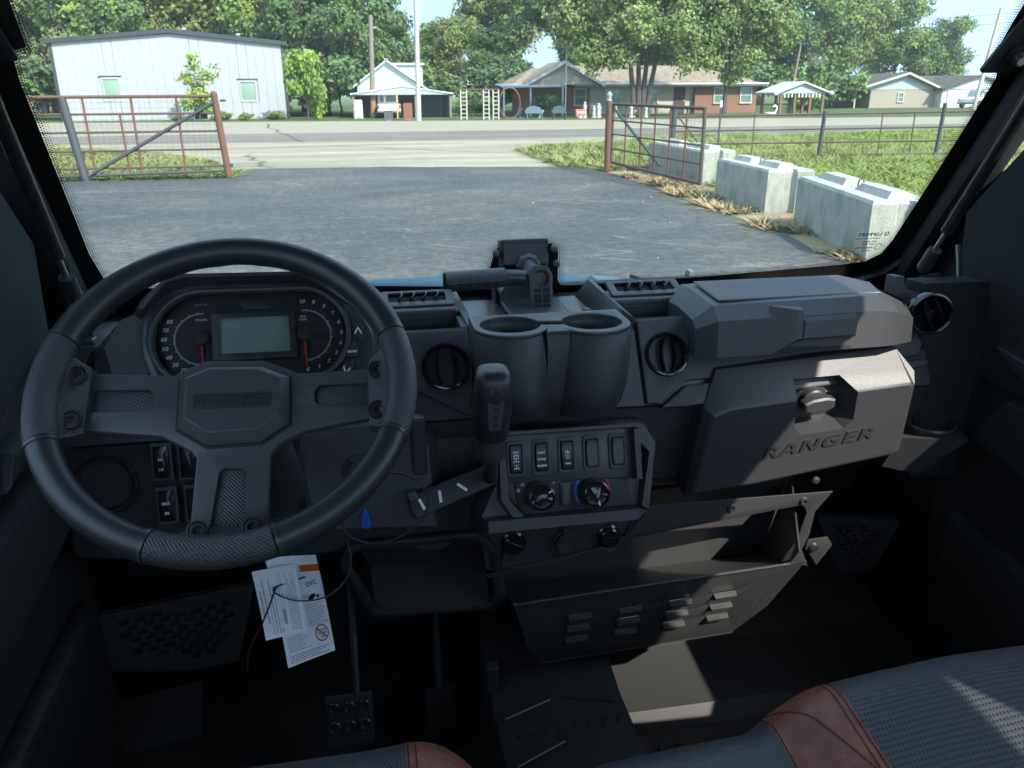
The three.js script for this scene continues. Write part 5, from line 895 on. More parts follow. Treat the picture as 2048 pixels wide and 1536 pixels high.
{
  // main body with the two open bins cut out
  const prof = [[-1.52, 1.1], [-1.47, 1.134], [-1.30, 1.168], [-1.182, 1.168], [-1.176, 1.162], [-1.114, 1.046], [-1.128, 1.036], [-1.132, 1.0], [-1.15, 0.9], [-1.2, 0.86], [-1.5, 0.86]];
  let body = profileX(prof, -0.7, 0.648, 0.004);
  const bin1 = box(-0.172, 1.16, -1.214, 0.104, 0.12, 0.066), bin2 = box(0.203, 1.16, -1.214, 0.112, 0.12, 0.066);
  body = minus(body, bin1, bin2, box(0.02, 1.2, -1.3, 0.236, 0.1, 0.23));
  part('body', creased(body, 0.45), M.plastic, DASH);
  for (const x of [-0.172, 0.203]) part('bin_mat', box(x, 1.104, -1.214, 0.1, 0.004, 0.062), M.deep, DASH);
  // textured fascia panels
  part('fascia_panel', plate(FA, [[-338, 128], [-338, 58], [-193, 42], [-121, 1], [-112, 1], [-107, 93], [-112, 131], [-223, 133]], -6, 4, 2, { holes: [circle(-148, 76, 31)], r: 4, cs: 20 }), M.weave, DASH);
  part('fascia_panel', plate(FA, [[-104, 131], [-109, 1], [151, -4], [148, 126]], -6, 4, 2, { r: 4 }), M.weave, DASH);
  part('fascia_panel', plate(FA, [[153, 131], [156, 0], [177, -2], [219, 31], [626, 46], [634, 62], [630, 132]], -6, 4, 2, { holes: [circle(196, 74, 31)], r: 4, cs: 20 }), M.weave, DASH);
  part('fascia_panel', plate(FA, [[-636, 131], [-640, 62], [-560, 40], [-338, 52], [-342, 130]], -6, 4, 2, { holes: [circle(-612, 104, 30)], r: 4, cs: 20 }), M.weave, DASH, { label: 'textured panel left of the steering wheel' });
  part('lower_ledge', plate(FA, [[178, -8], [222, 24], [640, 40], [640, 30], [560, 14], [210, -10]], -10, 6, 3, { r: 3 }), M.plastic, DASH);
  airVent(FA, -148, 76, 36, 0); airVent(FA, 196, 74, 35.5, -4, [-3, 10]); airVent(FA, -612, 104, 36, 0);
  // defroster outlets on top, behind the bins
  for (const [x, w] of [[-0.178, 0.118], [0.207, 0.126]]) {
    const F = frame([x, 1.184, -1.292], 74);
    const hous = part('defrost_housing', box(x, 1.165, -1.285, w + 0.012, 0.03, 0.07, 0.006), M.plastic, DASH);
    const v = part('defrost_vent', plate(F, rect(0, 0, w * 1000, 50), 0, 7, 2, { r: 6, holes: [rect(0, 3, w * 1000 - 26, 28)], hr: 3 }), M.plastic, DASH);
    part('throat', fbox(F, 0, 3, -1, w * 1000 - 24, 30, 2, 0.3), M.deep, v);
    for (let k = 0; k < 4; k++) { const u = -w * 500 + 30 + k * (w * 1000 - 60) / 3; const pts = [F.p(u - 4, -10, 2), F.p(u + 1, -9, 12), F.p(u + 5, -4, 15), F.p(u + 4, 8, 12), F.p(u, 16, 3)]; part('vane', tube(pts, 0.0016, 16, 6), M.gloss, v); part('vane_blade', loft([[F.p(u - 4, -10, 0), F.p(u - 2, -10, 0), F.p(u + 2, 15, 0), F.p(u, 15, 0)], [F.p(u + 3, -6, 12), F.p(u + 4.4, -6, 12), F.p(u + 5.4, 11, 11), F.p(u + 4, 11, 11)]]), M.gloss, v); }
  }
  // recess floor behind the cup holders with its plates and push pins
  part('recess_plate', [box(-0.065, 1.151, -1.30, 0.066, 0.006, 0.2, 0.002)], M.plasticSmooth, DASH);
  part('recess_plate', [box(0.105, 1.151, -1.30, 0.06, 0.006, 0.2, 0.002)], M.plasticSmooth, DASH);
  part('recess_plate', [box(0.02, 1.155, -1.29, 0.1, 0.014, 0.2, 0.004)], M.plastic, DASH);
  for (const [x, z] of [[-0.068, -1.235], [0.094, -1.245]]) part('push_pin', lathe(frame([x, 1.155, z], 90), [[0, 0], [13, 0], [13, 3], [8, 4], [8, 12], [5, 15], [0, 15]], 8), M.boltBlack, DASH);
  part('recess_wall', loft([[V(0.112, 1.15, -1.40), V(0.138, 1.15, -1.40), V(0.148, 1.15, -1.16), V(0.112, 1.15, -1.18)], [V(0.126, 1.192, -1.36), V(0.138, 1.188, -1.36), V(0.148, 1.172, -1.16), V(0.136, 1.18, -1.2)]]), M.plastic, DASH);
  part('recess_wall', loft([[V(-0.118, 1.15, -1.40), V(-0.098, 1.15, -1.40), V(-0.098, 1.15, -1.17), V(-0.11, 1.15, -1.17)], [V(-0.118, 1.18, -1.38), V(-0.106, 1.18, -1.38), V(-0.1, 1.172, -1.17), V(-0.11, 1.172, -1.17)]]), M.plastic, DASH);
}
// cup holder: two lobes that taper into the fascia
{
  const cy = 1.19, cups = [[-0.061, -1.085], [0.056, -1.079]], RR = 0.0435;
  const outline = (w, front, gro, y, k) => {     // plan outline: back line then the two lobes in front
    const pts = [], zb = -1.168 + (1.19 - y) * 0.53, N = 16;
    const L = [-0.061 * w + 0.0, zb + front, 0.052 * (0.55 + 0.45 * w)], Rr = [0.056 * w, zb + front + 0.005 * w, 0.053 * (0.55 + 0.45 * w)];
    pts.push(V(L[0] - L[2], y, zb - 0.02));
    for (let i = 0; i <= N; i++) { const a = Math.PI - (i / N) * (Math.PI * 0.92); pts.push(V(L[0] + Math.cos(a) * L[2] * (1), y, Math.max(zb - 0.01, L[1] - L[2] + L[2] * (0.0 + 1.0 * Math.sin(a)) + 0.0))); }
    const gx = (L[0] + L[2] + Rr[0] - Rr[2]) / 2;
    pts.push(V(-0.012 * w - 0.006, y, zb + front - gro)); pts.push(V(0.012 * w + 0.002, y, zb + front - gro));
    for (let i = 0; i <= N; i++) { const a = Math.PI * 0.92 - (i / N) * (Math.PI * 0.92); pts.push(V(Rr[0] + Math.cos(a) * Rr[2], y, Math.max(zb - 0.01, Rr[1] - Rr[2] + Rr[2] * Math.sin(a)))); }
    pts.push(V(Rr[0] + Rr[2], y, zb - 0.02));
    return pts;
  };
  const back = r => r.map(p => V(p.x, p.y, Math.max(p.z, -1.139 - (1.19 - p.y) * 0.5)));
  const lv = [[1.0, 0.142, 0.012, 1.190], [1.0, 0.143, 0.013, 1.184], [0.985, 0.139, 0.017, 1.165], [0.96, 0.128, 0.020, 1.14], [0.92, 0.112, 0.022, 1.11], [0.86, 0.092, 0.022, 1.085], [0.8, 0.068, 0.018, 1.066], [0.74, 0.03, 0.01, 1.056]];
  let bodyC = loft(lv.map(a => back(outline(...a))), { crease: 0.75 });
  const bores = cups.map(([x, z]) => { const g = new THREE.CylinderGeometry(RR + 0.001, RR - 0.006, 0.12, 44); g.translate(x, cy - 0.035, z); return g; });
  bodyC = minus(bodyC, ...bores, box(-0.002, cy - 0.02, -1.083, 0.06, 0.09, 0.021));
  const c = part('cup_holder', creased(bodyC, 0.6), M.weave, DASH);
  cups.forEach(([x, z], i) => { part('cup_liner', lathe(frame([x, cy, z], 90), [[0, -88], [34, -88], [36, -84], [39, -26]], 44), M.plasticSmooth, c); part('cup_collar', lathe(frame([x, cy, z], 90), [[39, -26], [38.4, -21], [43.4, -2], [44, 0.8], [42.6, 1]], 44, (i ? 1.5 : 0.5) * Math.PI + 0.25, Math.PI * 2 - 0.5), M.plasticSmooth, c); });
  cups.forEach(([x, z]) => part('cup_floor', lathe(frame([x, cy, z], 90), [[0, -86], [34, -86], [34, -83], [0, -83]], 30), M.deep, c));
  // smooth rim that frames both cups
  const rim = new THREE.Shape(); const o = outline(1.0, 0.142, 0.012, 1.19).map(p => V(p.x, p.y, Math.max(p.z, -1.137)));
  o.forEach((p, i) => i ? rim.lineTo(p.x, -p.z) : rim.moveTo(p.x, -p.z)); rim.closePath();
  const hs = []; { const h = new THREE.Path(); const [l, r] = cups; const a0 = 0.24; h.absarc(l[0], -l[1], RR, a0, Math.PI * 2 - a0, false); h.absarc(r[0], -r[1], RR, Math.PI + a0, Math.PI - a0 + Math.PI * 2, false); h.closePath(); hs.push(h); }
  rim.holes.push(...hs);
  const rg = new THREE.ExtrudeGeometry(rim, { depth: 0.003, bevelEnabled: true, bevelThickness: 0.0015, bevelSize: 0.0015, bevelOffset: -0.0008, bevelSegments: 2, curveSegments: 20 }); rg.rotateX(-Math.PI / 2); rg.translate(0, cy + 0.0008, 0);
  part('rim', creased(rg, 0.5), M.plastic, c);
}
// upper storage box with lid and grab lip
{
  const sec = (x, zf, yt, ch, zb, yb) => [V(x, yb, zf), V(x, yt - ch * 0.6, zf - 0.004), V(x, yt, zf - ch), V(x, yt + 0.006, zb + 0.04), V(x, yt + 0.004, zb), V(x, yb, zb)];
  const lid = loft([sec(0.232, -1.118, 1.172, 0.018, -1.24, 1.118), sec(0.258, -1.094, 1.196, 0.03, -1.255, 1.122), sec(0.345, -1.091, 1.198, 0.03, -1.255, 1.123), sec(0.52, -1.09, 1.2, 0.03, -1.252, 1.125), sec(0.552, -1.09, 1.197, 0.032, -1.24, 1.126), sec(0.586, -1.1, 1.182, 0.03, -1.15, 1.127)].map(r => r.slice().reverse()), { crease: 0.35 });
  const b = part('storage_box_lid', lid, M.weave, DASH, { label: 'textured upper storage box lid, half in sun' });
  const top = [[0.272, -1.135], [0.272, -1.24], [0.53, -1.238], [0.56, -1.19], [0.545, -1.135]];
  part('lid_inlay', loft([top.map(([x, z]) => V(x, 1.1985 - (z + 1.121) * 0.062, z)), top.map(([x, z]) => V(0.415 + (x - 0.415) * 0.99, 1.2005 - (z + 1.121) * 0.062, -1.187 + (z + 1.187) * 0.98))].map(r => r.reverse()), { crease: 0.3 }), mat(C3(0.034, 0.0355, 0.039), 0.5), b);
  part('slot_shade_plate', plate(FU, [[-72, 4], [56, 5], [56, 30], [-36, 28]], -3, 1.4, 0.5), M.deep, b);  // dark plate: the shade below the grab lip is put into its colour
  part('grip_bevel', loftF(FU, [[[[-80, 78], [-28, 74], [-28, 22], [-74, 4]], 0], [[[-40, 70], [-29, 68], [-29, 26], [-38, 26]], 12]], { crease: 0.2 }), M.weave, b);
  part('grab_lip', loftF(FU, [[[[-34, 22], [62, 24], [62, 78], [-40, 76]], -12], [[[-32, 24], [57, 25], [59, 56], [-29, 54]], 13], [[[-30, 27], [55, 28], [57, 53], [-27, 51]], 15]], { crease: 0.3 }), M.weave, b);
}
// glove box door with its latch recess
{
  const q = (pts) => pts.map(([x, y, d]) => FG.p(x, y, d));
  const r0 = [[-130, 90], [173, 109], [196, 78], [198, -65], [190, -71], [-53, -105], [-172, -117], [-156, 40]].map(p => [...p, -90]);
  const r1 = [[-130, 90, -44], [173, 109, -46], [196, 78, -18], [198, -65, -12], [190, -71, -12], [-53, -105, -12], [-172, -117, -14], [-156, 40, -16]];
  const r2 = [[-121, 44, -2], [182, 66, -2], [191, 61, -3], [192, -61, -2], [186, -65, -2], [-53, -99, -2], [-165, -110, -3], [-147, 34, -3]];
  const r3 = [[-119, 40, 0], [179, 62, 0], [186, 57, 0], [187, -58, 0], [183, -61, 0], [-53, -95, 0], [-160, -105, 0], [-142, 30, 0]];
  let g = loft([r0, r1, r2, r3].map(q), { crease: 0.3 });
  const rec = loftF(FG, [[[[-8, 68], [66, 70], [80, 54], [82, 14], [72, 2], [10, -4], [0, 8]], -36], [[[-14, 92], [70, 92], [94, 57], [96, 6], [82, -9], [6, -16], [-8, 2]], 6]]);
  g = minus(g, rec);
  const d = part('glove_box_door', creased(g, 0.35), M.plastic, DASH, { label: 'large glove box door, its right half in sun' });
  const kf = FG.sub(33, 34, -36, 6);
  part('latch_bezel', lathe(kf, [[0, 0], [27, 0], [27, 3], [22, 5], [20, 16], [17, 18], [0, 18]], 30), M.plasticSmooth, d);
  part('latch_knob', loftF(kf, [[[[-26, -6], [-12, -12], [12, -12], [26, -6], [26, 8], [12, 13], [-12, 13], [-26, 8]], 18], [[[-26, -6], [-12, -12], [12, -12], [26, -6], [26, 8], [12, 13], [-12, 13], [-26, 8]], 32], [[[-23, -4], [-11, -9], [11, -9], [23, -4], [23, 6], [11, 10], [-11, 10], [-23, 6]], 35]], { crease: 0.4 }), M.plastic, d);
  part('lettering', letters(FG.sub(44, -30, -0.5, 7.5), 'RANGER', 20, 2.8, { slant: 0.42, wide: 1.75 }), M.black, d);
  part('hinge_bolt', lathe(FG.sub(55, -108, -10), [[0, 0], [7, 0], [7, 4], [4, 6], [0, 6]], 12), M.black, d);
}
// right end: vent pod, cup ring
{
  const F = frame([0.688, 1.05, -1.135], 4, -4);
  part('end_panel', plate(F, [[-54, 158], [56, 158], [62, 100], [40, -180], [-40, -180], [-54, 40]], -60, 0, 1.5, { holes: [circle(-42, 113, 30)], cs: 20, r: 3 }), doorMat, DASH);
  airVent(frame([0.634, 1.163, -1.128], 4, -14), 0, 0, 35, 24, [-4, 9]);
  const c = frame([0.665, 0.975, -1.13], 82);
  const h = part('door_side_cup', lathe(c, [[36, -80], [44, -6], [46, 0], [43, 3], [40, 0], [36, -40], [0, -60]], 36), M.plasticSmooth, DASH);
  part('cup_skirt', loft([[V(0.598, 0.96, -1.10), V(0.69, 0.965, -1.06), V(0.72, 0.96, -1.12), V(0.62, 0.96, -1.2)], [V(0.585, 0.9, -1.12), V(0.64, 0.89, -1.1), V(0.68, 0.9, -1.14), V(0.6, 0.9, -1.2)]]), M.plastic, h);
  part('end_fin', loft([[V(0.606, 1.14, -1.17), V(0.622, 1.14, -1.165), V(0.624, 1.14, -1.22), V(0.608, 1.14, -1.22)], [V(0.604, 1.212, -1.185), V(0.616, 1.213, -1.182), V(0.618, 1.21, -1.215), V(0.606, 1.21, -1.215)]]), M.weave, DASH);
}
// knee panel below the wheel, column cover, open pocket
{
  part('knee_panel', plate(frame([-0.4, 0.95, -1.125], 6), [[-300, 90], [300, 92], [318, 60], [300, -100], [150, -112], [-120, -110], [-300, -80]], -40, 0, 6, { r: 14 }), M.plasticSmooth, DASH);
  const cf = frame([-0.27, 0.98, -1.055], 10);
  part('column_cover', loftF(cf, [[[[-110, 92], [80, 90], [104, 50], [104, -80], [-100, -74], [-120, 30]], -70], [[[-90, 82], [66, 84], [86, 46], [90, -76], [-84, -66], [-96, 30]], -4], [[[-84, 74], [60, 76], [78, 42], [82, -70], [-78, -60], [-88, 28]], 0]], { crease: 0.35 }), M.plastic, DASH);
  const ig = part('ignition_switch', lathe(cf.sub(-14, 20, 0), [[24, 0], [23, 3], [20, 4], [19, 2], [0, 2]], 30), M.plasticSmooth, DASH);
  part('key_head', fbox(cf, -14, 20, 9, 34, 8, 16, 2, -48), M.rubber, ig);
  // open pocket right of the column
  const pf = frame([-0.19, 0.77, -1.1], -8);
  part('pocket_rim', plate(pf, [[-136, 62], [-98, -46], [-84, -54], [108, -66], [126, -50], [112, 56], [80, 96], [-120, 96]], -12, 0, 4, { r: 10, holes: [[[-122, 66], [-84, -36], [-72, -42], [92, -52], [104, -38], [96, 52], [74, 82], [-110, 82]]], hr: 10 }), M.shell, DASH);
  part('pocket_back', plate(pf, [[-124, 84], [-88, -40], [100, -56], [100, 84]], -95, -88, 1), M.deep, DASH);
  part('pocket_floor', loft([[pf.p(-86, -42, -4), pf.p(98, -52, -4), pf.p(98, -58, -4), pf.p(-86, -48, -4)], [pf.p(-92, -20, -90), pf.p(98, -30, -90), pf.p(98, -36, -90), pf.p(-92, -26, -90)]]), M.rubber, DASH);
  part('pocket_pad', plate(pf, [[-26, 18], [4, 40], [34, 40], [56, 20], [26, 2], [0, 2]], -88, -86, 0.4, { r: 6 }), mat(C3(0.06, 0.06, 0.06), 0.7), DASH);
  // oval map slot at the far left
  const of = frame([-0.64, 0.98, -1.122], 10);
  part('map_slot', lathe(of, [[40, -4], [44, 0], [41, 4], [37, 2], [34, -18]], 36).scale(1, 1, 1), M.shell, DASH);
  // rocker switches left of the column
  const sf = frame([-0.56, 0.98, -1.117], 14);
  for (const [x, y, txt] of [[0, 30, ['HI', 'LO']], [2, -34, ['OUT', 'IN']], [36, 28, null], [40, -34, null]]) {
    const sw = part('light_switch', [fbox(sf, x, y, 2, 30, 56, 5, 2)], M.plastic, DASH);
    part('rocker', loftF(sf, [[rect(x, y, 22, 46), 4], [rect(x, y, 21, 45), 8], [rect(x, y - 4, 18, 30), 9]]), M.gloss, sw);
    if (txt) txt.forEach((s, i) => part('symbol', letters(sf.sub(x, y + 4 - i * 14, 9), s, 4, 0.3), M.print, sw));
  }
}
// three covered power outlets in a row under the control panel
{
  const f = frame([0.05, 0.86, -1.10], 4);
  part('outlet_panel', plate(f, [[-160, 46], [108, 40], [70, -60], [-150, -72]], -14, -4, 3, { r: 6 }), M.plasticSmooth, DASH);
  [[-106, -26, -28], [-22, -32, 4], [50, -30, 2]].forEach(([x, y, tilt], i) => {
    const q = f.sub(x, y, -4, tilt);
    const o = part('power_outlet', lathe(q, [[0, 0], [20, 0], [20, 4], [16.5, 6], [16.5, 12], [14, 14], [0, 14]], 30), i === 1 ? M.rubber : M.gloss, DASH);
    part('cap_bar', fbox(q, 0, 3, 15, 26, 3, 3, 1), i === 1 ? M.rubber : M.gloss, o);
    part('cap_tab', i === 1 ? [fbox(q, 0, 20, 8, 8, 12, 4, 1.5)] : [fbox(q, 0, -21, 8, 14, 14, 4, 1.5)], M.rubber, o);
    if (i !== 1) for (const k of [-17, -20.5, -24]) part('tab_rib', fbox(q, 0, k, 10.4, 10, 1.2, 1.2, 0.4), M.plastic, o);
  });
  part('screw', lathe(f.sub(101, -16, -2), [[0, 0], [11, 0], [10, 4], [6, 6], [5.5, 4], [0, 4]], 20), M.boltBlack, DASH);
}
// honeycomb speaker grilles low on both sides
for (const s of [-1, 1]) {
  const f = s < 0 ? frame([-0.62, 0.61, -1.30], 8, 16) : frame([0.633, 0.672, -1.24], -4, -14);
  const pts = s < 0 ? [[-120, 46], [110, 36], [60, -72], [0, -66], [-90, -30]] : [[-56, 52], [70, 44], [40, -44], [0, -50]];
  const inside = (x, y) => { let c = false; for (let i = 0, j = pts.length - 1; i < pts.length; j = i++) { const [xi, yi] = pts[i], [xj, yj] = pts[j]; if ((yi > y) !== (yj > y) && x < (xj - xi) * (y - yi) / (yj - yi) + xi) c = !c; } return c; };
  const holes = []; const w = s < 0 ? 26 : 17, h = s < 0 ? 15 : 13;
  for (let j = -7; j <= 7; j++) for (let i = -6; i <= 6; i++) { const x = i * w + (j % 2 ? w / 2 : 0), y = j * h * 0.8; const hex = [[-0.42, 0], [-0.26, 0.4], [0.26, 0.4], [0.42, 0], [0.26, -0.4], [-0.26, -0.4]].map(([a, b]) => [x + a * w, y + b * h]); if (hex.every(([a, b]) => inside(a, b))) holes.push(hex); }
  const gr = part('speaker_grille', plate(f, s < 0 ? [[-150, 60], [130, 48], [84, -96], [0, -88], [-120, -50]] : [[-70, 62], [86, 54], [52, -60], [-10, -66]], -4, 2, 0.6, { holes, r: 0, seg: 1 }), M.plasticSmooth, DASH);
  part('speaker_cone', plate(f, s < 0 ? [[-150, 60], [130, 48], [84, -96], [0, -88], [-120, -50]] : [[-70, 62], [86, 54], [52, -60], [-10, -66]], -14, -11, 0), M.deep, gr);
}
// ---------------------------------------------------------------- control panel
{
  const t = thing('control_panel', 'raised centre control panel with rocker switches and climate knobs', 'control panel', [0.04, 0.9, -1.1]);
  const F = FS;
  part('housing', loftF(F, [[[[-150, 96], [108, 94], [140, 56], [120, -52], [92, -70], [-160, -62], [-160, -30], [-136, 14]], -80], [[[-124, 92], [98, 90], [121, 58], [104, -46], [82, -60], [-150, -56], [-152, -34], [-127, 14]], -6]], { crease: 0.3 }), M.plastic, t);
  part('top_bar', loftF(F, [[[[-124, 94], [98, 92], [98, 80], [-124, 82]], -6], [[[-120, 90], [92, 88], [84, 83], [-120, 85]], 12]], { crease: 0.3 }), M.plastic, t);
  part('side_ridge', loftF(F, [[[[80, 91], [99, 91], [122, 58], [104, -48], [84, -40], [98, 40], [84, 60]], -6], [[[86, 86], [97, 86], [114, 56], [98, -42], [88, -36], [104, 44], [90, 60]], 10]], { crease: 0.3 }), M.plastic, t);
  part('side_ridge', loftF(F, [[[[78, 84], [92, 84], [92, 2], [78, 4]], -4], [[[80, 80], [89, 80], [89, 5], [81, 7]], 16]], { crease: 0.3 }), M.plastic, t);
  part('side_ridge', loftF(F, [[[[-126, 80], [-110, 80], [-108, -10], [-84, -38], [-110, -38], [-128, -12]], -6], [[[-122, 76], [-114, 76], [-112, -10], [-92, -36], [-108, -36], [-124, -10]], 10]], { crease: 0.3 }), M.plastic, t);
  part('lower_bar', loftF(F, [[[[-152, -34], [84, -36], [86, -58], [-150, -58]], -8], [[[-146, -37], [80, -39], [82, -54], [-146, -54]], 18]], { crease: 0.3 }), M.plastic, t);
  part('switch_plate', plate(F, [[-112, 84], [80, 81], [80, 6], [-112, 12]], -8, 1, 2), M.plasticSmooth, t);
  part('climate_plate', plate(F, [[-102, 12], [70, 6], [78, -36], [-96, -36]], -8, -2, 1.5, { r: 6 }), M.black, t);
  const words = [null, ['PERF', 'STND', 'WORK'], null, null, null];
  [-98, -60, -21, 17, 57].forEach((x, i) => {
    const y = 48, blank = i > 2;
    const s = part('rocker_switch', plate(F, rect(x, y, 27, 54), 1, 4, 1.2, { r: 7, holes: [rect(x, y, 19, 43)], hr: 4 }), M.plastic, t);
    const W = (k, d) => [[rect(x, y, 19 * k, 43 * k).map(([a, b], q) => [a, b])][0], d];
    const keg = d => [[x - 8.5, y - 20], [x + 8.5, y - 20], [x + 9.6, y], [x + 8.5, y + 20.5], [x - 8.5, y + 20.5], [x - 9.6, y]];
    part('paddle', loftF(F, [[keg(), 1], [keg(), blank ? 5.5 : 5], [inset(keg(), 1.6), 7]], { crease: 0.4 }), blank ? M.plasticSmooth : M.gloss, s);
    part('paddle_lip', fbox(F, x, y + 16, 7.4, 14, 4, 2, 1), blank ? M.plasticSmooth : M.plastic, s);
    if (words[i]) words[i].forEach((w, k) => part('legend', letters(F.sub(x, y + 7 - k * 9.5, 7.1), w, 3.4, 0.25, { wide: 1.1 }), M.print, s));
    if (i === 0) [8, -1, -11].forEach((dy, k) => part('axle_symbol', [fbox(F, x, y + dy, 7.2, 1, 7, 0.4, 0.1), fbox(F, x, y + dy + 2.6, 7.2, 6, 0.9, 0.4, 0.1), fbox(F, x, y + dy - 2.6, 7.2, 7, 0.9, 0.4, 0.1), fbox(F, x - 3.4, y + dy - 2.6, 7.2, 1, 3, 0.4, 0.1), fbox(F, x + 3.4, y + dy - 2.6, 7.2, 1, 3, 0.4, 0.1), fbox(F, x - 3.2, y + dy + 2.6, 7.2, 1, 2.4, 0.4, 0.1, 20), fbox(F, x + 3.2, y + dy + 2.6, 7.2, 1, 2.4, 0.4, 0.1, -20)], M.print, s));
    if (i === 2) {
      part('wiper_symbol', [plate(F, [[x - 4, y + 6], [x + 4, y + 6], [x + 2.6, y + 2.5], [x - 2.6, y + 2.5]], 7, 7.4, 0, { holes: [[[x - 2.8, y + 5.2], [x + 2.8, y + 5.2], [x + 1.9, y + 3.3], [x - 1.9, y + 3.3]]] }), fbox(F, x, y + 6.4, 7.2, 0.7, 6, 0.4, 0.1)], M.print, s);
      part('wiper_symbol', [plate(F, [[x - 4, y], [x + 4, y], [x + 2.6, y - 4], [x - 2.6, y - 4]], 7, 7.4, 0, { holes: [[[x - 3, y - 0.8], [x + 3, y - 0.8], [x + 2, y - 3.2], [x - 2, y - 3.2]]] }), fbox(F, x, y - 4, 7.2, 0.7, 4, 0.4, 0.1, 20)], M.print, s);
      part('status_bar', fbox(F, x, y - 12, 7.2, 9, 2, 0.5, 0.2), M.print, s);
    }
  });
  // climate knobs
  [[-66, -8, 62], [16, -10, -160]].forEach(([x, y, a], i) => {
    const f = F.sub(x, y, -2), k = part('climate_knob', lathe(f, [[0, 0], [22.5, 0], [21.5, 12], [20, 25], [19, 26.5]], 40), M.weave, t);
    part('knob_face', lathe(f, [[19.6, 25], [19.2, 28], [17.2, 28.6], [15.6, 25], [0, 24]], 36), M.gloss, k);
    const g = F.sub(x, y, -2, i ? -170 : -58);
    part('pointer_ridge', plate(g, [[-9, -12], [9, -12], [0, 15]], 24, 27, 1), M.gloss, k);
    part('pointer_mark', fbox(g, 0, i ? 13.5 : 15, 28, 2, 7, 1, 0.2), M.white, k);
  });
  const arc = (x, y, r, a0, a1, w) => { const s = new THREE.Shape(); s.absarc(x / 1000, y / 1000, r / 1000, a0 * R, a1 * R, false); s.absarc(x / 1000, y / 1000, (r - w) / 1000, a1 * R, a0 * R, true); s.closePath(); return s; };
  part('cold_band', plate(F, arc(16, -9, 28, 100, 215, 2.6), -2, -1.2, 0, { cs: 16 }), mat(C3(0.02, 0.2, 0.55), 0.6), t);
  part('warm_band', plate(F, arc(16, -9, 28, 55, 100, 2.6), -2, -1.2, 0, { cs: 16 }), mat(C3(0.16, 0.05, 0.14), 0.6), t);
  part('hot_band', plate(F, arc(16, -9, 28, -5, 55, 2.6), -2, -1.2, 0, { cs: 16 }), mat(C3(0.5, 0.03, 0.05), 0.6), t);
  for (const [a, b] of [[118, 134], [82, 100], [44, 62]]) part('fan_arc', plate(F, arc(-66, -8, 29, a, b, 0.7), -2, -1.3, 0), M.print, t);
  for (const [a, s] of [[108, '1'], [72, '2'], [36, '3']]) part('fan_number', letters(F.sub(-66 + 29 * Math.cos(a * R), -8 + 29 * Math.sin(a * R), -2), s, 4, 0.5), M.print, t);
  part('fan_off_ring', plate(F, disc(-66 + 29 * Math.cos(144 * R), -8 + 29 * Math.sin(144 * R), 2.4), -2, -1.3, 0, { holes: [circle(-66 + 29 * Math.cos(144 * R), -8 + 29 * Math.sin(144 * R), 1.7)] }), M.print, t);
  for (const [a, b] of [[-1.4, 1.4], [1.4, 1.4], [-1.4, -1.4], [1.4, -1.4]]) part('fan_symbol', fbox(F, -96 + a, 1 + b, -1.6, 2, 2, 0.6, 0.2), M.print, t);
  const ac = part('cooling_switch', plate(F, rect(-26, -10, 15, 34), -2, 2, 1, { r: 2 }), M.plasticSmooth, t);
  part('rocker', loftF(F, [[rect(-26, -10, 10, 28), 2], [rect(-26, -10, 9.4, 27), 5]]), M.plasticSmooth, ac);
  part('lens', fbox(F, -26, -3, 5.2, 7, 6, 0.8, 0.3), mat(C3(0.01, 0.09, 0.06), 0.3), ac);
  for (const a of [0, 60, 120]) part('snow_symbol', fbox(F, -33, 11, -1.6, 6, 0.6, 0.5, 0.1, a), M.print, t);
  part('defrost_symbol', plate(F, [[-24.5, 13.5], [-17.5, 13.5], [-18.6, 10], [-23.4, 10]], -2, -1.4, 0), mat(C3(0.25, 0.26, 0.27), 0.6), t);
}

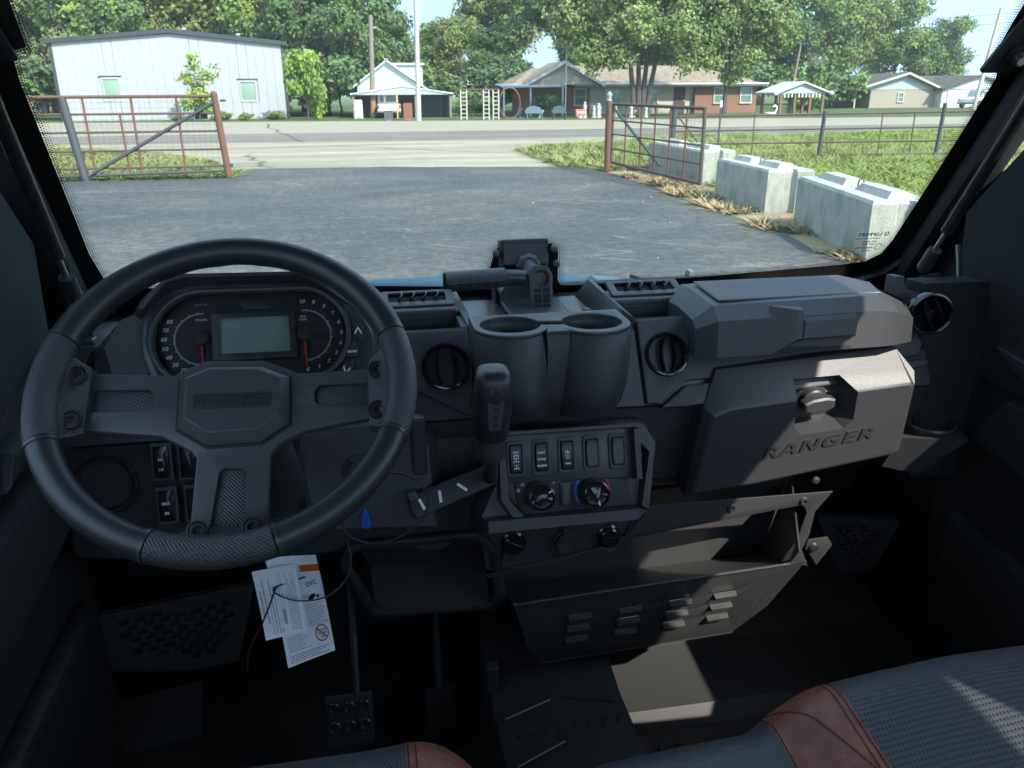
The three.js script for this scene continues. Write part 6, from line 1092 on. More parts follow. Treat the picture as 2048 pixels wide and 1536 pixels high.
// ---------------------------------------------------------------- instrument cluster
{
  const t = thing('instrument_cluster', 'gauge cluster with two dials and a green grey display behind the wheel', 'gauge cluster', [-0.41, 1.17, -1.0]);
  const F = FK;
  const stad = (r, cl = [-41, 51], cr = [78, 50]) => { const s = new THREE.Shape(); s.absarc(cr[0] / 1000, cr[1] / 1000, r / 1000, -Math.PI / 2, Math.PI / 2, false); s.absarc(cl[0] / 1000, cl[1] / 1000, r / 1000, Math.PI / 2, Math.PI * 1.5, false); s.closePath(); return s; };
  const hole = r => { const p = new THREE.Path(stad(r).getPoints(40)); p.isPath = true; return p; };
  part('housing', plate(F, [[-116, 40], [-112, 92], [-82, 118], [-57, 124], [84, 121], [112, 112], [150, 84], [172, 40], [166, -24], [-90, -24], [-108, 16]], -60, 4, 5, { r: 16, holes: [hole(59)], cs: 20 }), M.plasticSmooth, t);
  part('bezel', plate(F, stad(64), -2, 9, 3, { holes: [hole(57)], cs: 40 }), M.plastic, t);
  part('visor', loftF(F, [[[[-118, 84], [-110, 100], [-82, 122], [-57, 128], [84, 125], [108, 118], [146, 90], [140, 84], [104, 110], [82, 117], [-56, 119], [-80, 113], [-106, 92], [-112, 82]], -50], [[[-118, 84], [-110, 100], [-82, 122], [-57, 128], [84, 125], [108, 118], [146, 90], [140, 84], [104, 110], [82, 117], [-56, 119], [-80, 113], [-106, 92], [-112, 82]], 14], [[[-108, 86], [-96, 104], [-78, 122], [-57, 127], [84, 124], [100, 118], [120, 104], [116, 100], [98, 113], [82, 120], [-56, 122], [-76, 117], [-92, 99], [-104, 84]], 30]], { crease: 0.4 }), M.plasticSmooth, t);
  part('flank', loftF(F, [[[[-190, 56], [-150, 96], [-116, 96], [-108, 10], [-120, -30], [-170, -30]], -60], [[[-160, 50], [-140, 84], [-116, 92], [-109, 14], [-114, -26], [-140, -26]], -10]], { crease: 0.3 }), M.weave, t);
  const W = 245, H = 127, x0 = -105, y0 = -10;
  const face = canvasTex(1470, 762, (c, w, h) => {
    const S = w / W, X = u => (u - x0) * S, Y = v => h - (v - y0) * S;
    c.fillStyle = '#16181a'; c.fillRect(0, 0, w, h);
    c.strokeStyle = '#0a0b0c'; c.lineWidth = 3; for (const [a, b, d, e] of [[-30, 108, 10, 86], [70, 108, 40, 86], [-70, 100, -20, 108]]) { c.beginPath(); c.moveTo(X(a), Y(b)); c.lineTo(X(d), Y(e)); c.stroke(); }
    for (const [cx, cy, n, nums, a0, a1, label] of [[-44, 53, 0, ['10', '20', '30', '40', '50', '60', '70', '80'], 255, 147, ['POLARIS']], [82, 51, 0, ['0', '1', '2', '3', '4', '5', '6', '7', '8', '9', '10'], -88, 92, ['RPM', 'x1000']]]) {
      const right = cx > 0;
      c.fillStyle = '#1b1d20'; c.beginPath(); c.arc(X(cx), Y(cy), 33 * S, 0, 7); c.fill();
      c.strokeStyle = '#8b9091'; c.lineWidth = 2.2 * S; c.beginPath(); if (right) c.arc(X(cx), Y(cy), 33 * S, -95 * R, 88 * R); else c.arc(X(cx), Y(cy), 33 * S, 92 * R, 275 * R); c.stroke();
      for (let k = 0; k <= 20; k++) { const a = right ? -88 + k * 9 : 268 - k * 9; c.strokeStyle = '#8b9091'; c.lineWidth = 1.6 * S; c.beginPath(); c.moveTo(X(cx + 33 * Math.cos(a * R)), Y(cy + 33 * Math.sin(a * R))); c.lineTo(X(cx + 35.6 * Math.cos(a * R)), Y(cy + 35.6 * Math.sin(a * R))); if (k % 2) c.stroke(); c.fillStyle = '#9c2a28'; c.beginPath(); c.arc(X(cx + 38 * Math.cos(a * R)), Y(cy + 38 * Math.sin(a * R)), 0.75 * S, 0, 7); c.fill(); }
      c.fillStyle = '#d6d9da'; c.textAlign = 'center'; c.textBaseline = 'middle';
      nums.forEach((s, i) => { const a = a0 + (a1 - a0) * i / (nums.length - 1); c.font = `italic bold ${7 * S}px sans-serif`; c.fillText(s, X(cx + 46 * Math.cos(a * R)), Y(cy + 45 * Math.sin(a * R))); });
      c.font = `bold ${3.6 * S}px sans-serif`; label.forEach((s, i) => c.fillText(s, X(cx + (right ? -1 : 0)), Y(cy + 25 - i * 4)));
    }
    c.fillStyle = '#8d9091'; c.font = `bold ${3.6 * S}px sans-serif`; c.fillText('km/h 140', X(-44), Y(98));
  });
  const fg = new THREE.ShapeGeometry(stad(58.5), 40); { const p = fg.attributes.position, uv = fg.attributes.uv; for (let i = 0; i < p.count; i++) uv.setXY(i, (p.getX(i) * 1000 - x0) / W, (p.getY(i) * 1000 - y0) / H); }
  fg.applyMatrix4(F.sub(0, 0, -8).m);
  part('dial_face', fg, mat(C3(1, 1, 1), 0.5, { map: face }), t, { uv: 1 });
  const lc = [[-31, 85], [72, 84], [73, 21], [-30, 22]];
  const fr = part('display_frame', plate(F, lc, -8, 0, 2.5, { holes: [inset(lc, 6)] }), M.plasticSmooth, t);
  part('display', plate(F, inset(lc, 5), -8, -5, 0.3), mat(C3(0.21, 0.275, 0.24), 0.3), fr);
  part('emblem_bay', plate(F, [[2, 100], [46, 100], [40, 89], [8, 89]], -8, -5.5, 0.8), M.plasticSmooth, t);
  for (const [cx, cy] of [[-44, 53], [82, 51]]) {
    const n = part('needle', loftF(F.sub(cx, cy, -4, 2), [[[[-1.5, -6], [1.5, -6], [0.9, -42], [-0.9, -42]], 0], [[[-1.1, -6], [1.1, -6], [0.6, -42], [-0.6, -42]], 1.4]]), mat(C3(0.5, 0.03, 0.025), 0.4), t);
    part('needle_cap', lathe(F.sub(cx, cy, -6), [[9.6, 0], [9.6, 5], [8.4, 6.4], [0, 6.6]], 30), M.black, n);
  }
  part('lens', plate(F, stad(57.2), 3, 3.3, 0, { cs: 40 }), M.clear, t);
  // three buttons on the right
  [[[[-7, 14], [6, 12], [9, -8], [4, -14], [-7, 0]], 150, 47], [[[-8, -10], [-7, 6], [2, 10], [8, 2], [5, -10]], 142, 24], [[[-16, -10], [-2, 7], [10, 8], [9, -2], [0, -11]], 133, 2]].forEach(([p, x, y], i) => {
    const q = F.sub(x, y, 4); const b = part('mode_button', plate(q, p, 0, 5, 1.2, { r: 3 }), M.rubber, t);
    if (i === 1) part('legend', letters(F.sub(x - 1, y - 2, 9), 'MODE', 2.9, 0.3), M.print, b);
    else { const s = i ? -1 : 1, z = F.sub(x, y + (i ? -2 : 0), 9, i ? -18 : 0); part('arrow', plate(z, [[-5.5, -4 * s], [0, 5 * s], [5.5, -4 * s], [5.5, -0.5 * s], [0, 8 * s], [-5.5, -0.5 * s]].map(([a, b2]) => [a * 0.8, b2 * 0.9]), 0, 0.4, 0), M.print, b); }
  });
}
// ---------------------------------------------------------------- steering wheel
{
  const F = frame([-0.395, 1.2318, -0.7862], 50, 0, -2.5), t = thing('steering_wheel', 'black three spoke steering wheel with octagonal hub pad', 'steering wheel', F.o.toArray());
  const arc = (a0, a1, fn, nr = 22) => { const n = Math.ceil((a1 - a0) / 2.2), rings = []; for (let k = 0; k <= n; k++) { const a = (a0 + (a1 - a0) * k / n) * R, rr = []; for (let i = 0; i < nr; i++) { const b = i / nr * Math.PI * 2, [rad, th, sq] = fn(a / R, b); rr.push(F.p(Math.cos(a) * (rad + Math.cos(b) * th), Math.sin(a) * (rad + Math.cos(b) * th), Math.sin(b) * th * sq)); } rings.push(rr); } return loft(rings, { crease: 1.2, uv: (k, i) => [i / nr * 0.094, (a0 + (a1 - a0) * k / n) * R * 0.168] }); };
  const grip = (a, b) => { const back = clamp((-Math.sin(b) - 0.35) * 1.6); const wav = 0.7 * Math.cos(a * R * 22) * back; const palm = Math.exp(-Math.pow((a - 148) / 13, 2)) + Math.exp(-Math.pow((a - 32) / 13, 2)); return [169.8, 14.6 + wav + palm * 1.2, 1.05]; };
  for (const [a0, a1] of [[20.5, 159.5], [200.5, 250.5], [289.5, 339.5]]) part('rim_grip', arc(a0, a1, grip), M.rim, t, { uv: 1 });
  for (const a of [20, 160, 200, 251, 289, 340]) part('rim_ring', arc(a - 0.6, a + 0.6, () => [169.8, 15.6, 1.05], 24), M.plasticSmooth, t);
  for (const [c, h] of [[180, 19], [360, 19], [270, 18]]) part('rim_insert', arc(c - h, c + h, () => [169.8, 15, 1.05]), M.weave, t, { uv: 1 });
  // cover ears that reach from the rim to the spokes
  const ear = (pts) => part('spoke_cover', frameUV(loft([pts.map(([x, y]) => F.p(x, y, -30)), pts.map(([x, y, d]) => F.p(x, y, d - 2)), inset(pts, 2.5).map(([x, y], i) => F.p(x, y, pts[i][2]))], { crease: 0.5 }), F), M.weave, t, { uv: 1 });
  const eL = ear([[-166, 52, 4], [-151, 43, -8], [-137, 37, -18], [-134, -37, -18], [-145, -44, -10], [-164, -55, 4], [-170, 0, 6]]), eR = ear([[166, -55, 4], [148, -45, -10], [136, -39, -18], [135, 37, -18], [147, 43, -8], [165, 51, 4], [170, 0, 6]]), eB = ear([[-48, -163, 4], [-38, -150, -8], [-27, -138, -18], [43, -138, -18], [52, -149, -8], [60, -161, 4], [5, -170, 6]]);
  for (const [x, y, e] of [[-146, 23, eL], [-143, -27, eL], [145, 21, eR], [145, -26, eR], [-17, -145, eB], [31, -144, eB]]) part('spoke_bolt', lathe(F.sub(x, y, -14), [[9.6, 0], [9.6, 6], [8.2, 6.2], [8.2, 3.5], [7.2, 5.4], [4.4, 5.6], [3.9, 2.4], [0, 2.4]], 20), M.boltBlack, e);
  const insets = [[[-136, 17], [-80, 16], [-74, 10], [-73, -8], [-81, -14], [-136, -13]], [[78, 9], [85, 16], [136, 17], [136, -14], [85, -13], [78, -7]], [[-9, -79], [-3, -74], [15, -75], [21, -80], [23, -138], [-13, -138]]];
  const sp = [[-150, 36], [-60, 30], [-52, 36], [-29, 47], [28, 46], [55, 34], [64, 29], [116, 31], [142, 34], [141, -26], [116, -30], [70, -39], [48, -52], [40, -65], [42, -146], [-28, -146], [-29, -64], [-34, -57], [-45, -50], [-64, -39], [-145, -29]];
  const plateM = mat(C3(0.06, 0.061, 0.063), 0.45, { bumpMap: T_scuff, bumpScale: 0.00015 });
  const spk = part('spoke_plate', plate(F, sp, -36, -26, 2.5, { holes: insets, crease: 0.4 }), plateM, t);
  insets.forEach(p => part('spoke_inlay', frameUV(plate(F, inset(p, -1), -35, -30, 1), F), M.weave, spk, { uv: 1 }));
  const hubO = [[-52, 22], [-26, 36], [28, 35], [55, 22], [57, -31], [31, -51], [-20, -53], [-49, -33]], hubI = [[-44, 17], [-22, 28], [25, 27], [48, 16], [49, -27], [27, -43], [-18, -45], [-42, -28]];
  const hp = part('hub_pad', loftF(F, [[hubO, -30], [hubO, -22], [hubI, -12], [inset(hubI, 2), -11]], { crease: 0.3 }), mat(C3(0.036, 0.037, 0.038), 0.5, { bumpMap: T_hide, bumpScale: 0.0005 }), t);
  part('hub_badge', plate(F.sub(3, -10, -11, 1), rect(0, 0, 74, 17), -0.6, 0.9, 0.6, { r: 2, holes: [rect(0, 0, 70, 13)] }), M.black, hp);
  part('badge_field', plate(F.sub(3, -10, -11, 1), rect(0, 0, 70, 13), 0, 0.25, 0.1), M.black, hp);
  part('badge_lettering', letters(F.sub(3, -10, -10.8, 1), 'RANGER', 7.4, 0.9, { slant: 0.4, wide: 1.72 }), M.plasticSmooth, hp);
  part('hub_gap', plate(F, inset(hubO, -2.5), -27, -25, 0.5), M.deep, spk);
  part('column', [bar(F.p(5, -8, -34), F.p(5, -8, -220), 0.036, 0.046, 26)], M.black, t);
}
// ---------------------------------------------------------------- gear lever
{
  const t = thing('gear_lever', 'black gear lever knob marked H L N R P beside the wheel', 'gear lever', [-0.105, 0.99, -1.0]);
  const axis = V(0.02, 1, 0.16).normalize(), sx = V(1, -0.02, 0).normalize(), sz = new THREE.Vector3().crossVectors(sx, axis).normalize(), base = V(-0.109, 1.05, -0.968);
  const ring = (h, w, d, off = 0, e = 0.62) => { const r = []; for (let i = 0; i < 28; i++) { const a = i / 28 * Math.PI * 2, c = Math.cos(a), s = Math.sin(a); const q = v => Math.sign(v) * Math.pow(Math.abs(v), e); r.push(base.clone().addScaledVector(axis, h).addScaledVector(sx, q(c) * w).addScaledVector(sz, q(s) * d + off)); } return r; };
  part('knob', loft([[0.03, 0.020, 0.021, 0, 0.9], [0.04, 0.0225, 0.0235, 0, 0.8], [0.07, 0.024, 0.026], [0.1, 0.0238, 0.026, 0.002], [0.118, 0.0222, 0.024, 0.003], [0.128, 0.019, 0.019, 0.003], [0.132, 0.013, 0.012, 0.003]].map(a => ring(...a)).map(r => r.reverse()), { crease: 0.8 }), M.rim, t);
  part('lower_sleeve', loft([[-0.004, 0.015, 0.015, 0, 0.95], [0.0, 0.0195, 0.02, 0, 0.95], [0.028, 0.0205, 0.021, 0, 0.95], [0.03, 0.0195, 0.02, 0, 0.95]].map(a => ring(...a)).map(r => r.reverse()), { crease: 0.6 }), M.rubber, t);
  const fr = { o: base.clone().addScaledVector(axis, 0.083).addScaledVector(sz, -0.0262) };
  // the cabin side of the knob carries the gate letters
  const n = sz.clone().multiplyScalar(sz.z > 0 ? 1 : -1), pf = { u: sx, v: axis, n, m: new THREE.Matrix4().makeBasis(sx, axis, n).setPosition(base.clone().addScaledVector(axis, 0.084).addScaledVector(n, 0.0262)) };
  const at = (x, y, d) => { const o = new THREE.Vector3(x / 1000, y / 1000, d / 1000).applyMatrix4(pf.m); return { m: new THREE.Matrix4().makeBasis(sx, axis, n).setPosition(o) }; };
  const inl = part('letter_strip', plate(pf, [[-8, -30], [8, -30], [11, 16], [6, 34], [-6, 34], [-11, 16]], -2, 1.2, 0.8, { r: 4 }), mat(C3(0.055, 0.057, 0.06), 0.45), t);
  ['H', 'L', 'N', 'R', 'P'].forEach((s, i) => part('gear_letter', letters(at(1, 27 - i * 12.5, 1.1), s, 7.5, 0.5), M.deep, inl));
  part('stem', bar(base.clone().addScaledVector(axis, 0.004), V(-0.1, 0.985, -1.035), 0.009, 0.011, 12), M.powder, t);
  const gp = frame([-0.152, 0.968, -1.038], 30, 0, 18);
  part('gate_bar', plate(gp, [[-66, -18], [62, -16], [66, 14], [-50, 18], [-68, 10]], -16, 0, 3, { r: 6 }), M.black, t);
  for (const [x, s] of [[-50, 6], [-22, -14], [12, 34]]) part('gate_mark', fbox(gp, x, -1, 0.4, 4, 17, 1, 0.3, s), M.print, t);
  part('gate_bracket', fbox(gp, -58, 14, 4, 14, 14, 14, 3), M.plasticSmooth, t);
  part('guide_post', box(-0.198, 1.03, -1.065, 0.022, 0.09, 0.02, 0.005), M.plastic, t);
}
// ---------------------------------------------------------------- steel storage shelf under the glove box
{
  const t = thing('storage_shelf', 'black steel storage shelf with louvred front below the glove box', 'shelf', [0.15, 0.6, -1.1]);
  const MF = frame([0.2, 0.87, -1.085], -5), MM = frame([0.15, 0.76, -1.03], -20);
  part('face_flange', plate(MF, [[-38, 16], [276, 11], [251, -26], [249, -68], [240, -101], [257, -137], [226, -128], [223, -110], [236, -26], [230, -14], [216, -11], [-64, -42], [-110, -62], [-300, -92], [-300, -84], [-112, -54], [-70, -34]], -3, 0, 0.8), M.powder, t);
  const lipL = MM.p(-219, 13, 0), lipR = MM.p(223, 40, 0), bL = V(-0.06, 0.692, -1.2), bR = V(0.424, 0.70, -1.2);
  const th = V(0, -0.003, 0), sheet = (a, b, c, d, off = th) => loft([[a, b, c, d], [a, b, c, d].map(p => p.clone().add(off))]);
  part('tray_floor', sheet(lipL, lipR, bR, bL), M.powder, t);
  part('tray_back', sheet(bL, bR, V(0.47, 0.86, -1.2), V(-0.08, 0.84, -1.2), V(0, 0, -0.003)), M.powder, t);
  part('tray_side', sheet(lipR, MM.p(236, 60, -6), V(0.46, 0.86, -1.19), bR, V(0.003, 0, 0)), M.powder, t);
  part('side_tab', plate(MM, [[214, 38], [226, 42], [224, 84], [216, 60]], -10, -7, 0.5), M.powder, t);
  // louvred front: holes are cut and each louvre stands proud
  const lou = []; for (const [x, y] of [[127, -22], [53, -30], [-29, -33], [-111, -37]]) for (let k = 0; k < 3; k++) lou.push([x, y - k * 30]);
  part('front_panel', plate(MM, [[-219, 13], [223, 40], [219, 30], [180, -120], [168, -134], [-165, -157], [-182, -140]], -3, 0, 0.8, { holes: lou.map(([x, y]) => [[x - 18, y + 2], [x + 18, y + 4], [x + 19, y + 9], [x - 17, y + 7]]) }), M.powder, t);
  part('lip', bar(lipL, lipR, 0.0022, 0.0022, 8), M.powder, t);
  lou.forEach(([x, y]) => part('louvre', loftF(MM, [[[[x - 22, y - 12], [x + 17, y - 10], [x + 19, y + 7], [x - 18, y + 5]], -0.5], [[[x - 20, y - 10.5], [x + 15.5, y - 8.5], [x + 19, y + 5], [x - 18, y + 3]], 1.2], [[[x - 17, y - 2], [x + 15, y], [x + 18, y + 4.5], [x - 17.5, y + 2.5]], 8.5]], { crease: 0.4 }), M.powder, t));
  part('end_return', loft([[MM.p(221, 38, 0), MM.p(180, -120, 0), MM.p(168, -134, 0), MM.p(166, -136, -3), MM.p(182, -124, -3), MM.p(224, 38, -3)], [V(0.455, 0.742, -1.10), V(0.41, 0.632, -1.135), V(0.36, 0.612, -1.13), V(0.36, 0.609, -1.133), V(0.413, 0.629, -1.138), V(0.458, 0.742, -1.103)]], { crease: 0.3 }), M.powder, t);
  part('bottom_return', sheet(MM.p(-165, -157, 0), MM.p(168, -134, 0), V(0.36, 0.61, -1.13), V(-0.02, 0.59, -1.13)), M.powder, t);
  for (const [x, y] of [[226, -2], [100, -2]]) part('screw', lathe(MF.sub(x, y, 0), [[0, 0], [8, 0], [8, 1], [6, 4], [3.4, 4.2], [3, 2], [0, 2]], 18), M.boltBlack, t);
  const br = part('corner_bracket', plate(frame([0.472, 0.762, -1.098], -6), [[-22, 24], [14, 26], [26, 8], [4, -32], [-14, -6], [-24, 6]], -3, 0, 0.8), M.powder, t);
  part('bracket_screw', lathe(frame([0.462, 0.771, -1.096], -6), [[0, 0], [8, 0], [7, 4], [3, 5], [0, 5]], 16), M.steel, br);
}
// ---------------------------------------------------------------- pedals, foot rest
{
  const F = frame([-0.332, 0.52, -1.115], 18), t = thing('brake_pedal', 'steel brake pedal with raised grip rings', 'pedal', F.o.toArray());
  const p = part('pad', plate(F, rect(0, 0, 78, 86), -5, 0, 1.5, { r: 4 }), M.powder, t);
  for (const x of [-25, 0, 25]) for (const y of [22, -10]) part('grip_ring', lathe(F.sub(x, y, 0), [[11, 0], [10, 4], [8, 5.5], [6.5, 4], [6, 0]], 20), M.boltBlack, p);
  for (const x of [-12, 13]) part('grip_stud', lathe(F.sub(x, 6, 0), [[4, 0], [3, 3], [0, 3.5]], 12), M.boltBlack, p);
  part('arm', bar(F.p(14, 36, -4), V(-0.32, 0.75, -1.28), 0.007, 0.008, 8), M.shell, t);
}
{
  const F = frame([-0.178, 0.47, -1.15], 22), t = thing('throttle_pedal', 'ribbed black throttle pedal right of the brake', 'pedal', F.o.toArray());
  part('pad', plate(F, rect(0, 0, 48, 100), -8, 0, 2, { r: 5 }), M.rubber, t);
  for (let k = 0; k < 8; k++) part('rib', fbox(F, -19 + k * 5.4, 0, 1, 2.4, 92, 3, 0.8), M.rubber, t);
  part('arm', bar(F.p(0, 46, -6), V(-0.17, 0.72, -1.32), 0.007, 0.007, 8), M.shell, t);
}
{
  const F = frame([-0.68, 0.44, -1.27], 40, 6), t = thing('foot_rest', 'black rubber foot rest with rows of small studs', 'foot rest', F.o.toArray());
  part('pad', plate(F, [[-90, -52], [72, -40], [78, 52], [-84, 44]], -10, 0, 2, { r: 6 }), M.rubber, t);
  const st = []; for (let i = 0; i < 13; i++) for (let j = 0; j < 8; j++) st.push(lathe(F.sub(-76 + i * 11.5, -40 + j * 10.5 + i * 0.6, 0), [[3, 0], [2.4, 2.4], [0, 2.8]], 6));
  part('studs', st, M.rubber, t, { kind: 'stuff' });
}
// ---------------------------------------------------------------- seats
function seatStrip(xa, xb, fn, nx, m, t, name, opt) {
  const nt = 44, pos = [], P = (i, j) => fn(xa + (xb - xa) * i / nx, j / nt);
  const uv = [];
  for (let i = 0; i < nx; i++) for (let j = 0; j < nt; j++) { const a = P(i, j), b = P(i + 1, j), c = P(i + 1, j + 1), d = P(i, j + 1); for (const [p, q] of [[a, j], [b, j], [c, j + 1], [a, j], [c, j + 1], [d, j + 1]]) { pos.push(p.x, p.y, p.z); uv.push(p.x, q / nt * 0.78); } }
  const g = new THREE.BufferGeometry(); g.setAttribute('position', new THREE.Float32BufferAttribute(pos, 3)); g.setAttribute('uv', new THREE.Float32BufferAttribute(uv, 2)); g.computeVertexNormals();
  return part(name, creased(g, 1.0), m, t, { uv: 1, ...opt });
}
function stitches(pts, t) { const g = []; for (let k = 0; k + 1 < pts.length; k++) { const a = pts[k], b = pts[k + 1], L = a.distanceTo(b), n = Math.max(1, Math.round(L / 0.005)); for (let i = 0; i < n; i++) { const p = a.clone().lerp(b, (i + 0.1) / n), q = a.clone().lerp(b, (i + 0.75) / n); g.push(bar(p, q, 0.0007, 0.0007, 4, false)); } } part('stitching', g, M.stitch, t, { kind: 'stuff' }); }
{
  // profile from the back of the cushion over the rounded front edge and down
  const prof = (zf, y, rad, t) => { const top = 0.34 + zf * -1 - rad; if (t < 0.72) return [0.30 - (0.30 - zf - rad) * (t / 0.72), y + 0.006 * Math.sin(t * 9)]; const q = (t - 0.72) / 0.28; if (q < 0.6) { const a = q / 0.6 * Math.PI * 0.5; return [zf + rad - Math.sin(a) * rad, y + 0.006 * Math.sin(0.72 * 9) - (1 - Math.cos(a)) * rad]; } return [zf + 0.02 * (q - 0.6), y - rad - (q - 0.6) * 0.4]; };
  const drv = (x, t) => { const e = Math.max(0, (x + 0.245) / 0.085), l = Math.max(0, (-0.52 - x) / 0.1); const zf = -0.69 + 0.075 * Math.pow(Math.min(1, e), 2.6) + 0.02 * l * l; const y = 0.888 - 0.014 * Math.pow(Math.min(1.1, e), 3) - 0.03 * l * l + 0.004 * Math.exp(-Math.pow((x + 0.24) / 0.03, 2)); const [z, yy] = prof(zf, y, 0.07, t); return V(x, yy, z); };
  const t = thing('driver_seat', 'driver seat cushion, black perforated leather with brown side bolster', 'seat', [-0.4, 0.4, -0.2]);
  seatStrip(-0.64, -0.247, drv, 26, M.perf, t, 'cushion');
  seatStrip(-0.247, -0.162, drv, 12, M.brown, t, 'side_bolster', { label: 'brown leather side bolster' });
  const side = (x, q) => { const a = drv(-0.162, x); return a; };
  // bolster side wall rolls down towards the gap between the seats
  const wall = []; for (let k = 0; k <= 6; k++) { const a = k / 6 * Math.PI / 2; wall.push(Array.from({ length: 45 }, (_, j) => drv(-0.162, j / 44).add(V(Math.sin(a) * 0.02, -(1 - Math.cos(a)) * 0.03 - (k === 6 ? 0.1 : 0), Math.sin(a) * 0.01)))); }
  part('bolster_edge', loft(wall, { closed: false, cap: false, crease: 1 }), M.hide, t);
  for (const dx of [-0.2442, -0.2365]) stitches(Array.from({ length: 60 }, (_, j) => drv(dx, 0.45 + j / 59 * 0.5).add(V(0, 0.0008, 0))), t);
  stitches([0, 1, 2, 3, 4, 5, 6].map(k => drv(-0.205 + k * 0.006, 0.6 + k * 0.03).add(V(0, 0.0008, 0))), t);
  part('base', box(-0.4, 0.6, -0.1, 0.5, 0.36, 0.9, 0.03), M.shell, t);
  part('backrest', loft([[V(-0.62, 0.9, 0.28), V(-0.17, 0.9, 0.28), V(-0.17, 0.9, 0.42), V(-0.62, 0.9, 0.42)], [V(-0.6, 1.32, 0.41), V(-0.19, 1.32, 0.41), V(-0.19, 1.32, 0.51), V(-0.6, 1.32, 0.51)]]), M.hide, t);
}
{
  const z0 = x => { const P = [[-0.135, -0.56], [-0.12, -0.588], [-0.1, -0.606], [-0.053, -0.632], [0.04, -0.64], [0.11, -0.643], [0.14, -0.655], [0.21, -0.667], [0.27, -0.676], [0.37, -0.688], [0.46, -0.69], [0.7, -0.68], [0.76, -0.63]]; for (let i = 0; i + 1 < P.length; i++) if (x <= P[i + 1][0]) { const k = (x - P[i][0]) / (P[i + 1][0] - P[i][0]), s = clamp(k); return mix(P[i][1], P[i + 1][1], s); } return -0.62; };
  const prof = (zf, y, rad, t) => { if (t < 0.72) return [0.30 - (0.30 - zf - rad) * (t / 0.72), y + 0.004 * Math.sin(t * 7)]; const q = (t - 0.72) / 0.28; if (q < 0.6) { const a = q / 0.6 * Math.PI * 0.5; return [zf + rad - Math.sin(a) * rad, y + 0.004 * Math.sin(0.72 * 7) - (1 - Math.cos(a)) * rad]; } return [zf + 0.02 * (q - 0.6), y - rad - (q - 0.6) * 0.4]; };
  const yy = x => x < 0.1 ? 0.888 - 0.03 * Math.pow(clamp((-0.07 - x) / 0.07), 2) : x < 0.2 ? 0.888 + 0.03 * (0.5 - 0.5 * Math.cos((x - 0.1) / 0.1 * Math.PI)) : 0.918 - 0.006 * clamp((x - 0.2) / 0.3);
  const pas = (x, t) => { const [z, y] = prof(z0(x), yy(x), 0.065, t); return V(x - 0.03 * clamp((z + 0.66) / 0.3) * clamp((x - 0.05) / 0.1) * (x < 0.3 ? 1 : 0), y, z); };
  const t = thing('passenger_seat', 'wide passenger seat, black leather with a brown leather stripe', 'seat', [0.3, 0.4, -0.2]);
  seatStrip(-0.135, 0.128, pas, 26, M.hide, t, 'centre_cushion', { label: 'creased black leather centre part' });
  seatStrip(0.128, 0.208, pas, 14, M.brown, t, 'stripe', { label: 'worn brown leather stripe' });
  seatStrip(0.208, 0.76, pas, 36, M.perf, t, 'cushion', { label: 'black perforated leather part' });
  for (const dx of [0.197, 0.2045]) stitches(Array.from({ length: 70 }, (_, j) => pas(dx, 0.4 + j / 69 * 0.56).add(V(0, 0.0009, 0))), t);
  stitches(Array.from({ length: 70 }, (_, j) => pas(0.13, 0.4 + j / 69 * 0.56).add(V(0, 0.0009, 0))), t);
  stitches(Array.from({ length: 14 }, (_, k) => pas(0.134 + k * 0.0056, 0.80 - k * 0.014).add(V(0, 0.0009, 0))), t);
  part('piping', tube(Array.from({ length: 40 }, (_, k) => pas(-0.13 + k * 0.0066, 0.885)), 0.0016, 80, 6), M.hide, t);
  part('base', box(0.31, 0.6, -0.1, 0.86, 0.36, 0.9, 0.03), M.shell, t);
  part('backrest', loft([[V(-0.1, 0.9, 0.28), V(0.74, 0.9, 0.28), V(0.74, 0.9, 0.42), V(-0.1, 0.9, 0.42)], [V(-0.08, 1.32, 0.41), V(0.72, 1.32, 0.41), V(0.72, 1.32, 0.51), V(-0.08, 1.32, 0.51)]]), M.hide, t);
}
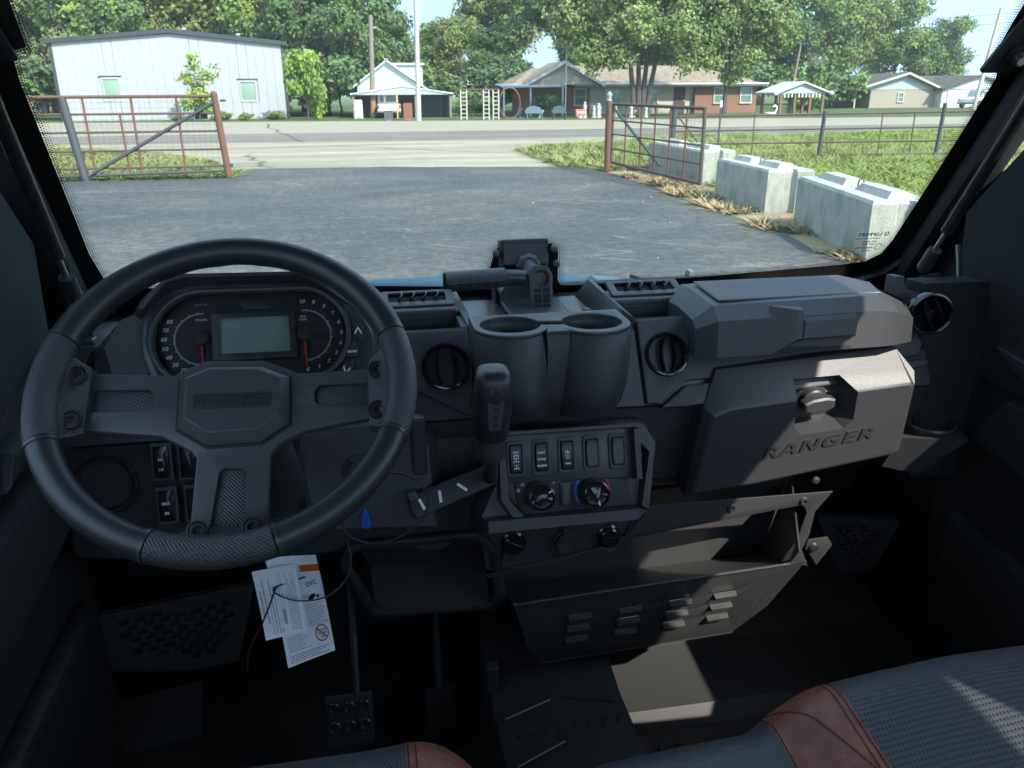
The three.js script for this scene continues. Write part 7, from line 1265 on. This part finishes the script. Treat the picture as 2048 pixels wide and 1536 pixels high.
// ---------------------------------------------------------------- hang tags and ties
{
  const lines = (c, x, y, w, n, step, size, r, col = '#3a3f46') => { c.fillStyle = col; for (let k = 0; k < n; k++) { let px = x; const end = x + w * (0.6 + 0.4 * r()); while (px < end) { const q = size * (0.8 + r() * 2.6); c.fillRect(px, y + k * step, Math.min(q, end - px), size * 0.55); px += q + size * 0.6; } } };
  const tagA = canvasTex(512, 900, (c, w, h) => {
    c.fillStyle = '#eceff3'; c.fillRect(0, 0, w, h); const r = rng(3);
    c.fillStyle = '#c4661f'; c.fillRect(w * 0.62, h * 0.1, w * 0.38, h * 0.075);
    c.fillStyle = '#15171a'; c.save(); c.translate(w * 0.78, h * 0.3); c.font = 'bold 60px sans-serif'; c.rotate(-0.2); c.fillText('OVC', -60, 20); c.restore();
    c.beginPath(); c.ellipse(w * 0.74, h * 0.44, 46, 22, -0.5, 0, 7); c.fill(); c.fillStyle = '#6b5b4a'; c.beginPath(); c.arc(w * 0.86, h * 0.44, 18, 0, 7); c.fill();
    lines(c, w * 0.58, h * 0.5, w * 0.4, 12, 17, 9, r); lines(c, w * 0.08, h * 0.76, w * 0.5, 9, 14, 7, r); lines(c, w * 0.08, h * 0.92, w * 0.86, 4, 16, 10, r, '#23262b');
    c.strokeStyle = '#a32a4a'; c.lineWidth = 12; c.beginPath(); c.arc(w * 0.8, h * 0.80, 66, 0, 7); c.stroke(); c.fillStyle = '#23262b'; c.textAlign = 'center'; c.font = 'bold 30px sans-serif'; c.fillText('DRIVER', w * 0.8, h * 0.785); c.fillText('UNDER', w * 0.8, h * 0.815); c.font = 'bold 38px sans-serif'; c.fillText('16', w * 0.8, h * 0.852); c.beginPath(); c.moveTo(w * 0.8 - 46, h * 0.80 - 46); c.lineTo(w * 0.8 + 46, h * 0.80 + 46); c.stroke();
  });
  const tagB = canvasTex(512, 760, (c, w, h) => {
    c.fillStyle = '#f0f2f6'; c.fillRect(0, 0, w, h); const r = rng(9); c.save(); c.translate(0, h); c.rotate(-Math.PI / 2);
    c.fillStyle = '#15171a'; c.font = 'italic bold 34px sans-serif'; c.fillText('Polaris Industries', 230, 52); c.font = 'italic bold 30px sans-serif'; c.fillText('Consumer Emissions Information', 150, 92);
    c.font = '22px sans-serif'; c.fillText('Vehicle Type:   Off-road Utility', 40, 132); c.font = 'bold 22px sans-serif'; c.fillText('Vehicle Model Name(s):  RANGER XP 1000, RANGER CREW', 40, 166); c.fillText('Engine Description:  999cc 4-stroke, liquid-cooled', 40, 200); c.fillText('NER:          1.0', 40, 234);
    c.strokeStyle = '#3a3f46'; c.lineWidth = 3; c.strokeRect(120, 262, 560, 34); c.fillStyle = '#aab0ba'; c.fillRect(122, 264, 150, 30); c.fillStyle = '#23262b'; c.font = '18px sans-serif'; for (let k = 0; k <= 5; k++) c.fillText(String(k * 2), 120 + k * 110, 320);
    lines(c, 40, 345, 680, 7, 18, 9, r); c.fillText('Printed in U.S.A.', 40, 500); c.restore();
  });
  const sheet = (f, w, h, bend, twist) => { const g = new RoundedBoxGeometry(w / 1000, h / 1000, 0.0005, 1, 0.0002); const b = new THREE.BoxGeometry(w / 1000, h / 1000, 0.0005, 10, 22, 1); const p = b.attributes.position, uv = b.attributes.uv; for (let i = 0; i < p.count; i++) { const x = p.getX(i), y = p.getY(i); uv.setXY(i, x / (w / 1000) + 0.5, y / (h / 1000) + 0.5); p.setZ(i, p.getZ(i) + bend * (0.25 - (y / (h / 1000) + 0.5) * 0.9) ** 2 * 0.05 + twist * x * y * 6 + bend * 0.8 * x * x); } b.computeVertexNormals(); b.applyMatrix4(f.m); return b; };
  const mk = (map) => mat(C3(0.86, 0.86, 0.88), 0.6, { map });
  const t1 = thing('hang_tag', 'longer white hang tag with orange stripe and round warning symbol', 'tag', [-0.37, 0.85, -0.96], 'paper tags hanging from the key');
  part('card', sheet(frame([-0.370, 0.856, -0.962], 0, 4, 4), 64, 176, 1, 0.5), mk(tagA), t1, { uv: 1 });
  const t2 = thing('hang_tag', 'shorter white hang tag with sideways printed lines, in front', 'tag', [-0.39, 0.88, -0.945], 'paper tags hanging from the key');
  part('card', sheet(frame([-0.394, 0.878, -0.945], 0, 6, 3), 54, 112, 0.6, 0.1), mk(tagB), t2, { uv: 1 });
  const tie = (label, pts, r, m = M.black) => single('plastic_tie', label, 'tie', tube(pts.map(p => V(...p)), r, 60, 6), m);
  tie('large loop of black plastic tie hanging from the key', [[-0.29, 0.985, -1.02], [-0.25, 1.02, -1.0], [-0.215, 1.018, -0.99], [-0.193, 0.99, -0.985], [-0.197, 0.965, -0.98], [-0.232, 0.937, -0.975], [-0.273, 0.931, -0.975], [-0.303, 0.945, -0.98], [-0.312, 0.96, -1.0]], 0.0014);
  tie('small loop of black plastic tie holding the paper tags', [[-0.36, 0.905, -0.95], [-0.4, 0.9, -0.935], [-0.375, 0.883, -0.932], [-0.335, 0.878, -0.94], [-0.308, 0.892, -0.955], [-0.3, 0.915, -0.965], [-0.304, 0.94, -0.975]], 0.0012);
  tie('long loose tail of plastic tie left of the tags', [[-0.395, 0.905, -0.935], [-0.415, 0.86, -0.93], [-0.44, 0.81, -0.935], [-0.447, 0.77, -0.94]], 0.0013);
  tie('thin black tie rising behind the lower spoke', [[-0.375, 0.91, -0.95], [-0.372, 0.97, -0.965], [-0.39, 1.04, -0.97]], 0.0009);
  const k = thing('key_ring', 'steel key ring with blue key tag hanging from the ignition', 'key ring', [-0.29, 0.98, -1.03]);
  part('ring', (() => { const g = new THREE.TorusGeometry(0.014, 0.0011, 8, 30); g.rotateY(0.7); g.translate(-0.285, 0.978, -1.028); return g; })(), M.steel, k);
  part('key_tag', plate(frame([-0.279, 0.935, -1.03], 0), [[-2, 20], [2, 20], [8, -4], [6, -12], [-4, -12], [-8, -4]].map(([x, y]) => [x, y]), -2, 2, 1, { r: 3 }), mat(C3(0.02, 0.09, 0.42), 0.4), k);
}

renderer.render(scene, camera);
